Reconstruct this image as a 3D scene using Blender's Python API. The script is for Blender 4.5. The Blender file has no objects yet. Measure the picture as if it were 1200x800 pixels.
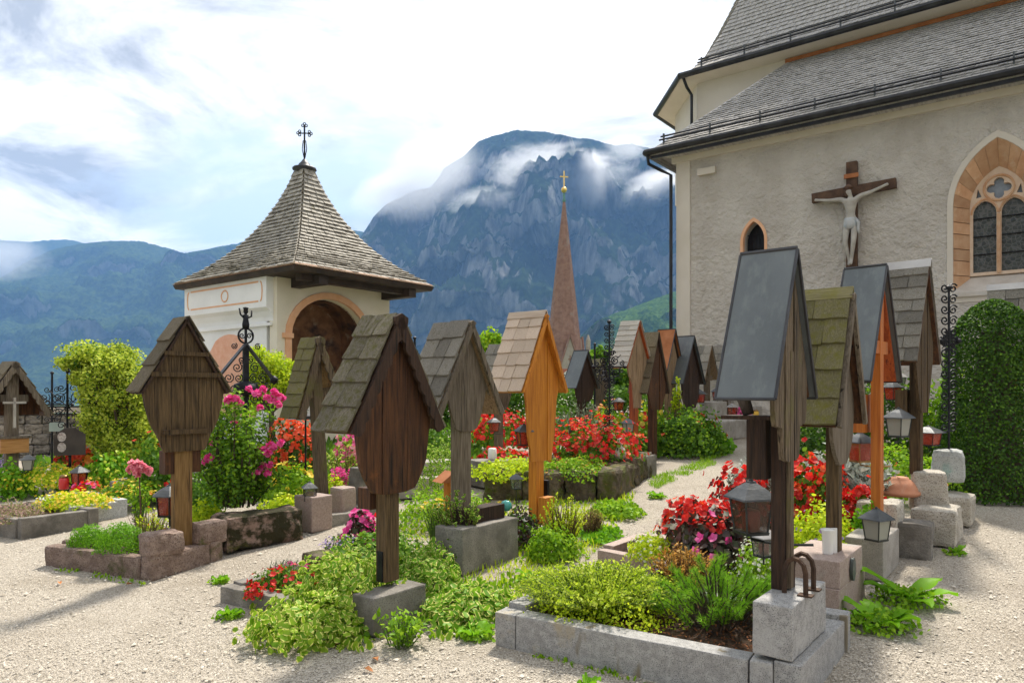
import bpy, bmesh, math, random
import numpy as np
from mathutils import Vector, Matrix, noise
R = math.radians
random.seed(7)
RNG = np.random.default_rng(11)
scene = bpy.context.scene
COL = scene.collection

# ------------------------------------------------------------------ camera
F, HY, CZ = 850.0, 458.0, 1.55          # focal length and horizon in photo pixels, eye height
cam_d = bpy.data.cameras.new('camera')
cam = bpy.data.objects.new('camera', cam_d)
COL.objects.link(cam)
cam.location = (0, 0, CZ)
cam.rotation_euler = (R(90), 0, 0)
cam_d.sensor_width = 36
cam_d.lens = 36 * F / 1200
cam_d.shift_y = (HY - 400) / 1200
cam_d.clip_start = .1
cam_d.clip_end = 20000
scene.camera = cam

# ------------------------------------------------------------------ world, sun, exposure
SUN_AZ, SUN_EL = R(20), R(55)           # to the right of the view direction, above the horizon
world = bpy.data.worlds.new('World')
scene.world = world
world.use_nodes = True


def build_world():
    nt = world.node_tree
    N, L = nt.nodes, nt.links
    N.clear()
    out = N.new('ShaderNodeOutputWorld')
    bg = N.new('ShaderNodeBackground')
    bg.inputs['Strength'].default_value = .1
    sky = N.new('ShaderNodeTexSky')
    sky.sky_type = 'NISHITA'
    sky.sun_disc = False
    sky.sun_elevation = SUN_EL
    sky.sun_rotation = SUN_AZ
    sky.altitude = 500
    tc = N.new('ShaderNodeTexCoord')
    sp = N.new('ShaderNodeSeparateXYZ')
    L.new(tc.outputs['Generated'], sp.inputs[0])
    # the cloud layer lies on a flat sheet overhead: direction / (height + a little)
    zz = N.new('ShaderNodeMath'); zz.operation = 'MAXIMUM'; zz.inputs[1].default_value = 0
    L.new(sp.outputs['Z'], zz.inputs[0])
    ad = N.new('ShaderNodeMath'); ad.inputs[1].default_value = .22
    L.new(zz.outputs[0], ad.inputs[0])
    cb = N.new('ShaderNodeCombineXYZ')
    for k, s in (('X', 0), ('Y', 1)):
        d = N.new('ShaderNodeMath'); d.operation = 'DIVIDE'
        L.new(sp.outputs[k], d.inputs[0]); L.new(ad.outputs[0], d.inputs[1]); L.new(d.outputs[0], cb.inputs[s])

    def nz(scale, detail, rough, w, dist=.3):
        mp = N.new('ShaderNodeMapping'); mp.inputs['Location'].default_value = w
        L.new(cb.outputs[0], mp.inputs[0])
        n = N.new('ShaderNodeTexNoise')
        n.inputs['Scale'].default_value = scale; n.inputs['Detail'].default_value = detail
        n.inputs['Roughness'].default_value = rough; n.inputs['Distortion'].default_value = dist
        L.new(mp.outputs[0], n.inputs['Vector'])
        return n

    def ramp(n, a, b, ca=(0, 0, 0, 1), cb_=(1, 1, 1, 1)):
        r = N.new('ShaderNodeValToRGB')
        r.color_ramp.elements[0].position = a; r.color_ramp.elements[0].color = ca
        r.color_ramp.elements[1].position = b; r.color_ramp.elements[1].color = cb_
        L.new(n.outputs[0], r.inputs[0])
        return r
    cover = ramp(nz(.95, 8, .58, (3.1, 1.7, 0)), .33, .47)
    shade = ramp(nz(2.1, 9, .62, (8.3, 2.2, 4), .5), .38, .58, (3.2, 3.3, 3.5, 1), (8.6, 8.45, 8.15, 1))
    mix = N.new('ShaderNodeMixRGB')
    L.new(cover.outputs[0], mix.inputs[0])
    # clear sky between the clouds: high thin veil over the Nishita blue
    veil = N.new('ShaderNodeMixRGB'); veil.inputs[0].default_value = .7
    veil.inputs[2].default_value = (5.6, 6.2, 6.8, 1)
    L.new(sky.outputs[0], veil.inputs[1])
    L.new(veil.outputs[0], mix.inputs[1])
    L.new(shade.outputs[0], mix.inputs[2])
    # forward scatter brightens the sky towards the sun; added dimming behind camera cuts fill
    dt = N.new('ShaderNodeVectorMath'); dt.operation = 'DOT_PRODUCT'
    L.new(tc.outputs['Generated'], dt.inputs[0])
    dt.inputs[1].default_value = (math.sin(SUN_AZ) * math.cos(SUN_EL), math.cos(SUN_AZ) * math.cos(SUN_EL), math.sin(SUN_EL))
    sky_grade = N.new('ShaderNodeMapRange'); sky_grade.interpolation_type = 'SMOOTHSTEP'
    sky_grade.inputs[1].default_value = -1; sky_grade.inputs[2].default_value = 1; sky_grade.inputs[3].default_value = .36; sky_grade.inputs[4].default_value = 1.5
    L.new(dt.outputs['Value'], sky_grade.inputs[0])
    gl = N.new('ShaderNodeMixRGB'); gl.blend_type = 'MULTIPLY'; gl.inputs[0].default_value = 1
    L.new(mix.outputs[0], gl.inputs[1]); L.new(sky_grade.outputs[0], gl.inputs[2])
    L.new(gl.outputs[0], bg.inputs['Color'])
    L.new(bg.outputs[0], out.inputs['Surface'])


build_world()
sun_d = bpy.data.lights.new('sun', 'SUN')
sun_d.energy = 5.0
sun_d.angle = R(5.0)
sun_d.color = (1, .93, .82)
sun = bpy.data.objects.new('sun', sun_d)
COL.objects.link(sun)
sdir = Vector((math.sin(SUN_AZ) * math.cos(SUN_EL), math.cos(SUN_AZ) * math.cos(SUN_EL), math.sin(SUN_EL)))
sun.rotation_euler = (-sdir).to_track_quat('-Z', 'Y').to_euler()
sun.location = sdir * 50
vs = scene.view_settings
vs.view_transform = 'Standard'
vs.look = 'None'
vs.gamma = 1
vs.exposure = .55
vs.use_curve_mapping = False
scene.render.engine = 'CYCLES'
scene.cycles.use_denoising = True
scene.cycles.max_bounces = 6
scene.cycles.transparent_max_bounces = 8
scene.cycles.volume_bounces = 2
scene.cycles.volume_step_rate = 1.0
scene.cycles.volume_max_steps = 128

# ------------------------------------------------------------------ placing: churchyard ground is one gently tilted plane


def gz(x, y):
    return .045 * (y - 3.5) + .03 * x


def G(px, py, zo=0.0):
    """the point of the tilted ground (zo above it) that stands at this place of the view"""
    a, b = (px - 600) / F, (HY - py) / F
    y = (1.7075 - zo) / (.045 + .03 * a - b)
    return Vector((a * y, y, gz(a * y, y) + zo))


def D(px, py, y):
    return Vector(((px - 600) / F * y, y, CZ + (HY - py) / F * y))


def on(x, y, zo=0.0):
    return Vector((x, y, gz(x, y) + zo))


YARD = R(52.5)                          # the rows: local x = V, local y = U
V = Vector((math.cos(YARD), math.sin(YARD), 0))
U = Vector((-math.sin(YARD), math.cos(YARD), 0))

# ------------------------------------------------------------------ mesh helpers


class MB:
    def __init__(self):
        self.v, self.f = [], []

    def add(self, vs, fs):
        o = len(self.v)
        self.v += [tuple(p) for p in vs]
        self.f += [tuple(i + o for i in q) for q in fs]
        return self

    def box(self, c, s, rot=None, taper=1.0, tz=0):
        x, y, z = s[0] / 2, s[1] / 2, s[2] / 2
        vs = []
        for k in (-1, 1):
            t = taper if k > 0 else 1
            for (i, j) in ((-1, -1), (1, -1), (1, 1), (-1, 1)):
                p = Vector((i * x * t, j * y * t, k * z))
                if rot is not None:
                    p = rot @ p
                vs.append(p + Vector(c))
        return self.add(vs, [(3, 2, 1, 0), (4, 5, 6, 7), (0, 1, 5, 4), (1, 2, 6, 5), (2, 3, 7, 6), (3, 0, 4, 7)])

    def hexa(self, p):                  # eight corners: bottom four, top four
        return self.add(p, [(3, 2, 1, 0), (4, 5, 6, 7), (0, 1, 5, 4), (1, 2, 6, 5), (2, 3, 7, 6), (3, 0, 4, 7)])

    def tube(self, pts, rad, n=6, cap=True):
        pts = [Vector(p) for p in pts]
        m = len(pts)
        rads = rad if isinstance(rad, (list, tuple)) else [rad] * m
        vs, fs = [], []
        prev = None
        for i, p in enumerate(pts):
            t = (pts[min(i + 1, m - 1)] - pts[max(i - 1, 0)])
            if t.length < 1e-9:
                t = Vector((0, 0, 1))
            t.normalize()
            if prev is None:
                a = Vector((0, 0, 1)) if abs(t.z) < .9 else Vector((1, 0, 0))
                prev = t.cross(a).normalized()
            else:
                prev = (prev - t * prev.dot(t))
                prev = prev.normalized() if prev.length > 1e-6 else t.orthogonal().normalized()
            b = t.cross(prev)
            for k in range(n):
                w = 2 * math.pi * k / n
                vs.append(p + (prev * math.cos(w) + b * math.sin(w)) * rads[i])
        for i in range(m - 1):
            for k in range(n):
                fs.append((i * n + k, i * n + (k + 1) % n, (i + 1) * n + (k + 1) % n, (i + 1) * n + k))
        if cap:
            fs.append(tuple(range(n - 1, -1, -1)))
            fs.append(tuple((m - 1) * n + k for k in range(n)))
        return self.add(vs, fs)

    def lathe(self, prof, n=12, c=(0, 0, 0), ph=0):
        vs, fs = [], []
        for (r, z) in prof:
            for k in range(n):
                w = 2 * math.pi * k / n + ph
                vs.append((c[0] + r * math.cos(w), c[1] + r * math.sin(w), c[2] + z))
        for i in range(len(prof) - 1):
            for k in range(n):
                fs.append((i * n + k, i * n + (k + 1) % n, (i + 1) * n + (k + 1) % n, (i + 1) * n + k))
        fs.append(tuple(range(n - 1, -1, -1)))
        fs.append(tuple((len(prof) - 1) * n + k for k in range(n)))
        return self.add(vs, fs)

    def plate(self, outer, holes=(), y0=0.0, y1=.05):
        """an upright plate in x/z with holes, from depth y0 to y1"""
        bm = bmesh.new()
        loops = []
        for lp in [outer] + list(holes):
            vv = [bm.verts.new((p[0], 0, p[1])) for p in lp]
            for i in range(len(vv)):
                bm.edges.new((vv[i], vv[(i + 1) % len(vv)]))
            loops.append(len(vv))
        bm.verts.ensure_lookup_table()
        if holes:
            bmesh.ops.triangle_fill(bm, use_beauty=True, edges=bm.edges[:], normal=(0, -1, 0))
        else:
            bm.faces.new(bm.verts[:])
        bm.verts.index_update()
        pts = [(v.co.x, v.co.z) for v in bm.verts]
        fc = [[v.index for v in f.verts] for f in bm.faces]
        bm.free()
        n = len(pts)
        vs = [(x, y0, z) for x, z in pts] + [(x, y1, z) for x, z in pts]
        fs = [tuple(f) for f in fc] + [tuple(i + n for i in reversed(f)) for f in fc]
        o = 0
        for m in loops:
            for i in range(m):
                a, b = o + i, o + (i + 1) % m
                fs.append((a, b, b + n, a + n))
            o += m
        return self.add(vs, fs)

    def mesh(self, name, smooth=False, recalc=True):
        me = bpy.data.meshes.new(name)
        me.from_pydata(self.v, [], self.f)
        if recalc:
            bm = bmesh.new(); bm.from_mesh(me)
            bmesh.ops.recalc_face_normals(bm, faces=bm.faces)
            bm.to_mesh(me); bm.free()
        if smooth:
            me.polygons.foreach_set('use_smooth', [True] * len(me.polygons))
        me.update()
        return me


def link(name, me, m=None, parent=None, loc=None, rotz=None):
    o = bpy.data.objects.new(name, me)
    COL.objects.link(o)
    if m is not None and me is not None and not me.materials:
        me.materials.append(m)
    if parent is not None:
        o.parent = parent
    if loc is not None:
        o.location = loc
    if rotz is not None:
        o.rotation_euler = (0, 0, rotz)
    return o


def obj(name, mb, m, parent=None, smooth=False, loc=None, rotz=None, recalc=True):
    return link(name, mb.mesh(name, smooth, recalc), m, parent, loc, rotz)


def tag(o, label=None, cat=None, group=None, kind=None):
    if label: o['label'] = label
    if cat: o['category'] = cat
    if group: o['group'] = group
    if kind: o['kind'] = kind
    return o


def thing(name, label, cat, loc=(0, 0, 0), rotz=0.0, group=None):
    o = bpy.data.objects.new(name, None)
    COL.objects.link(o)
    o.location = loc
    o.rotation_euler = (0, 0, rotz)
    o.empty_display_size = .1
    return tag(o, label, cat, group)


def box(name, c, s, m, parent=None, rot=None, taper=1.0, loc=None, rotz=None):
    return obj(name, MB().box(c, s, rot, taper), m, parent, loc=loc, rotz=rotz)


def stone_mesh(size, rough=.012, cuts=5, bev=.02, seed=0, taper=1.0, freq=6.0):
    """a hewn block, z from 0 up: rounded arrises, uneven faces"""
    bm = bmesh.new()
    bmesh.ops.create_cube(bm, size=1)
    sx, sy, sz = size
    for v in bm.verts:
        t = taper if v.co.z > 0 else 1
        v.co = Vector((v.co.x * sx * t, v.co.y * sy * t, (v.co.z + .5) * sz))
    if bev:
        bmesh.ops.bevel(bm, geom=bm.edges[:], offset=bev, segments=2, affect='EDGES', profile=.6)
    if rough:
        longest = max(size)
        lim = longest / cuts
        for _ in range(4):
            es = [e for e in bm.edges if e.calc_length() > lim]
            if not es:
                break
            bmesh.ops.subdivide_edges(bm, edges=es, cuts=1, use_grid_fill=True)
        bmesh.ops.triangulate(bm, faces=[f for f in bm.faces if len(f.verts) > 4])
        off = Vector((seed * 3.7, seed * 1.3, seed * .7))
        for v in bm.verts:
            q = v.co * freq + off
            d = Vector((noise.noise(q), noise.noise(q + Vector((31, 7, 3))), noise.noise(q + Vector((5, 17, 41)))))
            q2 = q * 3.1
            d += .5 * Vector((noise.noise(q2), noise.noise(q2 + Vector((31, 7, 3))), noise.noise(q2 + Vector((5, 17, 41)))))
            v.co += d * rough
    me = bpy.data.meshes.new('stone')
    bm.to_mesh(me); bm.free()
    return me


def curve_spiral(c, r0, turns, n=14, plane='xz', flip=1, start=0.0):
    pts = []
    for i in range(n):
        t = i / (n - 1)
        w = start + flip * t * turns * 2 * math.pi
        r = r0 * (1 - .85 * t)
        x, z = r * math.cos(w), r * math.sin(w)
        pts.append((c[0] + x, c[1], c[2] + z) if plane == 'xz' else (c[0], c[1] + x, c[2] + z))
    return pts

# ------------------------------------------------------------------ materials


def nodes_of(name):
    m = bpy.data.materials.new(name)
    m.use_nodes = True
    nt = m.node_tree
    return m, nt, nt.nodes, nt.links, nt.nodes['Principled BSDF']


def c4(c):
    return (c[0], c[1], c[2], 1)


def surf(name, c1, c2, scale=8.0, stretch=(1, 1, 1), rough=.8, bump=.3, bscale=40.0, c3=None, lo3=.55, hi3=.65, s3=3.0,
         metal=0.0, spec=.3, rnd=0.0, lo=.35, hi=.65, bstretch=None, speck=None, sp_scale=150, coord='Object', det=6, bdist=.02, c5=None, s5=1.5, lo5=.55, hi5=.7, crack=None, st3=(1, 1, 1), crst=(9, 9, .35)):
    """mottled surface: two colours by noise, optional third in patches (moss, stains), optional specks, bump"""
    m, nt, N, L, bs = nodes_of(name)
    tc = N.new('ShaderNodeTexCoord')
    oi = N.new('ShaderNodeObjectInfo')
    sh = N.new('ShaderNodeVectorMath'); sh.operation = 'MULTIPLY_ADD'
    L.new(oi.outputs['Random'], sh.inputs[0]); sh.inputs[1].default_value = (9, 7, 5)
    L.new(tc.outputs[coord], sh.inputs[2])

    def nz(s, st, detail=det, r=.6):
        mp = N.new('ShaderNodeMapping'); mp.inputs['Scale'].default_value = st
        L.new(sh.outputs[0], mp.inputs[0])
        n = N.new('ShaderNodeTexNoise')
        n.inputs['Scale'].default_value = s; n.inputs['Detail'].default_value = detail; n.inputs['Roughness'].default_value = r
        L.new(mp.outputs[0], n.inputs['Vector'])
        return n

    def rmp(src, a, b):
        r = N.new('ShaderNodeMapRange'); r.inputs[1].default_value = a; r.inputs[2].default_value = b
        L.new(src, r.inputs[0]); return r.outputs[0]

    def mixc(f, a, b):
        x = N.new('ShaderNodeMixRGB')
        L.new(f, x.inputs[0])
        for k, s in ((1, a), (2, b)):
            if isinstance(s, tuple): x.inputs[k].default_value = c4(s)
            else: L.new(s, x.inputs[k])
        return x.outputs[0]
    col = mixc(rmp(nz(scale, stretch).outputs[0], lo, hi), tuple(c1), tuple(c2))
    if speck:
        vo = N.new('ShaderNodeTexNoise'); vo.inputs['Scale'].default_value = sp_scale; vo.inputs['Detail'].default_value = 2
        L.new(sh.outputs[0], vo.inputs['Vector'])
        col = mixc(rmp(vo.outputs[0], .56, .62), col, tuple(speck))
    if c3:
        col = mixc(rmp(nz(s3, st3, 7, .68).outputs[0], lo3, hi3), col, tuple(c3))
    if c5:
        col = mixc(rmp(nz(s5, (1, 1, 1.3), 7, .68).outputs[0], lo5, hi5), col, tuple(c5))
    if crack:
        col = mixc(rmp(nz(4.5, crst, 3, .55).outputs[0], .63, .67), col, tuple(crack))
    if rnd:
        hs = N.new('ShaderNodeHueSaturation')
        v = N.new('ShaderNodeMapRange'); v.inputs[3].default_value = 1 - rnd; v.inputs[4].default_value = 1 + rnd
        L.new(oi.outputs['Random'], v.inputs[0]); L.new(v.outputs[0], hs.inputs['Value']); L.new(col, hs.inputs['Color'])
        col = hs.outputs[0]
    L.new(col, bs.inputs['Base Color'])
    bs.inputs['Roughness'].default_value = rough
    bs.inputs['Metallic'].default_value = metal
    bs.inputs['Specular IOR Level'].default_value = spec
    if bump:
        b = N.new('ShaderNodeBump'); b.inputs['Strength'].default_value = bump; b.inputs['Distance'].default_value = bdist
        L.new(nz(bscale, bstretch or stretch, 5, .65).outputs[0], b.inputs['Height'])
        L.new(b.outputs[0], bs.inputs['Normal'])
    return m


def leafmat(name, cols, trans=.42, rough=.5, rim=None, gloss=.016):
    """leaves: colour by leaf, light shining through; rim = colour of the leaf margin"""
    m, nt, N, L, bs = nodes_of(name)
    out = N['Material Output']
    N.remove(bs)
    ge = N.new('ShaderNodeNewGeometry')
    r = N.new('ShaderNodeValToRGB')
    e = r.color_ramp.elements
    while len(e) < len(cols):
        e.new(.5)
    for i, c in enumerate(cols):
        e[i].position = i / max(1, len(cols) - 1); e[i].color = c4(c)
    L.new(ge.outputs['Random Per Island'], r.inputs[0])
    col = r.outputs[0]
    if rim:
        at = N.new('ShaderNodeAttribute'); at.attribute_name = 'rim'
        mr = N.new('ShaderNodeMapRange'); mr.inputs[1].default_value = .66; mr.inputs[2].default_value = .78
        L.new(at.outputs['Fac'], mr.inputs[0])
        x = N.new('ShaderNodeMixRGB'); L.new(mr.outputs[0], x.inputs[0]); L.new(col, x.inputs[1]); x.inputs[2].default_value = c4(rim)
        col = x.outputs[0]
    d = N.new('ShaderNodeBsdfDiffuse'); t = N.new('ShaderNodeBsdfTranslucent')
    L.new(col, d.inputs[0]); L.new(col, t.inputs[0])
    a = N.new('ShaderNodeMixShader'); a.inputs[0].default_value = trans
    L.new(d.outputs[0], a.inputs[1]); L.new(t.outputs[0], a.inputs[2])
    g = N.new('ShaderNodeBsdfGlossy'); g.inputs['Roughness'].default_value = rough
    g.inputs[0].default_value = (.9, .95, .9, 1)
    b = N.new('ShaderNodeMixShader'); b.inputs[0].default_value = gloss
    L.new(a.outputs[0], b.inputs[1]); L.new(g.outputs[0], b.inputs[2])
    L.new(b.outputs[0], out.inputs['Surface'])
    return m


def glassmat(name, tint, alpha=.5, rough=.08):
    m, nt, N, L, bs = nodes_of(name)
    bs.inputs['Base Color'].default_value = c4(tint)
    bs.inputs['Roughness'].default_value = rough
    bs.inputs['Specular IOR Level'].default_value = .6
    tr = N.new('ShaderNodeBsdfTransparent')
    mx = N.new('ShaderNodeMixShader'); mx.inputs[0].default_value = alpha
    L.new(tr.outputs[0], mx.inputs[1]); L.new(bs.outputs[0], mx.inputs[2])
    L.new(mx.outputs[0], N['Material Output'].inputs['Surface'])
    return m


GR = (18, 18, 1.2)                      # grain runs along z
GY = (14, 1.0, 14)                      # grain runs along y (shingles)
M = dict(
    granite=surf('granite', (.27, .262, .25), (.40, .392, .375), 30, bump=.25, bscale=120, speck=(.13, .13, .135), sp_scale=190, rough=.75, c3=(.36, .30, .20), lo3=.60, hi3=.72, s3=2.2, c5=(.44, .43, .41), s5=1.2, crack=(.20, .17, .12), crst=(1.2, 1.2, .3)),
    granite_light=surf('granite_light', (.42, .43, .43), (.56, .57, .57), 30, bump=.2, bscale=120, speck=(.2, .2, .21), sp_scale=160, rough=.7),
    granite_pink=surf('granite_pink', (.31, .235, .20), (.42, .33, .285), 40, bump=.2, bscale=130, speck=(.24, .17, .15), sp_scale=170, rough=.6, c3=(.30, .27, .24), s3=3),
    rough_pink=surf('rough_pink', (.18, .125, .098), (.32, .24, .195), 14, bump=.9, bscale=45, speck=(.13, .085, .07), sp_scale=90, rough=.9, c3=(.09, .085, .03), lo3=.57, hi3=.68, s3=4, rnd=.1),
    concrete=surf('concrete', (.15, .135, .115), (.285, .262, .23), 5, bump=.5, bscale=60, speck=(.15, .14, .125), sp_scale=110, rough=.9, c3=(.10, .095, .08), lo3=.52, hi3=.7, s3=3.5, rnd=.1),
    concrete_light=surf('concrete_light', (.27, .248, .215), (.42, .392, .35), 6, bump=.4, bscale=70, speck=(.24, .22, .2), sp_scale=120, rough=.9, c3=(.16, .16, .10), lo3=.58, hi3=.72, s3=3, rnd=.08),
    mossy=surf('mossy_stone', (.05, .04, .026), (.15, .12, .085), 9, bump=1, bscale=35, rough=.95, c3=(.075, .085, .018), lo3=.48, hi3=.6, s3=5, rnd=.15, c5=(.20, .14, .05), s5=7, lo5=.58, hi5=.66),
    mossy_pink=surf('mossy_pink', (.20, .13, .10), (.33, .235, .19), 7, bump=1, bscale=30, rough=.95, c3=(.030, .027, .010), lo3=.40, hi3=.50, s3=4.5, c5=(.10, .10, .02), s5=5, lo5=.58, hi5=.68),
    boulder=surf('boulder', (.36, .33, .27), (.54, .50, .43), 6, bump=.7, bscale=40, speck=(.24, .21, .17), sp_scale=90, rough=.9, c3=(.22, .19, .13), lo3=.55, hi3=.72, s3=3),
    boulder_grey=surf('boulder_grey', (.36, .37, .35), (.52, .53, .50), 6, bump=.5, bscale=50, speck=(.26, .27, .25), sp_scale=100, rough=.85, c3=(.22, .36, .31), lo3=.56, hi3=.7, s3=2.4),
    soil=surf('soil', (.035, .022, .014), (.10, .06, .035), 18, bump=1, bscale=50, rough=1, bdist=.03, c3=(.16, .07, .03), lo3=.56, hi3=.7, s3=14),
    terracotta=surf('terracotta', (.46, .19, .10), (.56, .27, .16), 5, bump=.1, bscale=60, rough=.7, c3=(.56, .40, .30), lo3=.58, hi3=.75),
    plaster=surf('plaster_rough', (.58, .525, .46), (.69, .635, .565), 1.4, bump=1, bscale=7, bstretch=(1, 1, 1), rough=.95, bdist=.16, det=9, spec=.1, c3=(.54, .485, .42), lo3=.5, hi3=.75, s3=1.1, st3=(1.2, 1.2, .4)),
    plaster_smooth=surf('plaster_smooth', (.60, .54, .455), (.66, .60, .52), 1.5, bump=.15, bscale=30, rough=.95, spec=.1),
    white_wall=surf('white_wall', (.78, .78, .77), (.86, .86, .85), 1.5, bump=.15, bscale=20, rough=.95, spec=.1),
    cream_wall=surf('cream_wall', (.72, .66, .53), (.80, .74, .62), 1.5, bump=.15, bscale=20, rough=.95, spec=.1),
    salmon=surf('salmon_paint', (.78, .40, .27), (.84, .50, .36), 6, bump=.5, bscale=30, rough=.95, spec=.1),
    salmon_trim=surf('salmon_trim', (.74, .40, .22), (.80, .47, .29), 5, bump=.1, bscale=40, rough=.9),
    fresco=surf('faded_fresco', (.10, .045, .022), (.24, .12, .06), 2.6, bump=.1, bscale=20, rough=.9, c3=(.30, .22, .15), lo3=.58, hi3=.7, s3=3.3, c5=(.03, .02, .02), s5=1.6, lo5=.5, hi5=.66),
    sandstone=surf('sandstone', (.52, .29, .16), (.64, .41, .25), 4, bump=.25, bscale=50, rough=.9, rnd=.2, c3=(.66, .50, .34), lo3=.55, hi3=.72),
    sandstone_pale=surf('sandstone_pale', (.62, .45, .32), (.72, .58, .45), 5, bump=.2, bscale=50, rough=.9),
    sill=surf('sill_stone', (.48, .43, .37), (.58, .54, .48), 4, bump=.3, bscale=40, rough=.9),
    shingle_church=surf('shingle_church', (.28, .262, .245), (.49, .467, .44), 26, stretch=(1, .15, 1), bump=.4, bscale=50, rough=.8, c3=(.50, .48, .45), lo3=.52, hi3=.7, s3=9, coord='Object'),
    shingle_grey=surf('shingle_grey', (.16, .142, .112), (.40, .365, .305), 3.2, stretch=GY, bump=.9, bscale=9, rough=.85, rnd=.28, c3=(.14, .125, .06), lo3=.56, hi3=.72, s3=6),
    shingle_moss=surf('shingle_moss', (.15, .125, .085), (.37, .325, .235), 2.6, stretch=GY, bump=.9, bscale=9, rough=.9, rnd=.2, c3=(.155, .145, .028), lo3=.46, hi3=.66, s3=4, c5=(.34, .32, .27), s5=8, lo5=.62, hi5=.72),
    shingle_mossier=surf('shingle_mossier', (.14, .12, .055), (.27, .24, .12), 2.6, stretch=GY, bump=.9, bscale=9, rough=.9, rnd=.2, c3=(.19, .175, .03), lo3=.47, hi3=.66, s3=4, c5=(.33, .32, .24), s5=8, lo5=.62, hi5=.72),
    shingle_brown=surf('shingle_brown', (.13, .10, .06), (.27, .22, .14), 3, stretch=GY, bump=.9, bscale=9, rough=.85, rnd=.2, c3=(.14, .125, .05), lo3=.55, hi3=.7, s3=4),
    shingle_new=surf('shingle_new', (.48, .36, .26), (.66, .53, .41), 3, stretch=GY, bump=.5, bscale=9, rough=.75, rnd=.14),
    shingle_silver=surf('shingle_silver', (.40, .36, .30), (.62, .57, .49), 3, stretch=GY, bump=.7, bscale=9, rough=.75, rnd=.2),
    wood_brown=surf('wood_brown', (.048, .030, .013), (.145, .092, .042), 4, stretch=GR, crack=(.012, .008, .005), bump=.6, bscale=8, rough=.75, rnd=.22),
    wood_dark=surf('wood_dark', (.020, .012, .008), (.062, .032, .018), 4, stretch=GR, crack=(.008, .005, .004), bump=.6, bscale=8, rough=.7, rnd=.2),
    wood_red_dark=surf('wood_red_dark', (.030, .013, .006), (.115, .046, .016), 3, stretch=GR, crack=(.008, .004, .003), bump=.5, bscale=8, rough=.6, rnd=.2, c3=(.26, .09, .018), lo3=.60, hi3=.8, s3=3.5),
    wood_grey=surf('wood_grey', (.11, .085, .058), (.245, .20, .148), 4, stretch=GR, crack=(.03, .022, .016), bump=.8, bscale=8, rough=.85, rnd=.15, c3=(.16, .145, .06), lo3=.58, hi3=.75),
    wood_weathered=surf('wood_weathered', (.075, .053, .031), (.235, .175, .112), 5, stretch=GR, crack=(.02, .014, .009), bump=1, bscale=9, rough=.85, rnd=.2, c3=(.15, .135, .045), lo3=.55, hi3=.72),
    wood_tan=surf('wood_tan', (.19, .12, .06), (.33, .225, .135), 4, stretch=GR, crack=(.06, .035, .02), bump=.5, bscale=8, rough=.75, rnd=.12),
    wood_post=surf('wood_post', (.17, .092, .028), (.30, .178, .065), 4, stretch=GR, crack=(.04, .02, .01), bump=.5, bscale=8, rough=.75, rnd=.1),
    wood_orange=surf('wood_orange', (.42, .135, .010), (.62, .24, .022), 3.4, stretch=(14, 14, .8), crack=(.22, .06, .006), bump=.25, bscale=8, rough=.55, rnd=.08, spec=.4),
    wood_varnish=surf('wood_varnish', (.22, .036, .006), (.40, .085, .014), 3.4, stretch=(14, 14, .8), crack=(.10, .015, .004), bump=.25, bscale=8, rough=.45, rnd=.1, spec=.5),
    wood_orange2=surf('wood_orange2', (.34, .085, .009), (.52, .165, .02), 3.4, stretch=(14, 14, .8), bump=.25, bscale=8, rough=.5, rnd=.08, spec=.4),
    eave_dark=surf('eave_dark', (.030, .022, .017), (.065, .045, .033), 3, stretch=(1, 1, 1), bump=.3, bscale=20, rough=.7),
    copper_edge=surf('copper_edge', (.30, .15, .09), (.42, .24, .16), 4, bump=.1, rough=.5, metal=.3),
    sheet=surf('sheet_metal', (.095, .108, .112), (.14, .155, .158), 3, stretch=(1, 1, .35), bump=.08, bscale=20, rough=.5, metal=.25, c3=(.165, .185, .178), lo3=.50, hi3=.75, s3=3.5, st3=(5, 5, .5), spec=.5, c5=(.10, .085, .07), s5=30, lo5=.68, hi5=.74),
    sheet_dark=surf('sheet_dark', (.035, .035, .038), (.07, .07, .075), 4, bump=.1, rough=.5, metal=.3),
    sheet_light=surf('sheet_light', (.36, .34, .32), (.50, .48, .455), 3, bump=.1, bscale=20, rough=.45, metal=.3),
    gutter=surf('gutter', (.022, .022, .024), (.045, .045, .048), 4, bump=.05, rough=.4, metal=.5),
    iron=surf('wrought_iron', (.012, .012, .014), (.03, .03, .034), 10, bump=.3, bscale=60, rough=.5, metal=.6),
    iron_rust=surf('rusty_iron', (.035, .022, .016), (.09, .05, .03), 14, bump=.4, bscale=60, rough=.7, metal=.3),
    lantern=surf('lantern_metal', (.025, .028, .028), (.055, .06, .058), 9, bump=.15, bscale=50, rough=.45, metal=.6),
    lantern_roof=surf('lantern_roof', (.055, .06, .062), (.12, .125, .128), 6, bump=.2, bscale=40, rough=.5, metal=.3),
    lantern_brass=surf('lantern_brass', (.22, .13, .05), (.36, .22, .09), 8, bump=.1, rough=.4, metal=.7),
    gold=surf('gilt', (.80, .50, .12), (.95, .66, .22), 5, bump=0, rough=.35, metal=.8),
    verdigris=surf('verdigris', (.10, .24, .20), (.16, .32, .27), 5, bump=.1, rough=.6),
    brick_spire=surf('spire_brick', (.24, .125, .092), (.36, .205, .155), 1.6, bump=.5, bscale=6, rough=.9, c3=(.35, .27, .235), s3=.3),
    spire_stone=surf('spire_stone', (.36, .29, .24), (.46, .39, .33), 1.0, bump=.3, bscale=5, rough=.9),
    clock_white=surf('clock_white', (.72, .68, .62), (.80, .76, .70), 1, bump=0, rough=.7),
    clock_red=surf('clock_red', (.42, .13, .07), (.50, .17, .10), 1, bump=0, rough=.8),
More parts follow.
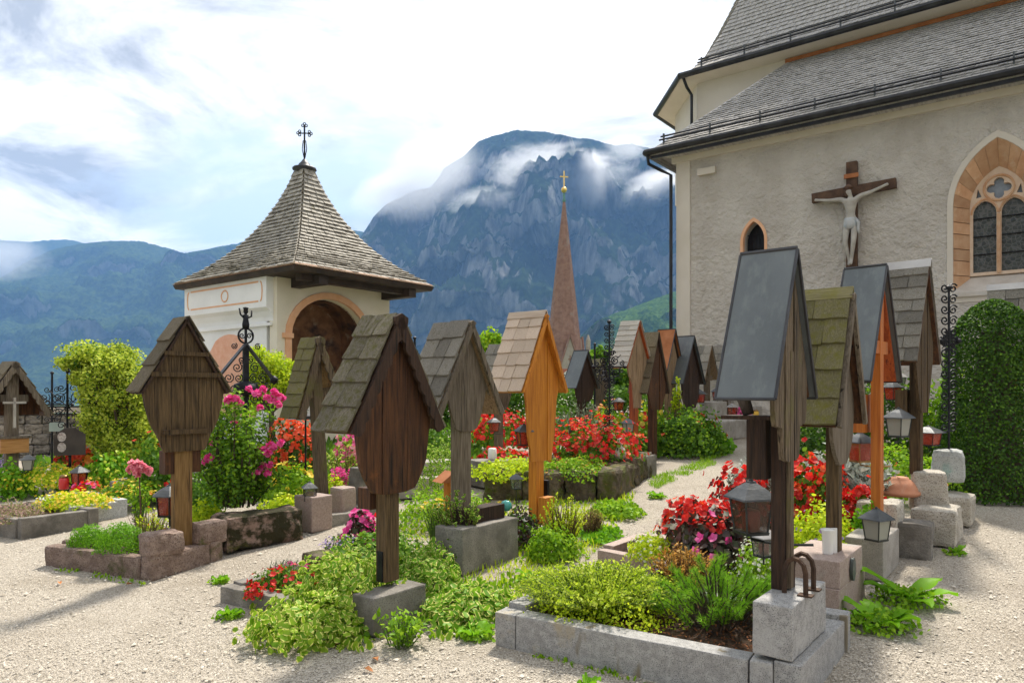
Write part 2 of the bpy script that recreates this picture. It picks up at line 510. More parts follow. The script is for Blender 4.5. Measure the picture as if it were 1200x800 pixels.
    cross_wood=surf('cross_wood', (.055, .028, .016), (.12, .065, .036), 6, stretch=(1, 1, 1), bump=.3, bscale=30, rough=.7),
    rust_band=surf('rust_band', (.30, .10, .03), (.42, .16, .06), 5, bump=.2, rough=.7),
    carved=surf('carved_figure', (.34, .31, .27), (.46, .43, .38), 6, bump=.1, bscale=40, rough=.75),
    loincloth=surf('loincloth', (.38, .385, .38), (.50, .505, .50), 8, bump=.2, bscale=30, rough=.8, c3=(.34, .40, .42), s3=6),
    carved_dark=surf('carved_dark', (.05, .038, .03), (.12, .095, .08), 6, stretch=(12, 12, 2), bump=.6, bscale=14, rough=.6),
    hair=surf('carved_hair', (.08, .045, .03), (.14, .08, .05), 8, rough=.8),
    white_glaze=surf('white_glaze', (.74, .73, .70), (.82, .81, .78), 4, bump=0, rough=.3, spec=.5),
    figure_white=surf('figure_white', (.55, .52, .48), (.70, .67, .62), 6, bump=.3, rough=.8),
    plaque_dark=surf('plaque_dark', (.045, .035, .03), (.075, .06, .05), 5, bump=.1, rough=.4),
    plaque_green=surf('plaque_green', (.07, .085, .08), (.11, .125, .12), 5, bump=.1, rough=.4, metal=.4),
    plaque_wood=surf('plaque_wood', (.36, .17, .05), (.50, .26, .09), 4, stretch=(1, 1, 12), bump=.2, rough=.6),
    photo_oval=surf('photo_oval', (.62, .56, .52), (.30, .24, .22), 30, bump=0, rough=.3),
    pale_card=surf('pale_card', (.42, .52, .48), (.50, .60, .56), 6, bump=0, rough=.5),
    red_wax=surf('red_wax', (.50, .02, .02), (.62, .04, .035), 5, bump=0, rough=.3, spec=.5),
    yellow_wax=surf('yellow_wax', (.72, .42, .05), (.80, .5, .08), 5, bump=0, rough=.4),
    white_wax=surf('white_wax', (.70, .66, .56), (.78, .74, .66), 5, bump=0, rough=.5),
    teal_glass=surf('teal_glass', (.04, .30, .26), (.10, .42, .36), 9, bump=0, rough=.1, spec=.6),
    pane=glassmat('lantern_pane', (.20, .21, .18), .38),
    pane_amber=glassmat('amber_pane', (.085, .05, .03), .42),
    pane_red=glassmat('red_pane', (.45, .06, .03), .55),
    pane_milky=glassmat('milky_pane', (.36, .36, .31), .72, .3),
    green_stem=surf('green_stem', (.08, .14, .03), (.14, .20, .05), 20, rough=.8, bump=0),
    twig=surf('twig', (.09, .055, .035), (.16, .10, .06), 20, rough=.9),
    bark=surf('bark', (.055, .04, .028), (.12, .09, .062), 14, stretch=(2, 2, .6), bump=1, bscale=30, rough=.95),
    dry_leaf=surf('dry_leaf', (.36, .13, .045), (.50, .23, .09), 10, rough=.8, rnd=.3, bump=0),
)
LF = dict(
    lime=leafmat('leaf_lime', [(0.268, 0.42, 0.01), (0.503, 0.647, 0.018), (0.737, 0.809, 0.037), (0.369, 0.55, 0.016)]),
    yellowgreen=leafmat('leaf_yellowgreen', [(0.224, 0.312, 0.017), (0.448, 0.546, 0.036), (0.616, 0.702, 0.079), (0.694, 0.78, 0.143)]),
    fresh=leafmat('leaf_fresh', [(0.128, 0.28, 0.01), (0.242, 0.448, 0.015), (0.37, 0.56, 0.03)]),
    mid=leafmat('leaf_mid', [(0.058, 0.146, 0.011), (0.109, 0.239, 0.015), (0.178, 0.332, 0.024)]),
    dark=leafmat('leaf_dark', [(0.026, 0.062, 0.008), (0.052, 0.111, 0.012), (0.088, 0.167, 0.019)], trans=.3),
    hedge=leafmat('leaf_hedge', [(0.021, 0.062, 0.005), (0.047, 0.114, 0.007), (0.089, 0.186, 0.013)], trans=.3, gloss=.018, rough=.5),
    bright=leafmat('leaf_bright', [(0.095, 0.27, 0.007), (0.176, 0.405, 0.012), (0.257, 0.513, 0.021)]),
    pine=leafmat('leaf_pine', [(0.106, 0.263, 0.016), (0.204, 0.437, 0.023), (0.332, 0.59, 0.032)], trans=.25),
    silver=leafmat('leaf_silver', [(.30, .34, .28), (.42, .46, .40), (.52, .56, .50)], trans=.25),
    greygreen=leafmat('leaf_greygreen', [(.12, .16, .10), (.19, .24, .15), (.26, .31, .20)], trans=.3),
    bronze=leafmat('leaf_bronze', [(.028, .018, .014), (.07, .028, .022), (.045, .055, .018), (.15, .035, .03)], trans=.25, gloss=.05),
    straw=leafmat('leaf_straw', [(.34, .25, .06), (.46, .36, .12), (.26, .26, .05)]),
    heath=leafmat('leaf_heath', [(.28, .44, .01), (.48, .62, .03), (.62, .70, .10), (.38, .53, .02)], trans=.55),
    amber=leafmat('leaf_amber', [(.42, .19, .035), (.60, .32, .06), (.50, .30, .08), (.24, .17, .04)], trans=.35),
    vinca=leafmat('leaf_vinca', [(0.1, 0.24, 0.013), (0.166, 0.348, 0.019), (0.233, 0.432, 0.026)], rim=(.72, .70, .22)),
    vinca_pale=leafmat('leaf_vinca_pale', [(0.203, 0.373, 0.018), (0.316, 0.483, 0.03), (0.149, 0.308, 0.014)], rim=(.80, .78, .22)),
    red=leafmat('petal_red', [(.40, .006, .008), (.66, .012, .012), (.80, .03, .018), (.60, .01, .01), (.86, .08, .035)], trans=.4, gloss=.03),
    scarlet=leafmat('petal_scarlet', [(.78, .05, .012), (.88, .11, .03), (.90, .2, .06)], trans=.4, gloss=.03),
    magenta=leafmat('petal_magenta', [(.70, .03, .25), (.85, .08, .36), (.90, .20, .48)], trans=.4, gloss=.03),
    pink=leafmat('petal_pink', [(.85, .20, .30), (.90, .36, .44), (.92, .52, .56)], trans=.4, gloss=.03),
    yellow=leafmat('petal_yellow', [(.80, .52, .02), (.88, .66, .05), (.80, .62, .10)], trans=.4, gloss=.03),
    orange=leafmat('petal_orange', [(.85, .26, .02), (.88, .40, .04), (.85, .18, .03)], trans=.4, gloss=.03),
    white=leafmat('petal_white', [(.66, .68, .56), (.80, .80, .72), (.60, .66, .46)], trans=.4, gloss=.03),
    lilac=leafmat('petal_lilac', [(.34, .24, .52), (.48, .36, .66), (.28, .20, .46)], trans=.4, gloss=.03),
    dusty=leafmat('petal_dusty', [(.40, .26, .24), (.52, .34, .30), (.22, .24, .08), (.30, .30, .10)], trans=.4),
    dry=leafmat('leaf_dry', [(.20, .07, .025), (.33, .13, .05), (.14, .05, .02)], trans=.3),
)

# ------------------------------------------------------------------ fast meshes for foliage and gravel


def np_mesh(name, verts, faces, rim=None, smooth=False):
    me = bpy.data.meshes.new(name)
    nv, nf, k = len(verts), len(faces), faces.shape[1]
    me.vertices.add(nv); me.vertices.foreach_set('co', np.ascontiguousarray(verts, dtype=np.float32).ravel())
    me.loops.add(nf * k); me.loops.foreach_set('vertex_index', np.ascontiguousarray(faces, dtype=np.int32).ravel())
    me.polygons.add(nf)
    me.polygons.foreach_set('loop_start', np.arange(0, nf * k, k, dtype=np.int32))
    me.polygons.foreach_set('loop_total', np.full(nf, k, dtype=np.int32))
    if smooth:
        me.polygons.foreach_set('use_smooth', np.ones(nf, dtype=bool))
    if rim is not None:
        a = me.attributes.new('rim', 'FLOAT', 'POINT'); a.data.foreach_set('value', rim.astype(np.float32))
    me.update(calc_edges=True)
    return me


def unit(a):
    return a / np.maximum(np.linalg.norm(a, axis=1, keepdims=True), 1e-9)


TPL = {  # leaf outlines: base, left, left, tip, right, right (across, along)
    'oval': [(0, 0), (-.5, .32), (-.42, .7), (0, 1), (.42, .7), (.5, .32)],
    'round': [(0, 0), (-.55, .25), (-.55, .75), (0, 1), (.55, .75), (.55, .25)],
    'lance': [(0, 0), (-.5, .25), (-.32, .65), (0, 1), (.32, .65), (.5, .25)],
}


def leaves(P, Nrm, size, width=.5, kind='oval', up=.5, rng=RNG, fold=.18, droop=.0, jit=.6, along=None):
    """leaf blades at points P facing Nrm: six points, two folded quads each"""
    n = len(P)
    Nrm = unit(Nrm + rng.normal(0, jit, (n, 3)))
    A = along if along is not None else rng.normal(0, 1, (n, 3))
    A = A + np.array([0, 0, up])
    A = unit(A - Nrm * (A * Nrm).sum(1, keepdims=True) * .8)
    B = unit(np.cross(Nrm, A))
    C = np.cross(A, B)
    size = np.asarray(size) * np.ones(n)
    tp = np.array(TPL[kind])
    vs = np.empty((n, 6, 3))
    for k, (x, y) in enumerate(tp):
        h = fold * abs(x) * 2 * width - droop * y * y
        vs[:, k] = P + (B * (x * 2 * width) + A * y + C * h) * size[:, None]
    o = (np.arange(n) * 6)[:, None]
    fs = np.stack([o + np.array([[0, 3, 2, 1]]), o + np.array([[0, 5, 4, 3]])], 1).reshape(-1, 4)
    rim = np.tile([0, 1, 1, .15, 1, 1], n)
    return vs.reshape(-1, 3), fs, rim


def join(parts):
    vs, fs, rm, o = [], [], [], 0
    for v, f, r in parts:
        vs.append(v); fs.append(f + o); rm.append(r); o += len(v)
    return np.concatenate(vs), np.concatenate(fs), np.concatenate(rm)


def lump(d, seed, amp=.25, freq=2.2):
    """uneven radius for a direction"""
    s = np.array([seed * 1.7, seed * .9, seed * 2.3])
    q = d * freq + s
    r = np.sin(q[:, 0] * 1.9 + q[:, 1]) * np.sin(q[:, 1] * 2.3 - q[:, 2] * 1.3) + .6 * np.sin(q[:, 2] * 4.1 + q[:, 0] * 3.3) * np.sin(q[:, 1] * 4.7)
    return 1 + amp * r


def mound_pts(n, rx, ry, h, seed, rng, fill=.22, amp=.22, freq=2.2, zmin=.02):
    d = rng.normal(0, 1, (n, 3)); d[:, 2] = np.abs(d[:, 2]) ** .9
    d = unit(d)
    r = lump(d, seed, amp, freq) * (1 - np.abs(rng.normal(0, fill, n)))
    r = np.clip(r, .05, 1.5)
    P = d * r[:, None] * np.array([rx, ry, h])
    P[:, 2] = np.maximum(P[:, 2], zmin * rng.random(n))
    Nn = unit(d / np.array([rx, ry, h]))
    return P, Nn


def ball_pts(n, rx, ry, rz, seed, rng, fill=.18, amp=.22, freq=2.4):
    d = unit(rng.normal(0, 1, (n, 3)))
    r = lump(d, seed, amp, freq) * (1 - np.abs(rng.normal(0, fill, n)))
    P = d * np.clip(r, .05, 1.5)[:, None] * np.array([rx, ry, rz])
    return P, unit(d / np.array([rx, ry, rz]))


def rosettes(P, Nn, size, petals=5, rng=RNG, width=.5, cup=.35):
    """blossoms: a few petals round a centre"""
    n = len(P)
    Nn = unit(Nn + rng.normal(0, .35, (n, 3)))
    A = unit(np.cross(Nn, rng.normal(0, 1, (n, 3))))
    B = np.cross(Nn, A)
    out = []
    ph = rng.random(n) * 6.28
    size = np.asarray(size) * np.ones(n)
    for k in range(petals):
        w = ph + 2 * math.pi * k / petals + rng.normal(0, .12, n)
        T = A * np.cos(w)[:, None] + B * np.sin(w)[:, None]
        S = np.cross(Nn, T)
        c = cup + rng.normal(0, .15, n)
        vs = np.empty((n, 4, 3))
        vs[:, 0] = P
        vs[:, 1] = P + (T * .6 - S * width + Nn * (c * .5)[:, None]) * size[:, None]
        vs[:, 2] = P + (T * 1.0 + Nn * c[:, None]) * size[:, None]
        vs[:, 3] = P + (T * .6 + S * width + Nn * (c * .5)[:, None]) * size[:, None]
        o = (np.arange(n) * 4)[:, None]
        out.append((vs.reshape(-1, 3), o + np.array([[0, 1, 2, 3]]), np.zeros(n * 4)))
    return join(out)


def foliage(name, data, m, parent=None, loc=None):
    return link(name, np_mesh(name, data[0], data[1], data[2]), m, parent, loc)

# ------------------------------------------------------------------ setting: terrain, churchyard ground, mountains


def grid_mesh(name, nx, ny, fn, m, smooth=True):
    vs = np.array([fn(i / (nx - 1), j / (ny - 1)) for j in range(ny) for i in range(nx)])
    ii = np.arange((nx - 1) * (ny - 1)); r, c = ii // (nx - 1), ii % (nx - 1)
    a = r * nx + c
    fs = np.stack([a, a + 1, a + nx + 1, a + nx], 1)
    return tag(link(name, np_mesh(name, vs, fs, smooth=smooth), m), kind='structure')


def gravel_material():
    m, nt, N, L, bs = nodes_of('gravel_path')
    tc = N.new('ShaderNodeTexCoord')
    v = N.new('ShaderNodeTexVoronoi'); v.inputs['Scale'].default_value = 140
    L.new(tc.outputs['Object'], v.inputs['Vector'])
    v2 = N.new('ShaderNodeTexVoronoi'); v2.inputs['Scale'].default_value = 60
    L.new(tc.outputs['Object'], v2.inputs['Vector'])
    n = N.new('ShaderNodeTexNoise'); n.inputs['Scale'].default_value = 1.1; n.inputs['Detail'].default_value = 8
    L.new(tc.outputs['Object'], n.inputs['Vector'])
    sp = N.new('ShaderNodeSeparateColor'); L.new(v.outputs['Color'], sp.inputs[0])
    r = N.new('ShaderNodeValToRGB'); e = r.color_ramp.elements
    e[0].position = 0; e[0].color = (.20, .174, .138, 1)
    e[1].position = 1; e[1].color = (.65, .59, .50, 1)
    for p, c in ((.25, (.37, .325, .265, 1)), (.6, (.47, .42, .348, 1)), (.85, (.55, .493, .412, 1))):
        x = e.new(p); x.color = c
    L.new(sp.outputs[0], r.inputs[0])
    # earth and fines showing between the stones, in drifts
    mr = N.new('ShaderNodeMapRange'); mr.inputs[1].default_value = .5; mr.inputs[2].default_value = .75; mr.inputs[4].default_value = .8
    L.new(n.outputs[0], mr.inputs[0])
    x = N.new('ShaderNodeMixRGB'); L.new(mr.outputs[0], x.inputs[0]); L.new(r.outputs[0], x.inputs[1]); x.inputs[2].default_value = (.29, .245, .188, 1)
    L.new(x.outputs[0], bs.inputs['Base Color'])
    bs.inputs['Roughness'].default_value = .95; bs.inputs['Specular IOR Level'].default_value = .1
    ad = N.new('ShaderNodeMath'); ad.operation = 'ADD'
    L.new(v.outputs['Distance'], ad.inputs[0]); L.new(v2.outputs['Distance'], ad.inputs[1])
    b = N.new('ShaderNodeBump'); b.invert = True; b.inputs['Strength'].default_value = .8; b.inputs['Distance'].default_value = .012
    L.new(ad.outputs[0], b.inputs['Height']); L.new(b.outputs[0], bs.inputs['Normal'])
    return m


M['gravel'] = gravel_material()


def yard_fn(i, j):
    x, y = -18 + 42 * i, -6 + 40 * j
    return (x, y, gz(x, y) + .012 * noise.noise(Vector((x * 1.3, y * 1.3, 0))))


grid_mesh('ground', 170, 160, yard_fn, M['gravel'])
M['valley'] = surf('valley_floor', (.05, .09, .025), (.10, .14, .04), .01, bump=0, rough=1, coord='Object')
tag(obj('terrain', MB().add([(-9000, 30, -40), (9000, 30, -40), (9000, 9000, -40), (-9000, 9000, -40), (-9000, -300, -40), (9000, -300, -40)],
        [(0, 1, 2, 3), (4, 5, 1, 0)]), M['valley']), kind='structure')


def mountain_material(name, green1, green2, rock1, rock2, rock_lo, scale):
    m, nt, N, L, bs = nodes_of(name)
    tc = N.new('ShaderNodeTexCoord')

    def nz(s, st, det=9, r=.62):
        mp = N.new('ShaderNodeMapping'); mp.inputs['Scale'].default_value = st; L.new(tc.outputs['Object'], mp.inputs[0])
        n = N.new('ShaderNodeTexNoise'); n.inputs['Scale'].default_value = s; n.inputs['Detail'].default_value = det; n.inputs['Roughness'].default_value = r
        L.new(mp.outputs[0], n.inputs['Vector']); return n

    def mr(s, a, b):
        q = N.new('ShaderNodeMapRange'); q.inputs[1].default_value = a; q.inputs[2].default_value = b; L.new(s, q.inputs[0]); return q.outputs[0]

    def mx(f, a, b):
        q = N.new('ShaderNodeMixRGB'); L.new(f, q.inputs[0])
        for k, s in ((1, a), (2, b)):
            if isinstance(s, tuple): q.inputs[k].default_value = c4(s)
            else: L.new(s, q.inputs[k])
        return q.outputs[0]
    forest = mx(mr(nz(scale * 14, (1, 1, 1), 4).outputs[0], .4, .62), green1, green2)
    rock = mx(mr(nz(scale * 9, (1, 1, .35)).outputs[0], .4, .6), rock1, rock2)
    # rock where it is steep, streaked down the slope
    ge = N.new('ShaderNodeNewGeometry'); sp = N.new('ShaderNodeSeparateXYZ'); L.new(ge.outputs['Normal'], sp.inputs[0])
    ad = N.new('ShaderNodeMath'); ad.operation = 'MULTIPLY_ADD'; ad.inputs[1].default_value = -.55
    L.new(sp.outputs['Z'], ad.inputs[0]); L.new(nz(scale * 3, (1, 1, .5)).outputs[0], ad.inputs[2])
    L.new(mx(mr(ad.outputs[0], rock_lo, rock_lo + .1), forest, rock), bs.inputs['Base Color'])
    bs.inputs['Roughness'].default_value = 1; bs.inputs['Specular IOR Level'].default_value = 0
    bp = N.new('ShaderNodeBump'); bp.inputs['Strength'].default_value = 1; bp.inputs['Distance'].default_value = .05 / scale
    L.new(nz(scale * 8, (1, 1, .6), 8, .7).outputs[0], bp.inputs['Height']); L.new(bp.outputs[0], bs.inputs['Normal'])
    return m


def mountain(name, label, sky_line, d_foot, d_ridge, z_foot, m, nx=260, ny=90, rough=.10, seed=0, power=1.0, px=(-300, 1500), back=.25):
    """a mountain side that rises from d_foot to its crest at d_ridge and falls away behind; sky_line: crest height over the picture's width"""
    xs = [p[0] for p in sky_line]; ys = [p[1] for p in sky_line]

    def fn(i, j):
        p = px[0] + (px[1] - px[0]) * i
        a = (p - 600) / F
        crest = CZ + (HY - float(np.interp(p, xs, ys))) / F * d_ridge
        t = j / (1 - back)
        y = d_foot + (d_ridge - d_foot) * t
        x = a * d_ridge * (.55 + .45 * y / d_ridge)     # valleys and ribs converge on the crest
        if t <= 1:
            s = t ** power
            z = z_foot + (crest - z_foot) * s
        else:
            z = crest - (t - 1) * (crest - z_foot) * 2.2
        q = Vector((x, y, z)) / d_ridge
        ridge = noise.multi_fractal(q * 9 + Vector((seed, 0, 0)), 1.0, 2.1, 6) - 1
        fine = noise.fractal(q * 60 + Vector((0, seed, 0)), 1.0, 2.0, 5)
        env = min(1, 4 * t) * (.12 if t > 1 else max(.05, min(1, (1 - t) * 4)))
        z += d_ridge * rough * (.35 * ridge + .10 * fine) * env
        z += d_ridge * .0022 * noise.noise(Vector((p * .9, j * 300, seed)))  # tree tops
        z = min(z, crest + d_ridge * .002 * noise.noise(Vector((p * .35, 0, seed))))
        y += d_ridge * rough * .9 * noise.noise(q * 14 + Vector((seed, 5, 9))) * env
        # no spur in front stands higher than the crest line behind it
        lim = CZ + (HY - float(np.interp(600 + F * x / y, xs, ys))) / F * y
        z = min(z, lim + d_ridge * .0012 * noise.noise(Vector((p * .8, j * 90, seed))))
        return (x, y, z)
    return grid_mesh(name, nx, ny, fn, m)


M['mountain'] = mountain_material('mountain_rock_forest', (.014, .026, .016), (.036, .058, .026), (.075, .076, .072), (.25, .245, .23), .20, .0032)
M['hill'] = mountain_material('forested_hill', (.014, .030, .012), (.055, .085, .022), (.12, .115, .105), (.20, .19, .17), .44, .0040)
M['near_hill'] = mountain_material('green_hill', (.022, .055, .014), (.075, .13, .030), (.2, .2, .15), (.3, .3, .22), .60, .012)
mountain('mountain', '', [(380, 330), (420, 282), (437, 255), (452, 240), (480, 226), (505, 218), (520, 196), (545, 182), (560, 166), (580, 158), (605, 152), (640, 154), (665, 160), (690, 162), (720, 170), (740, 168), (765, 174), (800, 178), (880, 190), (1100, 250), (1400, 330)],
         1750, 3000, -40, M['mountain'], seed=3, power=.85, px=(350, 1300), nx=560, ny=240, rough=.13)
mountain('hill', '', [(-300, 380), (-100, 350), (0, 326), (30, 308), (60, 293), (95, 285), (130, 282), (165, 282), (190, 288), (215, 297), (240, 293), (262, 288), (300, 280), (350, 272), (400, 268), (432, 272), (480, 320), (600, 420)],
         2300, 4200, -40, M['hill'], seed=9, power=.9, px=(-260, 600), nx=420, ny=160, rough=.09)
mountain('far_hill', '', [(-300, 240), (-60, 262), (0, 279), (40, 281), (75, 279), (105, 283), (150, 300), (260, 350), (420, 420)],
         4300, 5600, -40, M['hill'], seed=17, power=.9, px=(-260, 330), nx=120, ny=50, rough=.05)
mountain('near_hill', '', [(600, 440), (640, 420), (676, 398), (700, 376), (720, 366), (745, 358), (770, 348), (800, 338), (900, 322), (1100, 330)],
         900, 1500, -40, M['near_hill'], seed=23, power=.9, px=(600, 1100), nx=150, ny=70, rough=.10)

# drifting cloud over the crest: real volumes, uneven inside


def wisp_material(name, dens, scale, seed, lo, hi):
    m = bpy.data.materials.new(name)
    m.use_nodes = True
    nt = m.node_tree; N, L = nt.nodes, nt.links
    N.clear()
    out = N.new('ShaderNodeOutputMaterial'); pv = N.new('ShaderNodeVolumePrincipled')
    pv.inputs['Color'].default_value = (.97, .98, 1, 1)
    pv.inputs['Anisotropy'].default_value = .45
    tc = N.new('ShaderNodeTexCoord')
    # fade towards the ellipsoid's rim (object coordinates are the unit ball)
    ln = N.new('ShaderNodeVectorMath'); ln.operation = 'LENGTH'; L.new(tc.outputs['Object'], ln.inputs[0])
    fo = N.new('ShaderNodeMapRange'); fo.inputs[1].default_value = 1; fo.inputs[2].default_value = .25; L.new(ln.outputs['Value'], fo.inputs[0])
    mp = N.new('ShaderNodeMapping'); mp.inputs['Location'].default_value = (seed, seed * .7, 0)
    L.new(tc.outputs['Object'], mp.inputs[0])
    n = N.new('ShaderNodeTexNoise'); n.inputs['Scale'].default_value = scale; n.inputs['Detail'].default_value = 7; n.inputs['Roughness'].default_value = .6
    n.inputs['Distortion'].default_value = .8
    L.new(mp.outputs[0], n.inputs['Vector'])
    ml = N.new('ShaderNodeMath'); ml.operation = 'MULTIPLY'; L.new(fo.outputs[0], ml.inputs[0]); L.new(n.outputs[0], ml.inputs[1])
    mr = N.new('ShaderNodeMapRange'); mr.inputs[1].default_value = lo; mr.inputs[2].default_value = hi; mr.inputs[4].default_value = dens
    L.new(ml.outputs[0], mr.inputs[0]); L.new(mr.outputs[0], pv.inputs['Density'])
    L.new(pv.outputs[0], out.inputs['Volume'])
    return m


def cloud_wisp(px, py, y, wx, hz, label, dens=.02, scale=1.6, seed=0, dy=None, rot=0, lo=.16, hi=.42):
    p = D(px, py, y)
    bm = bmesh.new(); bmesh.ops.create_icosphere(bm, subdivisions=3, radius=1)
    me = bpy.data.meshes.new('cloud_wisp'); bm.to_mesh(me); bm.free()
    o = link('cloud_wisp', me, wisp_material('cloud_wisp', dens, scale, seed, lo, hi), loc=p)
    o.scale = (wx / 2 * y / F, (dy or wx * .3 * y / F), hz / 2 * y / F)
    o.rotation_euler = (0, rot, 0)
    return tag(o, label, 'cloud', kind='stuff')


# ------------------------------------------------------------------ the church


def parch(hw, zs, rise, z0=None, n=9, cx=0.0):
    """pointed arch outline, counter-clockwise from bottom left... ; z0 adds straight jambs down to z0"""
    xc = (rise * rise - hw * hw) / (2 * hw)
    rr = xc + hw
    w1 = math.asin(min(1, rise / rr))
    right = [(cx - xc + rr * math.cos(w1 * k / n), zs + rr * math.sin(w1 * k / n)) for k in range(n + 1)]
    left = [(2 * cx - x, z) for x, z in reversed(right[:-1])]
    pts = right + left
    if z0 is not None:
        pts = [(cx + hw, z0)] + pts + [(cx - hw, z0)]
    return pts


def shingles(mb, corner_fn, n_rows, width, thick, rng, jitter=.15, lift=.02):
    """courses of shingles over a surface: corner_fn(s, t) -> point, s along 0..1, t up 0..1"""
    for r in range(n_rows):
        t0, t1 = r / n_rows, min(1.0, (r + 1.35) / n_rows)
        a, b = corner_fn(0, t0), corner_fn(1, t0)
        n = max(1, int((b - a).length / width))
        cuts = [0.0]
        off = rng.random()
        k = [(i + off + rng.uniform(-.25, .25)) / n for i in range(n)]
        cuts += [x for x in k if .01 < x < .99] + [1.0]
        up = (corner_fn(.5, min(1, t0 + .01)) - corner_fn(.5, t0))
        nn = (b - a).cross(up)
        nn = nn.normalized() if nn.length > 1e-9 else Vector((0, 0, 1))
        for c0, c1 in zip(cuts, cuts[1:]):
            if (c1 - c0) * (b - a).length < .01:
                continue
            g = .04 * (c1 - c0)
            dt = rng.uniform(-jitter, jitter) / n_rows * .4
            q = [corner_fn(c0 + g, max(0, t0 + dt)), corner_fn(c1 - g, max(0, t0 + dt)), corner_fn(c1 - g, t1), corner_fn(c0 + g, t1)]
            l = lift * rng.uniform(.7, 1.3)
            q[0] = q[0] + nn * l; q[1] = q[1] + nn * (l * rng.uniform(.8, 1.2))
            mb.add([q[0], q[1], q[2], q[3], q[0] + nn * thick, q[1] + nn * thick, q[2] + nn * (thick * .5), q[3] + nn * (thick * .5)],
                   [(4, 5, 6, 7), (0, 1, 5, 4), (1, 2, 6, 5), (3, 0, 4, 7)])


def lerp4(p00, p10, p01, p11):
    p00, p10, p01, p11 = map(Vector, (p00, p10, p01, p11))
    return lambda s, t: (p00 * (1 - s) + p10 * s) * (1 - t) + (p01 * (1 - s) + p11 * s) * t


def build_church():
    rng = random.Random(5)
    C = Vector((3.86, 17.0, 0))
    ch = thing('church', 'grey plastered church with shingled roofs and a pointed traceried window', 'church', C, R(-37.5))
    ZW = 7.05
    wc, wz = 6.26, 5.0                   # the big window: centre along the wall, springing height
    sw = 1.81                            # the small window
    big = parch(.69, wz, 1.16, 3.35, 10, wc)
    small = parch(.24, 4.85, .42, 3.7, 6, sw)
    wall = obj('wall', MB().plate([(0, .2), (13, .2), (13, ZW), (0, ZW)], [big, small], 0, .6), M['plaster'], ch)
    obj('corner_strip', MB().box((.17, -.012, 3.6), (.34, .03, 6.86)), M['plaster_smooth'], ch)
    obj('eave_band', MB().box((6.5, -.03, ZW - .08), (13.2, .07, .2)), M['plaster_smooth'], ch)
    obj('end_wall', MB().box((.3, 3.3, 3.6), (.6, 5.4, 6.8)), M['plaster'], ch)
    # big window -----------------------------------------------------------------
    w = obj('window', MB().plate(parch(.47, wz, .74, 3.72, 10, wc), [
        parch(.185, wz - .12, .24, 3.78, 5, wc - .225), parch(.185, wz - .12, .24, 3.78, 5, wc + .225),
        quatrefoil(wc, wz + .33, .115), [(wc - .36, wz + .18), (wc - .27, wz + .2), (wc - .335, wz + .36)], [(wc + .27, wz + .2), (wc + .36, wz + .18), (wc + .335, wz + .36)]], .38, .50), M['sandstone_pale'], ch)
    obj('tracery_moulding', MB().tube(ring2(wc, wz + .33, .235, .37), .022, 6), M['sandstone'], w)
    obj('mullion', MB().box((wc, .37, 4.3), (.055, .07, 1.1)), M['sandstone'], w)
    for s in (-1, 1):
        obj('tracery_moulding', MB().tube([(x, .375, z) for x, z in parch(.21, wz - .12, .27, None, 6, wc + s * .225)], .018, 6), M['sandstone'], w)
        g = obj('glass', MB().plate(parch(.19, wz - .11, .25, 3.76, 5, wc + s * .225), (), .455, .465), M['leaded'], w)
        for z in (4.12, 4.46, 4.80):
            obj('saddle_bar', MB().tube([(wc + s * .225 - .19, .43, z), (wc + s * .225 + .19, .43, z)], .011, 5), M['iron'], g)
    obj('glass', MB().plate(parch(.45, wz + .05, .66, wz + .04, 8, wc), (), .475, .485), M['glass_pale'], w)
    # splayed surround: one stone after another
    sur = obj('stone_surround', MB().plate(parch(.79, wz, 1.29, 3.2, 10, wc), [parch(.695, wz, 1.165, 3.36, 10, wc)], -.015, .05), M['plaster_smooth'], ch)
    outer = parch(.69, wz, 1.16, None, 12, wc); inner = parch(.46, wz, .73, None, 12, wc)
    jz = [3.37, 3.72, 4.0, 4.22, 4.5, 4.72, wz]
    for s in (-1, 1):
        for z0, z1 in zip(jz, jz[1:]):
            xo, xi = wc + s * .69, wc + s * .46
            j = rng.uniform(-.006, .006)
            obj('surround_stone', MB().hexa([(xo, j, z0 + .007), (xi, .37 + j, z0 + .007), (xi, .5, z0 + .007), (xo, .5, z0 + .007), (xo, j, z1 - .007), (xi, .37 + j, z1 - .007), (xi, .5, z1 - .007), (xo, .5, z1 - .007)]), M['sandstone'], sur)
    for k in range(0, 24, 2):
        a0, a1, b0, b1 = outer[k], outer[k + 2], inner[k], inner[k + 2]
        am, bmid = outer[k + 1], inner[k + 1]
        gp = .008
        a0 = (a0[0] + (am[0] - a0[0]) * gp * 3, a0[1] + (am[1] - a0[1]) * gp * 3); a1 = (a1[0] + (am[0] - a1[0]) * gp * 3, a1[1] + (am[1] - a1[1]) * gp * 3)
        b0 = (b0[0] + (bmid[0] - b0[0]) * gp * 3, b0[1] + (bmid[1] - b0[1]) * gp * 3); b1 = (b1[0] + (bmid[0] - b1[0]) * gp * 3, b1[1] + (bmid[1] - b1[1]) * gp * 3)
        mbv = MB()
        for (p, q, r_, t) in ((a0, am, b0, bmid), (am, a1, bmid, b1)):
            mbv.hexa([(p[0], 0, p[1]), (r_[0], .37, r_[1]), (r_[0], .5, r_[1]), (p[0], .5, p[1]), (q[0], 0, q[1]), (t[0], .37, t[1]), (t[0], .5, t[1]), (q[0], .5, q[1])])
        obj('voussoir', mbv, M['sandstone'], sur)
    obj('sill', MB().hexa([(wc - .8, -.06, 3.3), (wc + .8, -.06, 3.3), (wc + .8, .5, 3.3), (wc - .8, .5, 3.3), (wc - .8, -.06, 3.38), (wc + .8, -.06, 3.38), (wc + .5, .46, 3.73), (wc - .5, .46, 3.73)]), M['sill'], w)
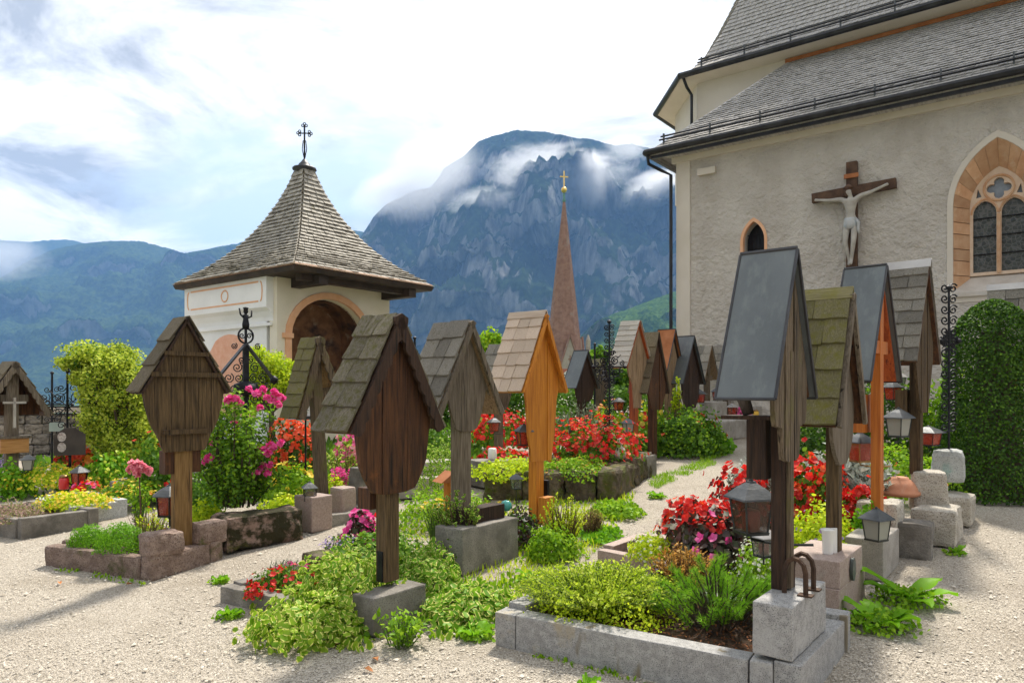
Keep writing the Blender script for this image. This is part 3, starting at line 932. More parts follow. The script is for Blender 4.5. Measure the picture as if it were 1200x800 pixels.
    # small window with an iron grille ------------------------------------------
    w2 = obj('window', MB().plate(parch(.295, 4.85, .50, 3.6, 6, sw), [parch(.235, 4.85, .415, 3.68, 6, sw)], -.012, .10), M['salmon_trim'], ch)
    obj('glass', MB().plate(parch(.25, 4.85, .43, 3.68, 6, sw), (), .30, .31), M['dark_glass'], w2)
    for k in range(-2, 3):
        obj('grille_bar', MB().tube([(sw + k * .08, .2, 3.7), (sw + k * .08, .2, 5.16 - abs(k) * .08)], .012, 5), M['iron'], w2)
    for z in (4.0, 4.35, 4.7, 5.0):
        obj('grille_bar', MB().tube([(sw - .2, .2, z), (sw + .2, .2, z)], .012, 5), M['iron'], w2)
    box('alarm_box', (.75, -.04, 6.55), (.42, .08, .15), M['plaster_smooth'], ch)
    # lower roof: lean-to against the taller wall behind --------------------------
    e0, e1, t0, t1 = (-.45, -.45, 7.12), (13, -.45, 7.12), (2.0, 2.0, 9.42), (13, 2.0, 9.42)
    rf = obj('roof', MB().add([e0, e1, t1, t0, (-.45, 5, 7.12), (e0[0], e0[1], 7.02), (13, -.45, 7.02), (-.45, 5, 7.02), (0, 0, 7.0), (13, 0, 7.0)],
                              [(0, 1, 2, 3), (0, 3, 4), (0, 5, 6, 1), (0, 4, 7, 5), (5, 8, 9, 6)]), M['shingle_church'], ch)
    mb = MB(); shingles(mb, lerp4(e0, e1, t0, t1), 30, .13, .012, rng)
    tag(obj('roof_shingles', mb, M['shingle_church'], rf), kind='stuff')
    obj('hip_edge', MB().tube([e0, t0], .035, 5), M['sheet_light'], rf)
    obj('flashing', MB().box((7.4, 1.96, 9.44), (11, .06, .09)), M['rust_band'], rf)
    gut = obj('gutter', MB().tube([(-.55, -.52, 7.10), (13, -.52, 7.10)], .075, 8), M['gutter'], ch)
    box('fascia', (6.2, -.42, 7.03), (13.3, .05, .16), M['gutter'], gut)
    obj('side_gutter', MB().tube([(-.55, -.52, 7.10), (-.55, 3, 7.1)], .075, 8), M['gutter'], ch)
    sg = obj('snow_guard', MB().tube([(-.3, -.22, 7.50), (13, -.22, 7.50)], .022, 5).tube([(-.3, -.3, 7.40), (13, -.3, 7.40)], .022, 5), M['gutter'], ch)
    for k in range(12):
        x = -.2 + k * 1.12
        obj('bracket', MB().box((x, -.27, 7.42), (.03, .05, .24)), M['lantern_roof'], sg)
    obj('drainpipe', MB().tube([(-.5, -.5, 7.05), (-.5, -.45, 6.85), (-.3, -.2, 6.72), (-.1, -.1, 6.6), (-.1, -.1, .4)], .04, 8), M['gutter'], ch)
    # upper wall and its tall flared roof --------------------------------------------
    poly = [(13, 2.0), (-.35, 2.0), (-1.75, 3.7), (-1.75, 8.5), (13, 8.5)]
    up = MB()
    n = len(poly)
    up.add([(x, y, z) for z in (6.9, 9.75) for x, y in poly], [(i, (i + 1) % n, n + (i + 1) % n, n + i) for i in range(n)])
    obj('upper_wall', up, M['plaster_smooth'], ch)
    prof = [(.42, 9.62), (.12, 9.84), (-.25, 10.25), (-.7, 10.95), (-1.25, 12.0), (-2.3, 14.2), (-3.2, 16.2)]   # outward offset, height

    def ringp(off, z):
        # bevel the left end inwards as the roof climbs
        return [Vector((13, 2.0 - off, z)), Vector((-.35 - off * .55, 2.0 - off, z)), Vector((-1.75 - off, 3.7 - off * .45, z)), Vector((-1.75 - off, 5.3, z))]
    rings = [ringp(*p) for p in prof]
    rb = MB()
    rb.add([v for r_ in rings for v in r_], [(i * 4 + k, i * 4 + k + 1, (i + 1) * 4 + k + 1, (i + 1) * 4 + k) for i in range(len(rings) - 1) for k in range(3)])
    ur = obj('upper_roof', rb, M['shingle_church'], ch)
    mb = MB()
    for i in range(len(rings) - 1):
        for k in range(3):
            a, b, c, d = rings[i][k], rings[i][k + 1], rings[i + 1][k], rings[i + 1][k + 1]
            ln = (c - a).length
            shingles(mb, lerp4(b, a, d, c), max(1, int(ln / .14)), .14, .012, rng)
    tag(obj('roof_shingles', mb, M['shingle_church'], ur), kind='stuff')
    eg = [Vector((13, 1.5, 9.6)), Vector((-.62, 1.5, 9.6)), Vector((-2.25, 3.45, 9.6)), Vector((-2.25, 5.3, 9.6))]
    ug = obj('upper_gutter', MB().tube(eg, .08, 8), M['gutter'], ch)
    obj('soffit', MB().add([eg[0] + Vector((0, 0, -.03)), eg[1] + Vector((0, 0, -.03)), eg[2] + Vector((0, 0, -.03)), eg[3] + Vector((0, 0, -.03)), (-1.75, 5.3, 9.5), (-1.75, 3.7, 9.5), (-.35, 2, 9.5), (13, 2, 9.5)],
                           [(0, 1, 6, 7), (1, 2, 5, 6), (2, 3, 4, 5)]), M['plaster_smooth'], ug)
    sg2 = obj('upper_snow_guard', MB().tube([(-.2, 1.72, 9.98), (13, 1.72, 9.98)], .022, 5).tube([(-.2, 1.66, 9.88), (13, 1.66, 9.88)], .022, 5), M['gutter'], ch)
    for k in range(12):
        obj('bracket', MB().box((-.1 + k * 1.1, 1.68, 9.88), (.03, .05, .24)), M['lantern_roof'], sg2)
    obj('upper_drainpipe', MB().tube([(-.55, 1.55, 9.6), (-.5, 1.7, 9.35), (-.45, 1.88, 9.2), (-.45, 1.88, 7.6)], .038, 8), M['gutter'], ch)
    return ch


def quatrefoil(cx, cz, r):
    pts = []
    for k in range(4):
        w0 = k * math.pi / 2
        ox, oz = cx + r * math.cos(w0), cz + r * math.sin(w0)
        for j in range(7):
            w = w0 - R(115) + R(230) * j / 6
            pts.append((ox + r * .72 * math.cos(w), oz + r * .72 * math.sin(w)))
    return pts


def ring2(cx, cz, r, y, n=24):
    return [(cx + r * math.cos(2 * math.pi * k / n), y, cz + r * math.sin(2 * math.pi * k / n)) for k in range(n + 1)]


def leaded_material():
    """dark old glass in small round-cornered leaded panes, each tilted a little"""
    m, nt, N, L, bs = nodes_of('leaded_glass')
    tc = N.new('ShaderNodeTexCoord')
    mp = N.new('ShaderNodeMapping'); mp.inputs['Scale'].default_value = (1, 0, 1)
    L.new(tc.outputs['Object'], mp.inputs[0])
    v = N.new('ShaderNodeTexVoronoi'); v.feature = 'DISTANCE_TO_EDGE'; v.inputs['Scale'].default_value = 13; v.inputs['Randomness'].default_value = .7
    v2 = N.new('ShaderNodeTexVoronoi'); v2.inputs['Scale'].default_value = 13; v2.inputs['Randomness'].default_value = .7
    L.new(mp.outputs[0], v.inputs['Vector']); L.new(mp.outputs[0], v2.inputs['Vector'])
    mr = N.new('ShaderNodeMapRange'); mr.inputs[1].default_value = .05; mr.inputs[2].default_value = .09
    L.new(v.outputs['Distance'], mr.inputs[0])
    pc = N.new('ShaderNodeMixRGB'); pc.inputs[1].default_value = (.02, .025, .022, 1); pc.inputs[2].default_value = (.06, .07, .06, 1)
    L.new(v2.outputs['Color'], pc.inputs[0])
    x = N.new('ShaderNodeMixRGB'); x.inputs[1].default_value = (.10, .10, .095, 1)
    L.new(mr.outputs[0], x.inputs[0]); L.new(pc.outputs[0], x.inputs[2])
    L.new(x.outputs[0], bs.inputs['Base Color'])
    bs.inputs['Roughness'].default_value = .25
    b = N.new('ShaderNodeBump'); b.inputs['Strength'].default_value = .6; b.inputs['Distance'].default_value = .02
    L.new(v.outputs['Distance'], b.inputs['Height']); L.new(b.outputs[0], bs.inputs['Normal'])
    return m


M['leaded'] = leaded_material()
M['dark_glass'] = surf('dark_glass', (.008, .008, .010), (.018, .018, .02), 4, bump=0, rough=.3)
M['glass_pale'] = surf('pale_glass', (.16, .19, .23), (.24, .28, .33), 9, bump=.2, rough=.15, spec=.6)
church = build_church()


def W(t, d, z):
    """a point in the church wall's own frame: along the wall, into the building, up"""
    return church.matrix_basis @ Vector((t, d, z))


church.matrix_basis  # located by its transform channels
CH = Matrix.Translation((3.86, 17.0, 0)) @ Matrix.Rotation(R(-37.5), 4, 'Z')

# the crucifix on the church wall ------------------------------------------------------


def build_crucifix():
    c = thing('crucifix', 'large dark wooden crucifix with a pale carved figure on the church wall', 'crucifix', CH @ Vector((3.83, -.02, 0)), R(-37.5))
    box('upright', (0, -.07, 4.85), (.20, .12, 2.6), M['cross_wood'], c)
    rot = Matrix.Rotation(R(-2.0), 3, 'Y')
    box('crossbeam', (0.02, -.085, 5.56), (1.56, .12, .19), M['cross_wood'], c, rot)
    box('title_band', (0, -.145, 5.86), (.27, .03, .085), M['rust_band'], c)
    # body: one skinned mesh
    J = {'pelvis': (0, -.20, 4.92), 'waist': (0, -.20, 5.07), 'chest': (.0, -.21, 5.27), 'neck': (.0, -.22, 5.43), 'chin': (-.02, -.25, 5.49), 'skull': (-.035, -.26, 5.57),
         'ls': (-.15, -.20, 5.40), 'le': (-.40, -.175, 5.42), 'lw': (-.62, -.165, 5.465), 'lh': (-.70, -.16, 5.48),
         'rs': (.15, -.20, 5.41), 're': (.39, -.175, 5.475), 'rw': (.60, -.165, 5.555), 'rh': (.68, -.16, 5.58),
         'lp': (-.075, -.20, 4.84), 'lk': (-.085, -.27, 4.50), 'la': (-.02, -.20, 4.16), 'lf': (-.02, -.25, 4.05),
         'rp': (.075, -.20, 4.84), 'rk': (.075, -.29, 4.52), 'ra': (.02, -.22, 4.17), 'rf': (.02, -.28, 4.06)}
    rad = dict(pelvis=.10, waist=.085, chest=.115, neck=.045, chin=.055, skull=.07, ls=.055, le=.036, lw=.027, lh=.035, rs=.055, re=.036, rw=.027, rh=.035,
               lp=.075, lk=.05, la=.032, lf=.032, rp=.075, rk=.05, ra=.032, rf=.032)
    E = [('pelvis', 'waist'), ('waist', 'chest'), ('chest', 'neck'), ('neck', 'chin'), ('chin', 'skull'), ('chest', 'ls'), ('ls', 'le'), ('le', 'lw'), ('lw', 'lh'), ('chest', 'rs'), ('rs', 're'), ('re', 'rw'), ('rw', 'rh'),
         ('pelvis', 'lp'), ('lp', 'lk'), ('lk', 'la'), ('la', 'lf'), ('pelvis', 'rp'), ('rp', 'rk'), ('rk', 'ra'), ('ra', 'rf')]
    ks = list(J)
    me = bpy.data.meshes.new('figure')
    me.from_pydata([J[k] for k in ks], [(ks.index(a), ks.index(b)) for a, b in E], [])
    o = link('figure', me, M['carved'], c)
    o.modifiers.new('skin', 'SKIN'); s = o.modifiers.new('sub', 'SUBSURF'); s.levels = 2; s.render_levels = 2
    sv = me.skin_vertices[0].data
    for i, k in enumerate(ks):
        sv[i].radius = (rad[k], rad[k] * (.72 if k in ('pelvis', 'waist', 'chest') else 1))
        sv[i].use_root = (k == 'pelvis')
    cl = MB().lathe([(.12, -.17), (.135, -.10), (.125, -.02), (.115, .05)], 14)
    cl.v = [(x * 1.05, y * .8 - .2, z + 4.95) for x, y, z in cl.v]
    cl.tube([(.12, -.24, 4.95), (.16, -.26, 4.88), (.15, -.25, 4.76), (.165, -.25, 4.66)], [.03, .035, .03, .012], 6)
    obj('loincloth', cl, M['loincloth'], o, True)
    hr = MB().lathe([(.02, .10), (.075, .06), (.088, 0), (.075, -.09), (.05, -.15)], 10)
    hr.v = [(x - .035, y * .9 - .222, z + 5.575) for x, y, z in hr.v]
    obj('hair', hr, M['hair'], o, True)
    cr = MB().tube(ring2(0, 0, .085, 0, 14), .014, 5); cr.v = [(x - .035, z * .9 - .25, 5.60 + y) for x, y, z in cr.v]
    obj('thorn_crown', cr, M['hair'], o)
    return c


build_crucifix()

# ------------------------------------------------------------------ the chapel


def build_chapel():
    rng = random.Random(8)
    K = Vector((-4.2, 14.0, 0))
    zg = .2
    ZE = 3.92                              # eave height
    ch = thing('chapel', 'small white chapel with flared shingle roof and salmon arched niche', 'chapel', K, YARD)
    # local x along V (the niche side), local y along U (the side with the painted arch); eaves corner at the origin
    SX, SY = 3.80, 4.5
    x0, x1, y0, y1 = .30, 3.40, 1.0, 4.15
    # niche wall faces -y
    cxn = 1.66
    arch = [(cxn + 1.02 * math.cos(math.pi * k / 14), 2.70 + .86 * math.sin(math.pi * k / 14)) for k in range(15)]
    hole = [(cxn + 1.02, zg + .9)] + arch + [(cxn - 1.02, zg + .9)]
    obj('wall', MB().plate([(x0, zg), (x1, zg), (x1, ZE), (x0, ZE)], [hole], y0, y0 + .25), M['cream_wall'], ch)
    arch2 = [(cxn + 1.17 * math.cos(math.pi * k / 14), 2.70 + 1.0 * math.sin(math.pi * k / 14)) for k in range(15)]
    hole2 = [(cxn + 1.015, zg + .9)] + arch + [(cxn - 1.015, zg + .9)]
    nf = obj('niche_frame', MB().plate([(cxn + 1.17, zg + .9)] + arch2 + [(cxn - 1.17, zg + .9)], [hole2], y0 - .03, y0 + .04), M['salmon_trim'], ch)
    for s in (-1, 1):
        box('impost', (cxn + s * 1.12, y0 - .02, 2.70), (.24, .10, .10), M['salmon_trim'], nf)
    box('niche_back', (cxn, y0 + .95, 2.1), (2.4, .1, 3.3), M['fresco'], ch)
    vault = MB()
    for k in range(14):
        a, b = arch[k], arch[k + 1]
        vault.add([(a[0], y0 + .2, a[1]), (b[0], y0 + .2, b[1]), (b[0], y0 + .92, b[1]), (a[0], y0 + .92, a[1])], [(0, 1, 2, 3)])
    for s in (-1, 1):
        x = cxn + s * 1.02
        vault.add([(x, y0 + .2, zg + .9), (x, y0 + .92, zg + .9), (x, y0 + .92, 2.7), (x, y0 + .2, 2.7)], [(0, 1, 2, 3)])
    obj('niche_vault', vault, M['fresco'], ch)
    obj('niche_sill', MB().box((cxn, y0 + .3, zg + .86), (2.5, .8, .1)), M['salmon_trim'], ch)
    # painted side faces -x
    obj('side_wall', MB().box((x0 + .125, (y0 + .25 + y1) / 2 + .06, (zg + 3.05) / 2), (.25, y1 - y0 - .35, 3.05 - zg)), M['white_wall'], ch)
    obj('far_wall', MB().box(((x0 + x1) / 2, y1, (zg + ZE) / 2), (x1 - x0, .2, ZE - zg)), M['white_wall'], ch)
    obj('end_wall', MB().box((x1 - .13, (y0 + y1) / 2, (zg + ZE) / 2), (.24, y1 - y0 - .3, ZE - zg)), M['white_wall'], ch)
    # the upper part of that side steps out over a coved cornice
    up = MB()
    cov = [(x0, 3.0), (x0 - .02, 3.08), (x0 - .08, 3.2), (x0 - .17, 3.27), (x0 - .17, ZE + .05), (x0 + .2, ZE + .05), (x0 + .2, 3.0)]
    ya, yb = y0 + .12, y1 + .18
    nn = len(cov)
    up.add([(x, y, z) for y in (ya, yb) for x, z in cov], [(i, (i + 1) % nn, nn + (i + 1) % nn, nn + i) for i in range(nn)] + [tuple(range(nn)), tuple(range(2 * nn - 1, nn - 1, -1))])
    cw = obj('cornice', up, M['white_wall'], ch)
    box('string_course', (x0 - .02, (y0 + y1) / 2 + .1, 2.93), (.08, y1 - y0 - .1, .06), M['white_wall'], ch)
    # painted salmon border on the cornice and arch field on the wall: thin coats of paint
    b = MB()
    xb = x0 - .172
    for z in (3.40, 3.80):
        b.box((xb, (ya + yb) / 2, z), (.006, yb - ya - .55, .035))
    for y in (ya + .2, yb - .2):
        b.tube([(xb, y + .06 * math.cos(w), 3.6 + .2 * math.sin(w)) for w in [k * math.pi / 6 - math.pi / 2 for k in range(7)]] if y > 2.5 else
               [(xb, y - .06 * math.cos(w), 3.6 + .2 * math.sin(w)) for w in [k * math.pi / 6 - math.pi / 2 for k in range(7)]], .017, 4)
    b.tube([(xb, 2.65 + .13 * math.cos(w), 3.6 + .12 * math.sin(w)) for w in [k * math.pi / 8 for k in range(17)]], .017, 4)
    obj('painted_border', b, M['salmon_trim'], cw)
    cy = 2.75
    fld = [(cy + .98, 1.0)] + [(cy + .98 * math.cos(math.pi * k / 16), 1.95 + .78 * math.sin(math.pi * k / 16) + (.06 if 4 < k < 12 else 0)) for k in range(17)] + [(cy - .98, 1.0)]
    p = MB().plate(fld, (), 0, .012)
    p.v = [(x0 - .014 + y, x, z) for x, y, z in p.v]
    obj('painted_arch', p, M['salmon'], ch)
    # eaves ---------------------------------------------------------------------------
    o = .0
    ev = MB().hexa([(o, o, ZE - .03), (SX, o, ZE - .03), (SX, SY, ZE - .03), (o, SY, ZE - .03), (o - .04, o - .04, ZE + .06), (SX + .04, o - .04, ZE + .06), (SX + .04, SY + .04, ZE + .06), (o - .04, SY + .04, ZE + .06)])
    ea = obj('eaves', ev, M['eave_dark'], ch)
    for nm, a, b_ in (('fascia', (0, 0), (SX, 0)), ('fascia', (0, 0), (0, SY)), ('fascia', (SX, 0), (SX, SY))):
        obj(nm, MB().tube([(a[0], a[1], ZE + .09), (b_[0], b_[1], ZE + .09)], .032, 6), M['copper_edge'], ea)
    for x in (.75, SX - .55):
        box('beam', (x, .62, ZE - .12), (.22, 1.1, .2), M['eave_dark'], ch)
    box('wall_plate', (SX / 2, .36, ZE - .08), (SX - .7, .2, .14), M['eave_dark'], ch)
    # roof: four flared sides ----------------------------------------------------------
    cx, cy2 = SX / 2, SY / 2
    prof = [(1.0, 0.08), (.80, .33), (.62, .66), (.46, 1.04), (.32, 1.48), (.20, 1.97), (.115, 2.42), (.075, 2.70)]

    def pt(i, f, h):
        s = [(-1, -1), (1, -1), (1, 1), (-1, 1)][i % 4]
        return Vector((cx + s[0] * f * (cx + .06), cy2 + s[1] * f * (cy2 + .06), ZE + h))
    rb = MB()
    for (f0, h0), (f1, h1) in zip(prof, prof[1:]):
        for i in range(4):
            rb.add([pt(i, f0, h0), pt(i + 1, f0, h0), pt(i + 1, f1, h1), pt(i, f1, h1)], [(0, 1, 2, 3)])
    rf = obj('roof', rb, M['shingle_brown'], ch)
    dense = []
    N_ = 28
    hs = np.linspace(prof[0][1], prof[-1][1], 200)
    fs = np.interp(hs, [p_[1] for p_ in prof], [p_[0] for p_ in prof])
    fs = np.convolve(np.pad(fs, 12, mode='edge'), np.ones(25) / 25, 'valid')
    arc = np.concatenate([[0], np.cumsum(np.hypot(np.diff(hs), np.diff(fs) * 2.2))])
    tt = np.linspace(0, arc[-1], N_ + 1)
    ring_f, ring_h = np.interp(tt, arc, fs), np.interp(tt, arc, hs)
    for i in (0, 3, 1, 2):
        mb = MB()
        for k in range(N_):
            f0, h0 = ring_f[k], ring_h[k]
            kk = min(N_, k + 1)
            f1, h1 = ring_f[kk], ring_h[kk]
            e = 1.3
            f2, h2 = f0 + (f1 - f0) * e, h0 + (h1 - h0) * e
            a, b_, c_, d_ = pt(i, f0, h0), pt(i + 1, f0, h0), pt(i, f2, h2), pt(i + 1, f2, h2)
            shingles(mb, lerp4(a, b_, c_, d_), 1, .17, .022, rng, lift=.03)
        tag(obj('roof_shingles', mb, M['shingle_silver' if False else 'shingle_grey2'], rf), kind='stuff')
    top = ZE + 2.70
    obj('roof_cap', MB().lathe([(.17, -.04), (.19, .03), (.28, .07), (.27, .11), (.15, .13), (.13, .2), (.09, .24), (.03, .32)], 12, (cx, cy2, top)), M['sheet_dark'], ch, True)
    ir = MB()
    bz = top + .30
    ir.tube([(cx, cy2, bz), (cx, cy2, bz + .80)], .020, 6)
    obj('iron_cross', ir, M['iron'], ch)
    ir = MB()
    zc = bz + .62
    dx, dy = math.cos(R(-45)), math.sin(R(-45))
    for s in (-1, 1):
        ir.tube([(cx, cy2, zc), (cx + s * .14 * dx, cy2 + s * .14 * dy, zc)], .016, 5)
        for q in (-1, 0, 1):
            ir.tube([(cx + s * (.11 + .04 * (q == 0)) * dx + r_ * math.cos(w) * dx, cy2 + s * (.11 + .04 * (q == 0)) * dy + r_ * math.cos(w) * dy, zc + q * .042 + r_ * math.sin(w)) for r_ in (.028,) for w in [k * math.pi / 4 for k in range(9)]], .012, 4)
    for q in (-1, 0, 1):
        ir.tube([(cx + (q * .04 + .028 * math.cos(w)) * dx, cy2 + (q * .04 + .028 * math.cos(w)) * dy, bz + .80 + .04 * (q == 0) + .028 * math.sin(w)) for w in [k * math.pi / 4 for k in range(9)]], .012, 4)
    for s in (-1, 1):
        ir.tube([(cx + s * .012 * dx, cy2 + s * .012 * dy, bz + .05), (cx + s * .05 * dx, cy2 + s * .05 * dy, bz + .25), (cx + s * .03 * dx, cy2 + s * .03 * dy, bz + .45)], .012, 4)
    obj('cross_ornament', ir, M['iron'], ch)
    return ch


M['shingle_grey2'] = surf('shingle_chapel', (.20, .18, .145), (.44, .41, .35), 7, bump=.4, bscale=50, rough=.75, c3=(.15, .13, .06), lo3=.60, hi3=.72, s3=2.2, c5=(.42, .39, .34), s5=11, lo5=.56, hi5=.64)
build_chapel()

# ------------------------------------------------------------------ the far church spire by the lake


def build_spire():
    Y = 105.0
    k = Y / F
    p = D(661, 458, Y)
    s = thing('church_tower', 'slender brick church spire with gilded ball and cross beyond the graves', 'tower', (p.x, Y, 0), R(14))
    zb, zt = CZ + (HY - 408) * k, CZ + (HY - 236) * k
    def oct_(r0, r1, z0, z1):
        mb = MB()
        mb.lathe([(r0, z0), (r1, z1)], 8, ph=R(22.5))
        return mb
    obj('spire', oct_(2.85, .17, zb - 3, zt), M['brick_spire'], s)
    obj('tower_shaft', MB().box((0, 0, (zb - 60) / 2 - 1.5), (5.4, 5.4, zb + 57)), M['spire_stone'], s)
    # four gables round the foot of the spire, clock in the one towards us
    for q in range(4):
        rot = Matrix.Rotation(q * math.pi / 2, 4, 'Z')
        mb = MB().plate([(-1.9, zb - 7.5), (1.9, zb - 7.5), (1.9, zb - 4.2), (0, zb + 1.4), (-1.9, zb - 4.2)], (), -2.75, -1.2)
        mb.v = [tuple(rot @ Vector(v)) for v in mb.v]
        g = obj('gable', mb, M['spire_stone'], s)
        mb = MB()
        for sg in (-1, 1):
            mb.tube([(sg * 2.0, -2.8, zb - 4.3), (0, -2.8, zb + 1.7)], .14, 5)
        mb.box((0, -2.77, zb - 1.9), (.16, .06, 1.5)).box((0, -2.77, zb - 1.7), (.6, .06, .16))
        mb.v = [tuple(rot @ Vector(v)) for v in mb.v]
        obj('gable_coping', mb, M['brick_spire'], g)
        if q == 0 or q == 3:
            mb = MB().box((0, -2.78, zb - 4.4), (2.7, .05, 2.7)); mb.v = [tuple(rot @ Vector(v)) for v in mb.v]
            cf = obj('clock_panel', mb, M['clock_red'], s)
            mb = MB().plate([(1.2 * math.cos(2 * math.pi * i / 24), zb - 4.4 + 1.2 * math.sin(2 * math.pi * i / 24)) for i in range(24)], (), -2.86, -2.81); mb.v = [tuple(rot @ Vector(v)) for v in mb.v]
            obj('clock_dial', mb, M['clock_white'], cf)
            mb = MB()
            for i in range(12):
                w = 2 * math.pi * i / 12
                mb.box((1.0 * math.sin(w), -2.88, zb - 4.4 + 1.0 * math.cos(w)), (.1, .03, .24), Matrix.Rotation(w, 3, 'Y'))
            mb.box((.2, -2.9, zb - 4.2), (.1, .03, .7), Matrix.Rotation(R(45), 3, 'Y')).box((-.2, -2.9, zb - 4.0), (.09, .03, .95), Matrix.Rotation(R(-25), 3, 'Y'))
            mb.v = [tuple(rot @ Vector(v)) for v in mb.v]
            obj('clock_hands', mb, M['iron'], cf)
    for sx in (-1, 1):
        obj('pinnacle', MB().lathe([(.35, zb - 6), (.35, zb + 1.0), (.1, zb + 1.8)], 6, (sx * 2.75, -2.6, 0)), M['spire_stone'], s)
    obj('spire_tip', MB().lathe([(.22, zt - .1), (.30, zt + .1), (.14, zt + .4), (.18, zt + .9), (.10, zt + 1.3)], 10), M['verdigris'], s, True)
    obj('gilt_ball', MB().lathe([(.05, zt + 1.2), (.34, zt + 1.35), (.46, zt + 1.65), (.34, zt + 1.95), (.05, zt + 2.1)], 14), M['gold'], s, True)
    obj('gilt_cross', MB().box((0, 0, zt + 3.2), (.16, .12, 2.4)).box((0, 0, zt + 3.55), (1.25, .12, .16)), M['gold'], s)


build_spire()

# ------------------------------------------------------------------ grave markers: post, boards, little roof


def shingle_variant(seed):
    """unit shingle: x -.5...5 across, y 0..1 up the slope, z 0..1 thick, uneven lower edge"""
    r = random.Random(seed)
    nx, ny = 3, 2
    mb = MB()
    top = [[None] * (ny + 1) for _ in range(nx + 1)]
    vs = []
    for k in (0, 1):
        for i in range(nx + 1):
            for j in range(ny + 1):
                x = -.5 + i / nx + (r.uniform(-.02, .02))
                y = j / ny + (r.uniform(-.022, .022) if j == 0 else 0)
                z = k * (1 - .55 * j / ny) + (r.uniform(-.18, .18) if k else 0)
                vs.append((x, y, z))
    st = (nx + 1) * (ny + 1)
    fs = []
    for i in range(nx):
        for j in range(ny):
            a, b, c, d = i * (ny + 1) + j, (i + 1) * (ny + 1) + j, (i + 1) * (ny + 1) + j + 1, i * (ny + 1) + j + 1
            fs.append((a + st, b + st, c + st, d + st)); fs.append((d, c, b, a))
    for i in range(nx):
        a, b = i * (ny + 1), (i + 1) * (ny + 1)
        fs.append((a, b, b + st, a + st))
    for i, fl in ((0, 1), (nx, 0)):
        for j in range(ny):
            a, b = i * (ny + 1) + j, i * (ny + 1) + j + 1
            fs.append((b, a, a + st, b + st) if fl else (a, b, b + st, a + st))
    mb.add(vs, fs)
    return mb


SH = {}


def shingle_mesh(mat, v):
    if (mat, v) not in SH:
        me = shingle_variant(v).mesh('shingle', recalc=False)
        me.materials.append(M[mat])
        SH[(mat, v)] = me
    return SH[(mat, v)]


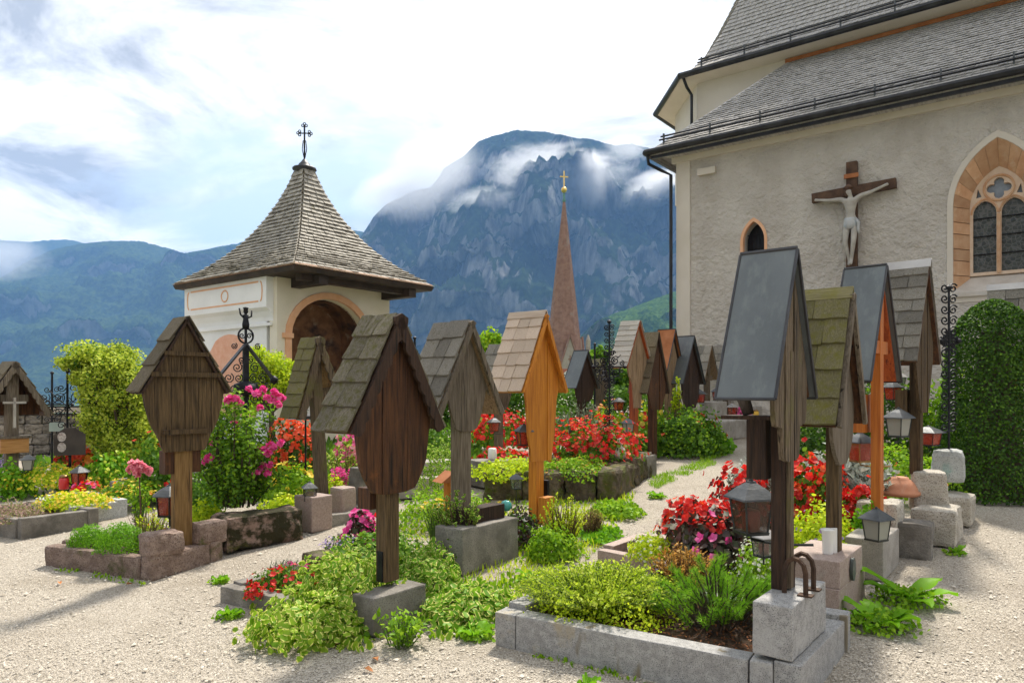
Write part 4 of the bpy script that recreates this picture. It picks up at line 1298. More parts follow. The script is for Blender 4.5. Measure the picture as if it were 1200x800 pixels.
def marker(label, P, apex_z, w, hr, L, roof='shingle_moss', rows=5, cols=2.5, near=.08, post=(.12, .09), post_top=None,
           board=None, planks=3, bmat='wood_brown', pmat=None, battens=(), barge=None, scallop=False, cap=None, cross=None,
           yaw=0.0, lean=0.0, group='roofed wooden grave markers', under='wood_dark', shelf=None, seed=1, board_y=None, thick=.014, flare=0.0):
    r = random.Random(seed)
    t = thing('grave_marker', label, 'grave marker', P, YARD - R(yaw), group)
    t.rotation_euler = (0, R(lean), YARD - R(yaw))
    H = apex_z - P.z
    y0 = -L * near
    y1 = y0 + L
    by = board_y if board_y is not None else y0 + .05
    pmat = pmat or bmat
    S = math.hypot(w, hr)
    ptop = post_top if post_top is not None else H - .12
    obj('post', MB().box((0, by + .02 + post[1] / 2, ptop / 2), (post[0], post[1], ptop)), M[pmat], t)
    # back board cut into planks
    if board:
        bw = [b[0] for b in board]; bz = [b[1] for b in board]

        def zb(x):
            x = abs(x)
            for (xa, za), (xb, zbb) in zip(board, board[1:]):
                if xb <= x <= xa:
                    return H - (zbb + (za - zbb) * ((x - xb) / max(1e-6, xa - xb)))
            return H - board[-1][1] if x < board[-1][0] else H - board[0][1]
        X = max(bw)
        ed = [-X + 2 * X * k / planks for k in range(planks + 1)]
        bk = None
        for k in range(planks):
            xa, xb = ed[k] + .003, ed[k + 1] - .003
            xs = np.linspace(xa, xb, 7)
            tops = [H - .03 - abs(x) * hr / w for x in xs]
            bots = [min(zb(x), H - .05 - abs(x) * hr / w) for x in xs]
            ex = r.uniform(-.008, .008)
            poly = [(x, z) for x, z in zip(xs, bots)] + [(x, z) for x, z in zip(reversed(xs), reversed(tops))]
            j = r.uniform(-.006, .006)
            obj('plank', MB().plate(poly, (), by - .004 + j, by + .02 + j), M[bmat], t)
    for (dz, hw, th) in battens:
        obj('batten', MB().box((0, by - .022, H - dz), (hw * 2, .04, th)), M[bmat], t)
    if cross:
        dz, hw = cross
        obj('crossbeam', MB().box((0, by + .02 + post[1] / 2 - .006, H - dz), (hw * 2, post[1] * .7, .10)), M[pmat], t)
    # roof
    nx, nz = hr / S, w / S
    rb = MB()
    for s in (-1, 1):
        a = Vector((0, 0, H - .022)); e = Vector((s * w, 0, H - hr - .004)); n = Vector((s * nx, 0, nz))
        q = [a + Vector((0, y0 + .01, 0)), e + Vector((0, y0 + .01, 0)), e + Vector((0, y1 - .01, 0)), a + Vector((0, y1 - .01, 0))]
        q = [p - n * .004 for p in q]
        rb.hexa([p - n * .02 for p in q] + q)
    rf = obj('roof', rb, M[under], t)
    if roof.startswith('shingle'):
        for s in (-1, 1):
            up = Vector((-s * w, 0, hr)) / S
            nrm = Vector((s * nx, 0, nz))
            for k in range(rows):
                e = S / rows
                n = max(1, int(round(cols + r.uniform(-.4, .4))))
                cut = [0] + sorted(min(.97, max(.03, (i + r.uniform(-.25, .25)) / n)) for i in range(1, n)) + [1]
                last = (k == rows - 1)
                for c0, c1 in zip(cut, cut[1:]):
                    wd = (c1 - c0) * L - .004
                    yc = y0 + (c0 + c1) / 2 * L
                    ln = e * (1.0 if last else 1.22)
                    pos = Vector((s * w, 0, H - hr)) + up * (e * k - .012 + r.uniform(-.006, .006)) + nrm * (.012 + thick * .3) + Vector((0, yc, 0))
                    tilt = Matrix.Rotation(R(-2.6 + r.uniform(-.8, .8)), 3, 'X')
                    mat3 = Matrix((Vector((0, s, 0)), up, nrm)).transposed() @ tilt @ Matrix.Rotation(R(r.uniform(-.8, .8)), 3, 'Z')
                    sm = Matrix.Diagonal((wd, ln, thick, 1))
                    o = link('shingle', shingle_mesh(roof, r.randrange(5)), None, rf)
                    o.matrix_basis = Matrix.Translation(pos) @ mat3.to_4x4() @ sm
        cm = cap or roof
        if cap:
            capb = MB()
            cw_ = .085
            for s in (-1, 1):
                up = Vector((-s * w, 0, hr)) / S; n = Vector((s * nx, 0, nz))
                a = Vector((0, 0, H + .035)); e = a - up * cw_
                q = [a + Vector((0, y0 - .01, 0)), e + Vector((0, y0 - .01, 0)), e + Vector((0, y1 + .01, 0)), a + Vector((0, y1 + .01, 0))]
                capb.hexa(q + [p + n * .012 for p in q])
            obj('ridge_cap', capb, M[cap], rf)
    else:
        m = M[roof]
        sh = MB()
        ov = .025
        for s in (-1, 1):
            up = Vector((-s * w, 0, hr)) / S; n = Vector((s * nx, 0, nz))
            a = Vector((0, 0, H + .008)); e = Vector((s * w, 0, H - hr)) - up * .02
            q = [a + Vector((0, y0 - ov, 0)), e + Vector((0, y0 - ov, 0)), e + Vector((0, y1 + ov, 0)), a + Vector((0, y1 + ov, 0))]
            sh.hexa(q + [p + n * .006 for p in q])
            # folded edges
            ed_ = MB()
            for (p, q2) in ((q[0], q[1]), (q[3], q[2]), (q[1], q[2])):
                ed_.tube([p + n * .003, q2 + n * .003], .009, 6)
            obj('folded_edge', ed_, M['sheet_dark'], rf)
        obj('metal_sheet', sh, m, rf)
        obj('ridge_fold', MB().tube([(0, y0 - ov, H + .016), (0, y1 + ov, H + .016)], .012, 6), M['sheet_dark'], rf)
    if barge:
        bw_ = .065 if scallop else .045
        for s in (-1, 1):
            nseg = 9
            pts_o, pts_i = [], []
            dn = Vector((-s * nx, -nz))
            for k in range(nseg * 4 + 1):
                f = k / (nseg * 4)
                p = Vector((s * w * f, H - hr * f)) * 1.0
                dd = bw_ + ((.018 * abs(math.sin(math.pi * f * nseg))) if scallop else 0)
                pts_o.append((p.x, p.y - .004)); pts_i.append((p.x + dn.x * dd, p.y + dn.y * dd))
            obj('bargeboard', MB().plate(pts_o + pts_i[::-1], (), y0 - .022, y0 + .004), M[barge], t)
    if shelf:
        dz, sx, sy, sz = shelf
        obj('small_box', MB().box((-post[0] * .2, by + .12 + sy / 2, H - dz), (sx, sy, sz)), M[bmat], t)
    return t


def WP(px, y, z=None, zo=0.0):
    x = (px - 600) / F * y
    return Vector((x, y, gz(x, y) + zo if z is None else z))


def zat(py, y):
    return CZ + (HY - py) / F * y


# --- the row beside the church -------------------------------------------------------
R1 = marker('weathered grey board marker under a tall smooth dark metal roof, on a granite block', WP(924, 3.75, .525), zat(293, 3.70), .345, .74, .245, roof='sheet', post=(.070, .07), board=[(.27, .80), (.25, .89), (.145, .905), (.14, 1.06), (.06, 1.08)], planks=7, bmat='wood_weathered', under='wood_red_dark', seed=3, post_top=1.30, board_y=-.012, pmat='wood_dark')
obj('post_facing', MB().box((.008, -.006, .62), (.054, .022, 1.22)), M['wood_weathered'], R1)
obj('side_lath', MB().box((.048, .02, .30), (.02, .05, .50)), M['wood_weathered'], R1)
fig = MB().tube([(-.02, .24, 1.22), (-.02, .25, 1.12), (-.03, .24, 1.04), (-.03, .22, .97), (-.02, .20, .90)], [.05, .06, .05, .035, .03], 8)
obj('carved_figure', fig, M['carved_dark'], R1, True)
box('console_shelf', (0, .20, .885), (.16, .26, .02), M['wood_dark'], R1)
box('inscription_box', (0, .145, .72), (.14, .10, .31), M['wood_dark'], R1)
for s in (-1, 1):
    obj('iron_stirrup', MB().tube([(s * .07, -.105, 0), (s * .07, -.105, .11), (s * .07, -.095, .15), (s * .07, -.07, .175), (s * .07, -.045, .18), (s * .07, -.02, .165), (s * .07, -.005, .13), (s * .07, -.0, .1), (s * .07, -.0, 0)], .013, 6).box((s * .07, -.105, .004), (.055, .07, .008)), M['iron_rust'], R1)

R2 = marker('marker with thick yellow-green mossy shingles on the pink granite plinth', WP(992, 4.78, .49), zat(340, 4.66), .38, .86, .40, roof='shingle_mossier', rows=5, cols=2.2, post=(.09, .08), board=[(.30, .78), (.27, .95), (.20, 1.05), (.10, 1.13)], planks=3, bmat='wood_grey', pmat='wood_brown', under='wood_red_dark', barge='wood_grey', seed=5, cap='shingle_mossier', thick=.02)
R3 = marker('red varnished open cross under a dark metal roof, above the grey concrete block', WP(1032, 5.7, .42), zat(311, 5.62), .40, .88, .27, roof='sheet', post=(.085, .07), bmat='wood_orange2', cross=(.63, .17), board_y=-.03, under='wood_varnish', yaw=5, post_top=1.98, shelf=(1.15, .16, .10, .30), seed=6)
R4 = marker('brown marker with rough grey shingles and a bright metal ridge, on a pale boulder', WP(1086, 6.6, zat(556, 6.6)), zat(306, 6.5), .42, .90, .37, roof='shingle_grey', rows=8, cols=2.6, post=(.10, .09), board=[(.30, .84), (.20, 1.12), (.11, 1.36)], planks=3, bmat='wood_brown', under='wood_red_dark', yaw=5, cap='sheet_light', shelf=(1.30, .14, .10, .3), seed=8, thick=.018)
R5 = marker('shingled marker showing its pale metal ridge above the tall clipped hedge', WP(1203, 8.6), zat(333, 8.5), .40, .80, .42, roof='shingle_grey', rows=5, cols=2.4, post=(.1, .1), board=[(.3, .8), (.15, 1.1)], planks=3, bmat='wood_post', cap='sheet_light', seed=9)

# --- the row across the path -----------------------------------------------------------
L1 = marker('brown marker of six upright boards with battens, standing in the rough pink kerb', WP(219, 6.25, .20), zat(368, 6.15), .395, .66, .22, roof='shingle_brown', rows=3, cols=1, post=(.155, .07), board=[(.365, .64), (.345, .76), (.30, .92), (.225, 1.06), (.19, 1.17)], planks=6, bmat='wood_brown', pmat='wood_post', battens=((.33, .20, .035), (.51, .31, .04), (1.0, .20, .04)), seed=11, post_top=1.75)
for s in (-1, 1):
    box('side_box', (s * .11, .11, .74), (.10, .10, .20), M['wood_red_dark'], L1)
L2 = marker('big mossy shingled marker with a dark oval board, rising from the variegated periwinkle', WP(465, 4.75, .30), zat(365, 4.66), .41, .76, .34, roof='shingle_moss', rows=5, cols=2.4, post=(.12, .09), board=[(.33, .72), (.30, .86), (.29, 1.0), (.19, 1.16), (.10, 1.18)], planks=3, bmat='wood_red_dark', pmat='wood_brown', barge='wood_dark', scallop=True, under='wood_red_dark', seed=12, shelf=(1.22, .16, .12, .14), thick=.02)
box('iron_shoe', (-.064, .09, .10), (.008, .05, .20), M['iron'], L2)
L3 = marker('grey weathered marker with silvery shingles behind the dark concrete trough', WP(549, 6.2, .42), zat(373, 6.05), .43, .80, .42, roof='shingle_grey', rows=5, cols=2.6, post=(.15, .10), board=[(.40, .57), (.235, .575), (.225, .72), (.165, .88), (.12, .95)], planks=2, bmat='wood_grey', under='wood_tan', barge='wood_grey', seed=13, thick=.018)
L4 = marker('new orange wooden marker with fresh pale shingles', WP(636, 7.5), zat(366, 7.35), .40, .80, .46, roof='shingle_new', rows=6, cols=3, post=(.13, .10), board=[(.30, .78), (.25, .95), (.265, 1.12), (.20, 1.36), (.19, 1.52)], planks=3, bmat='wood_orange', under='wood_orange', cap='shingle_new', seed=14, barge='wood_orange')
box('iron_clamp', (.09, .02, .22), (.035, .06, .42), M['iron'], L4)
box('foot_block', (-.05, -.08, .14), (.16, .09, .28), M['wood_orange'], L4)
L5 = marker('leaning mossy marker with an open cross, behind the granite block carrying a lantern', WP(384, 8.0, .26), zat(394, 8.0), .33, .86, .30, roof='shingle_mossier', rows=7, cols=1.6, post=(.12, .09), bmat='wood_weathered', cross=(.62, .22), under='wood_post', barge='wood_weathered', scallop=True, lean=-4, seed=15)
L6 = marker('small grey shingled marker seen between the silvery roof and the orange marker', WP(590, 11.0), zat(402, 10.9), .34, .66, .30, roof='shingle_grey', rows=4, cols=1.6, post=(.10, .1), board=[(.28, .66), (.12, 1.0)], planks=2, bmat='wood_weathered', seed=16)
E1 = marker('open brown marker with scalloped gable and a small crucifix, by the stone wall', WP(17, 10.1), zat(422, 9.9), .46, .76, .45, roof='shingle_brown', rows=4, cols=2.2, post=(.15, .10), bmat='wood_grey', under='wood_red_dark', barge='wood_grey', scallop=True, cross=(.52, .2), seed=17, board_y=.05)
E1H = zat(422, 9.9) - E1.location.z
box('name_plaque', (0, .0, .70), (.34, .05, .20), M['plaque_wood'], E1)
box('plaque_cap', (0, .0, .815), (.40, .09, .03), M['wood_grey'], E1)
pn = [(-.40, 1.12), (.40, 1.12), (.40, E1H - .68), (0, E1H - .05), (-.40, E1H - .68)]
obj('back_panel', MB().plate(pn, (), .27, .29), M['wood_red_dark'], E1)
cf = obj('small_figure', MB().box((0, 0, 1.16), (.03, .03, .42)).box((0, 0, 1.30), (.28, .03, .03)), M['carved'], E1)

# --- the far rows --------------------------------------------------------------------
marker('tan marker with narrow silver shingle courses, beside the scarlet begonia bank', WP(749, 11.2), zat(374, 11.1), .42, .74, .33, roof='shingle_silver', rows=9, cols=1.4, post=(.11, .1), board=[(.33, .70), (.29, .84), (.14, 1.02), (.13, 1.36)], planks=4, bmat='wood_tan', pmat='wood_varnish', under='wood_varnish', seed=21)
marker('dark brown marker with mossy roof just behind the silver shingled one', WP(771, 11.6), zat(388, 11.5), .46, .98, .34, roof='shingle_brown', rows=4, cols=1.4, post=(.14, .1), board=[(.36, .98), (.22, 1.22), (.14, 1.25)], planks=3, bmat='wood_red_dark', under='wood_dark', yaw=-4, seed=22)
marker('copper capped tan marker with a climbing vine on it', WP(789, 13.0), zat(386, 12.9), .34, .72, .30, roof='rust_band', post=(.11, .1), board=[(.28, .7), (.1, 1.1)], planks=2, bmat='wood_tan', seed=23)
marker('black-brown board marker with grey metal roof beside the church corner', WP(811, 13.2), zat(394, 13.1), .42, .84, .34, roof='sheet', post=(.14, .1), board=[(.34, .84), (.30, 1.1), (.18, 1.3)], planks=5, bmat='wood_dark', yaw=4, seed=24)
marker('thin grey marker with shingle roof at the bend of the path, red lanterns by it', WP(833, 15.4), zat(404, 15.3), .38, .72, .40, roof='shingle_grey', rows=4, cols=1.6, post=(.12, .1), bmat='wood_weathered', cross=(.7, .2), under='wood_tan', seed=25)
marker('grey shingled marker half hidden by the big metal roof', WP(855, 16.2), zat(404, 16.1), .38, .72, .42, roof='shingle_grey', rows=4, cols=1.6, post=(.12, .1), bmat='wood_weathered', seed=26)
marker('black-brown marker with metal roof right in front of the distant spire', WP(687, 13.2), zat(411, 13.1), .40, .66, .26, roof='sheet', post=(.16, .1), board=[(.33, .64), (.28, .84), (.16, .92)], planks=3, bmat='wood_dark', seed=27)
marker('moss coated small marker behind the tall iron cross', WP(706, 15.5), zat(420, 15.4), .34, .60, .3, roof='shingle_mossier', rows=4, cols=1.5, post=(.12, .1), board=[(.28, .6), (.1, .9)], planks=2, bmat='wood_weathered', seed=28)

# ------------------------------------------------------------------ lanterns


def lantern(label, P, h=.30, sides=4, candle='red_wax', pane='pane', arm=None, stake=None, roofm='lantern_roof', metal='lantern', rot=.4, taper=.78, group='grave lanterns', width=None):
    """P: middle of the base plate. Roof, corner bars, panes, candle; arm: vector to the post it hangs from; stake: length of the rod below"""
    t = thing('lantern', label, 'lantern', P, rot, group)
    r1 = (width or h * .62) / 2 * 1.25      # top radius to the corners
    r0 = r1 * taper
    hb = h * .62
    t0 = h * .05
    pts = lambda r_, z: [Vector((r_ * math.cos(2 * math.pi * (k + .5) / sides), r_ * math.sin(2 * math.pi * (k + .5) / sides), z)) for k in range(sides)]
    ph = math.pi / sides
    obj('base', MB().lathe([(r0 * 1.08, 0), (r0 * 1.12, t0), (r0 * .9, t0 + .004)], sides, ph=ph), M[metal], t)
    obj('roof', MB().lathe([(r1 * 1.12, hb), (r1 * 1.34, hb + h * .01), (r1 * 1.30, hb + h * .04), (r1 * .72, hb + h * .20), (r1 * .26, hb + h * .30), (r1 * .22, hb + h * .33)], sides, ph=ph), M[roofm], t)
    obj('finial', MB().lathe([(r1 * .10, hb + h * .32), (r1 * .12, hb + h * .35), (r1 * .05, hb + h * .38)], 8), M[metal], t)
    a, b = pts(r0, t0), pts(r1, hb)
    for k in range(sides):
        obj('corner_bar', MB().tube([a[k], b[k]], h * .022, 4), M[metal], t)
        k2 = (k + 1) % sides
        c = [a[k] * .94, a[k2] * .94, b[k2] * .94, b[k] * .94]
        for q, z in zip(c, (t0, t0, hb, hb)):
            q.z = z
        nrm = ((a[k] + a[k2]) / 2); nrm.z = 0; nrm.normalize()
        obj('pane', MB().hexa([q for q in c] + [q + nrm * .003 for q in c]), M[pane], t)
    if candle:
        obj('candle', MB().lathe([(r0 * .50, t0 + .003), (r0 * .56, t0 + hb * .55), (r0 * .48, t0 + hb * .62)], 10), M[candle], t, True)
    if arm is not None:
        v = Matrix.Rotation(-rot, 3, 'Z') @ Vector(arm)
        obj('bracket', MB().tube([(0, 0, -.005), (0, 0, -h * .10), v * .5 + Vector((0, 0, -h * .16)), v + Vector((0, 0, -h * .12))], h * .025, 5), M[metal], t)
    if stake:
        obj('stake', MB().tube([(0, 0, 0), (0, 0, -stake)], h * .03, 5), M[metal], t)
    return t


def LN(label, px, base_py, y, h=.30, **k):
    return lantern(label, D(px, base_py, y), h, **k)


LN('large grey lantern with red candle beside the dark metal roofed marker', 880, 625, 4.05, .31, pane='pane_amber', candle='red_wax', arm=(.30, -.12, .0), rot=.25, width=.185)
LN('lantern with amber sides and red candle behind the pink plinth marker', 1008, 541, 5.9, .25, pane='pane_red', candle='red_wax', arm=(.22, -.05, 0), metal='lantern_brass', rot=.3)
LN('small lantern with milky panes standing on the grey concrete block', 1027, 633, 5.15, .24, pane='pane_milky', candle='white_wax', rot=.5)
LN('dark lantern with one pale pane hanging beside the red varnished cross', 1053, 512, 6.5, .27, pane='pane_milky', candle='white_wax', arm=(-.14, -.2, 0), rot=.5)
LN('lantern with dark green roof hanging in front of the iron cross', 1088, 522, 7.1, .20, pane='pane_red', candle='red_wax', arm=(.24, .02, 0), rot=.6, width=.2)
LN('little lantern far behind the red varnished cross, above the hedge', 1046, 469, 8.6, .24, pane='pane_red', candle='red_wax', arm=(.2, .1, 0))
LN('pale roofed little lantern beside the one above the hedge', 1052, 456, 9.4, .24, pane='pane_milky', candle='white_wax', arm=(.2, .1, 0), roofm='sheet_light')
LN('low lantern with red candle jar between the begonias and the first granite block', 895, 652, 4.62, .20, pane='pane', candle='red_wax', roofm='sheet_light', stake=.05)
LN('black lantern with red candle on the orange marker', 614, 522, 7.42, .23, pane='pane_red', candle='red_wax', arm=(.13, .06, 0), rot=.3)
LN('lantern with red light over the white vase by the small grey marker', 579, 506, 9.6, .20, pane='pane_red', candle='red_wax', arm=(.12, .1, 0))
LN('tiny black lantern on a thin stake in the grass before the orange marker', 605, 573, 6.9, .155, pane='pane', candle=None, stake=.37, taper=.8)
LN('black lantern on the rough pink grave, half hidden by the board marker post', 199, 604, 6.75, .30, pane='pane_red', candle='red_wax', stake=.1, taper=.85, width=.2, sides=6)
LN('dark six sided lantern with red candle below the oval photo plaque', 93, 568, 9.4, .26, pane='pane_red', candle='red_wax', sides=6, taper=.85, stake=.2)
LN('grey lantern hanging on the open marker by the stone wall', 33, 551, 9.9, .23, pane='pane_milky', candle='white_wax', arm=(-.14, .05, 0), taper=.7)
LN('squat lantern standing on the granite block below the leaning mossy marker', 363, 586, 7.45, .20, pane='pane', candle='yellow_wax', taper=.98, width=.13)
LN('frosted lantern above the scarlet begonias beside the tan marker', 736, 507, 10.6, .22, pane='pane_milky', candle='white_wax', arm=(.12, .1, 0))
LN('round lantern with orange glow in the flowers behind the tall iron cross', 725, 481, 12.6, .24, pane='pane_red', candle='yellow_wax', arm=(.2, .1, 0))
LN('red lantern nearer the church corner, hung on the thin grey marker', 820, 472, 14.6, .28, pane='pane_red', candle='red_wax', arm=(.2, .2, 0))
LN('red lantern beside the big metal roof, hung right of the thin grey marker', 841, 469, 14.9, .28, pane='pane_red', candle='red_wax', arm=(-.12, .2, 0))
LN('pale capped red lantern far down the path under the big metal roof', 858, 486, 15.6, .26, pane='pane_red', candle='red_wax', stake=.3, roofm='sheet_light')

# ------------------------------------------------------------------ wrought iron


def scroll(t, c, r0, turns, flip, start, m='iron', rad=.008, plane='xz'):
    obj('scroll', MB().tube(curve_spiral(c, r0, turns, 16, plane, flip, start), rad, 5), M[m], t)


def iron_cross(label, P, h, span, rot, thick=.018, lace=0):
    t = thing('iron_cross', label, 'iron cross', P, rot, 'wrought iron grave crosses')
    obj('shaft', MB().tube([(0, 0, 0), (0, 0, h)], thick, 6), M['iron'], t)
    zc = h * .68
    obj('crossbar', MB().tube([(-span, 0, zc), (span, 0, zc)], thick * .8, 6), M['iron'], t)
    k = 0
    for (sx, sz) in ((-1, 1), (1, 1), (-1, -1), (1, -1)):
        scroll(t, (sx * span * .38, 0, zc + sz * span * .38), span * .30, 1.6, sx * sz, R(45))
        scroll(t, (sx * span * .80, 0, zc + sz * span * .22), span * .18, 1.4, -sx * sz, R(90))
        scroll(t, (sx * span * .24, 0, zc + sz * span * .85), span * .18, 1.4, sx * sz, R(0))
        obj('ray', MB().tube([(0, 0, zc), (sx * span * .75, 0, zc + sz * span * .75)], thick * .45, 5), M['iron'], t)
    for c in ((-span, zc), (span, zc), (0, h)):
        obj('knob', MB().lathe([(.005, -.03), (.03, -.01), (.03, .01), (.005, .03)], 8, (c[0], 0, c[1])), M['iron'], t)
    if lace:
        z = .25
        while z < h:
            for s in (-1, 1):
                scroll(t, (s * lace * .9, 0, z), lace, 1.5, s, R(30))
            z += lace * 2.1
    return t


iron_cross('tall black iron cross with open scrolls, nearer the yellow-leaved tree', WP(79, 11.3), zat(435, 11.3) - gz(-6.9, 11.3), .34, R(20))
iron_cross('second scrolled iron cross, farther off against the blue hill', WP(61, 12.4), zat(437, 12.4) - gz(-7.9, 12.4), .30, R(20))
iron_cross('spindly tall iron cross in front of the far markers', WP(714, 9.9, zo=.25), zat(377, 9.9) - gz(1.3, 9.9) - .25, .22, R(10), lace=.042, thick=.012)
iron_cross('narrow lacy iron cross before the clipped hedge, on a grey stone', D(1112, 531, 7.1), zat(337, 7.1) - zat(531, 7.1), .10, R(8), lace=.05, thick=.011)
iron_cross('iron cross with dark bar behind the silvery shingled marker', WP(486, 11.8), zat(396, 11.8) - gz(-1.6, 11.8), .22, R(30))
iron_cross('dark iron cross close to the distant spire behind the metal roofed marker', WP(697, 14.4), zat(403, 14.4) - gz(1.7, 14.4), .25, R(30))


def roofed_iron():
    P = WP(288, 9.6)
    t = thing('iron_cross', 'black iron grave cross with a peaked metal roof and crowned figure, behind the roses', 'iron cross', P, YARD - R(10), 'wrought iron grave crosses')
    H = zat(404, 9.6) - P.z
    obj('post', MB().box((0, 0, H / 2), (.07, .05, H)), M['iron'], t)
    obj('shield', MB().lathe([(.01, -.05), (.15, -.03), (.17, 0), (.15, .10), (.05, .14)], 12, (0, 0, H - .62)), M['iron'], t, True)
    for s in (-1, 1):
        obj('roof_bar', MB().hexa([(s * .0, -.045, H), (s * .40, -.045, H - .50), (s * .40, .045, H - .50), (0, .045, H), (s * .0, -.045, H + .03), (s * .42, -.045, H - .485), (s * .42, .045, H - .485), (0, .045, H + .03)]), M['sheet_dark'], t)
        obj('boss', MB().lathe([(.01, -.06), (.05, -.03), (.055, .02), (.01, .06)], 10, (s * .38, -.02, H - .46)), M['iron'], t, True)
        for z, x_, r_ in ((.20, .06, .05), (.30, .12, .07), (.44, .10, .06), (.44, .23, .07), (.58, .15, .08), (.56, .30, .06), (.72, .12, .07), (.02, .16, .045)):
            scroll(t, (s * x_, -.01, H - z), r_, 1.7, s, R(60))
    obj('finial_ring', MB().tube(ring2(0, H + .12, .10, 0, 16), .013, 6), M['iron'], t)
    for s in (-1, 1):
        scroll(t, (s * .05, 0, H + .12), .04, 1.4, s, 0)
    fg = MB().lathe([(.045, 0), (.05, .05), (.035, .12), (.04, .17), (.015, .19)], 8, (0, 0, H + .22))
    fg.lathe([(.01, .18), (.032, .21), (.03, .25), (.04, .27), (.01, .28)], 8, (0, 0, H + .22))
    fg.tube([(.03, 0, H + .36), (.075, 0, H + .38), (.08, 0, H + .46)], .012, 5).tube([(-.03, 0, H + .36), (-.07, 0, H + .40), (-.085, 0, H + .48)], .012, 5)
    obj('statuette', fg, M['iron'], t, True)
    obj('finial_post', MB().tube([(0, 0, H), (0, 0, H + .24)], .018, 6), M['iron'], t)


roofed_iron()


def photo_plaque():
    y = 10.6
    P = WP(82, y)
    t = thing('memorial_plaque', 'black arched memorial plaque with two oval photographs on a thin post', 'plaque', P, R(28))
    zc = zat(517, y) - P.z
    obj('post', MB().tube([(0, 0, 0), (0, 0, zc)], .022, 6), M['iron'], t)
    obj('board', MB().plate([(-.20, zc - .20), (.20, zc - .20), (.20, zc + .10), (.13, zc + .15), (.06, zc + .20), (-.06, zc + .20), (-.13, zc + .15), (-.20, zc + .10)], (), -.04, -.01), M['plaque_dark'], t)
    for z in (zc + .07, zc - .08):
        obj('photograph', MB().plate([(-.10 + .055 * math.cos(k * .524), z + .07 * math.sin(k * .524)) for k in range(12)], (), -.05, -.041), M['photo_oval'], t)
    c = thing('name_card', 'pale green name card held in front of the far iron cross', 'card', D(66, 500, 11.4), R(15))
    obj('card', MB().box((0, 0, 0), (.20, .012, .14)), M['pale_card'], c)
    obj('card_stake', MB().tube([(0, .01, 0), (0, .01, D(66, 500, 11.4).z * -1 + gz(-7, 11.4))], .01, 5), M['iron'], c)
    b = thing('bird_house', 'little black and white birdhouse among the scarlet flowers', 'birdhouse', D(358, 489, 8.8), R(40))
    box('box', (0, 0, .06), (.10, .10, .17), M['white_glaze'], b)
    obj('hole', MB().lathe([(.02, 0), (.02, .004)], 10, (0, -.056, .09)), M['iron'], b).rotation_euler = (0, 0, 0)
    obj('roof', MB().hexa([(-.2, -.1, -.02), (.2, -.1, -.02), (.2, .1, -.02), (-.2, .1, -.02), (-.05, -.1, .02), (.05, -.1, .02), (.05, .1, .02), (-.05, .1, .02)]), M['sheet_dark'], b)
    obj('stake', MB().tube([(0, 0, 0), (0, 0, -.9)], .012, 5), M['iron'], b)


photo_plaque()

# ------------------------------------------------------------------ stones, kerbs, beds
BEDS = []                              # footprints: no gravel scattered there


def stone(name, label, cat, P, size, m, rotz=YARD, rough=.012, cuts=6, bev=.02, seed=1, taper=1.0, group=None, tilt=0.0):
    o = link(name, stone_mesh(size, rough, cuts, bev, seed, taper), M[m], None, P, rotz)
    o.rotation_euler = (tilt, 0, rotz)
    return tag(o, label, cat, group)


def kerb_bed(label, corners, h, th, m, soil=True, sink=.06, rough=.004, sides=(0, 1, 2, 3), seed=1, bev=.012, pieces=None, soil_h=None, cuts=10):
    """four kerbs round a planted bed; corners: ground points, counter-clockwise"""
    c = [Vector((p[0], p[1], 0)) for p in corners]
    ctr = sum(c, Vector()) / 4
    z0 = min(gz(p.x, p.y) for p in c) - .03
    t = thing('grave_border', label, 'grave border', (ctr.x, ctr.y, z0), 0, 'stone borders of the graves')
    BEDS.append([(p.x, p.y) for p in c])
    rnd = random.Random(seed)
    for i in sides:
        a, b = c[i] - ctr, c[(i + 1) % 4] - ctr
        d = (b - a); ln = d.length; d.normalize()
        nrm = Vector((-d.y, d.x, 0))
        cutl = (pieces or {}).get(i, [0, 1])
        for k, (f0, f1) in enumerate(zip(cutl, cutl[1:])):
            l0 = f0 * ln + (0 if f0 == 0 else .003); l1 = f1 * ln - (th if f1 == 1 else .003)
            me = stone_mesh((l1 - l0, th, h + .03), rough, cuts, bev, seed + i * 3 + k)
            mid = a + d * ((l0 + l1) / 2) + nrm * (th / 2)
            zz = gz(mid.x + ctr.x, mid.y + ctr.y) - z0 - .03
            o = link('kerb_stone', me, M[m], t, (mid.x, mid.y, zz + rnd.uniform(-.004, .004)), math.atan2(d.y, d.x) + rnd.uniform(-.006, .006))
    if soil:
        pts = []
        n = 10
        hh = soil_h if soil_h is not None else h - sink
        def fn(u_, v_):
            p = (c[0] * (1 - u_) + c[1] * u_) * (1 - v_) + (c[3] * (1 - u_) + c[2] * u_) * v_
            q = ctr + (p - ctr) * .95
            bump = .03 * noise.noise(Vector((q.x * 5, q.y * 5, seed)))
            return Vector((q.x - ctr.x, q.y - ctr.y, gz(q.x, q.y) - z0 + hh + bump))
        vs = [fn(i / n, j / n) for j in range(n + 1) for i in range(n + 1)]
        fs = [(j * (n + 1) + i, j * (n + 1) + i + 1, (j + 1) * (n + 1) + i + 1, (j + 1) * (n + 1) + i) for j in range(n) for i in range(n)]
        obj('soil', MB().add(vs, fs), M['soil'], t, True)
    return t


def xy(px, py):
    p = G(px, py)
    return Vector((p.x, p.y))


def quad(p0, p1, depth):
    a, b = Vector((p0[0], p0[1])), Vector((p1[0], p1[1]))
    v = Vector((V.x, V.y)) * depth
    return [a, b, b + v, a + v]


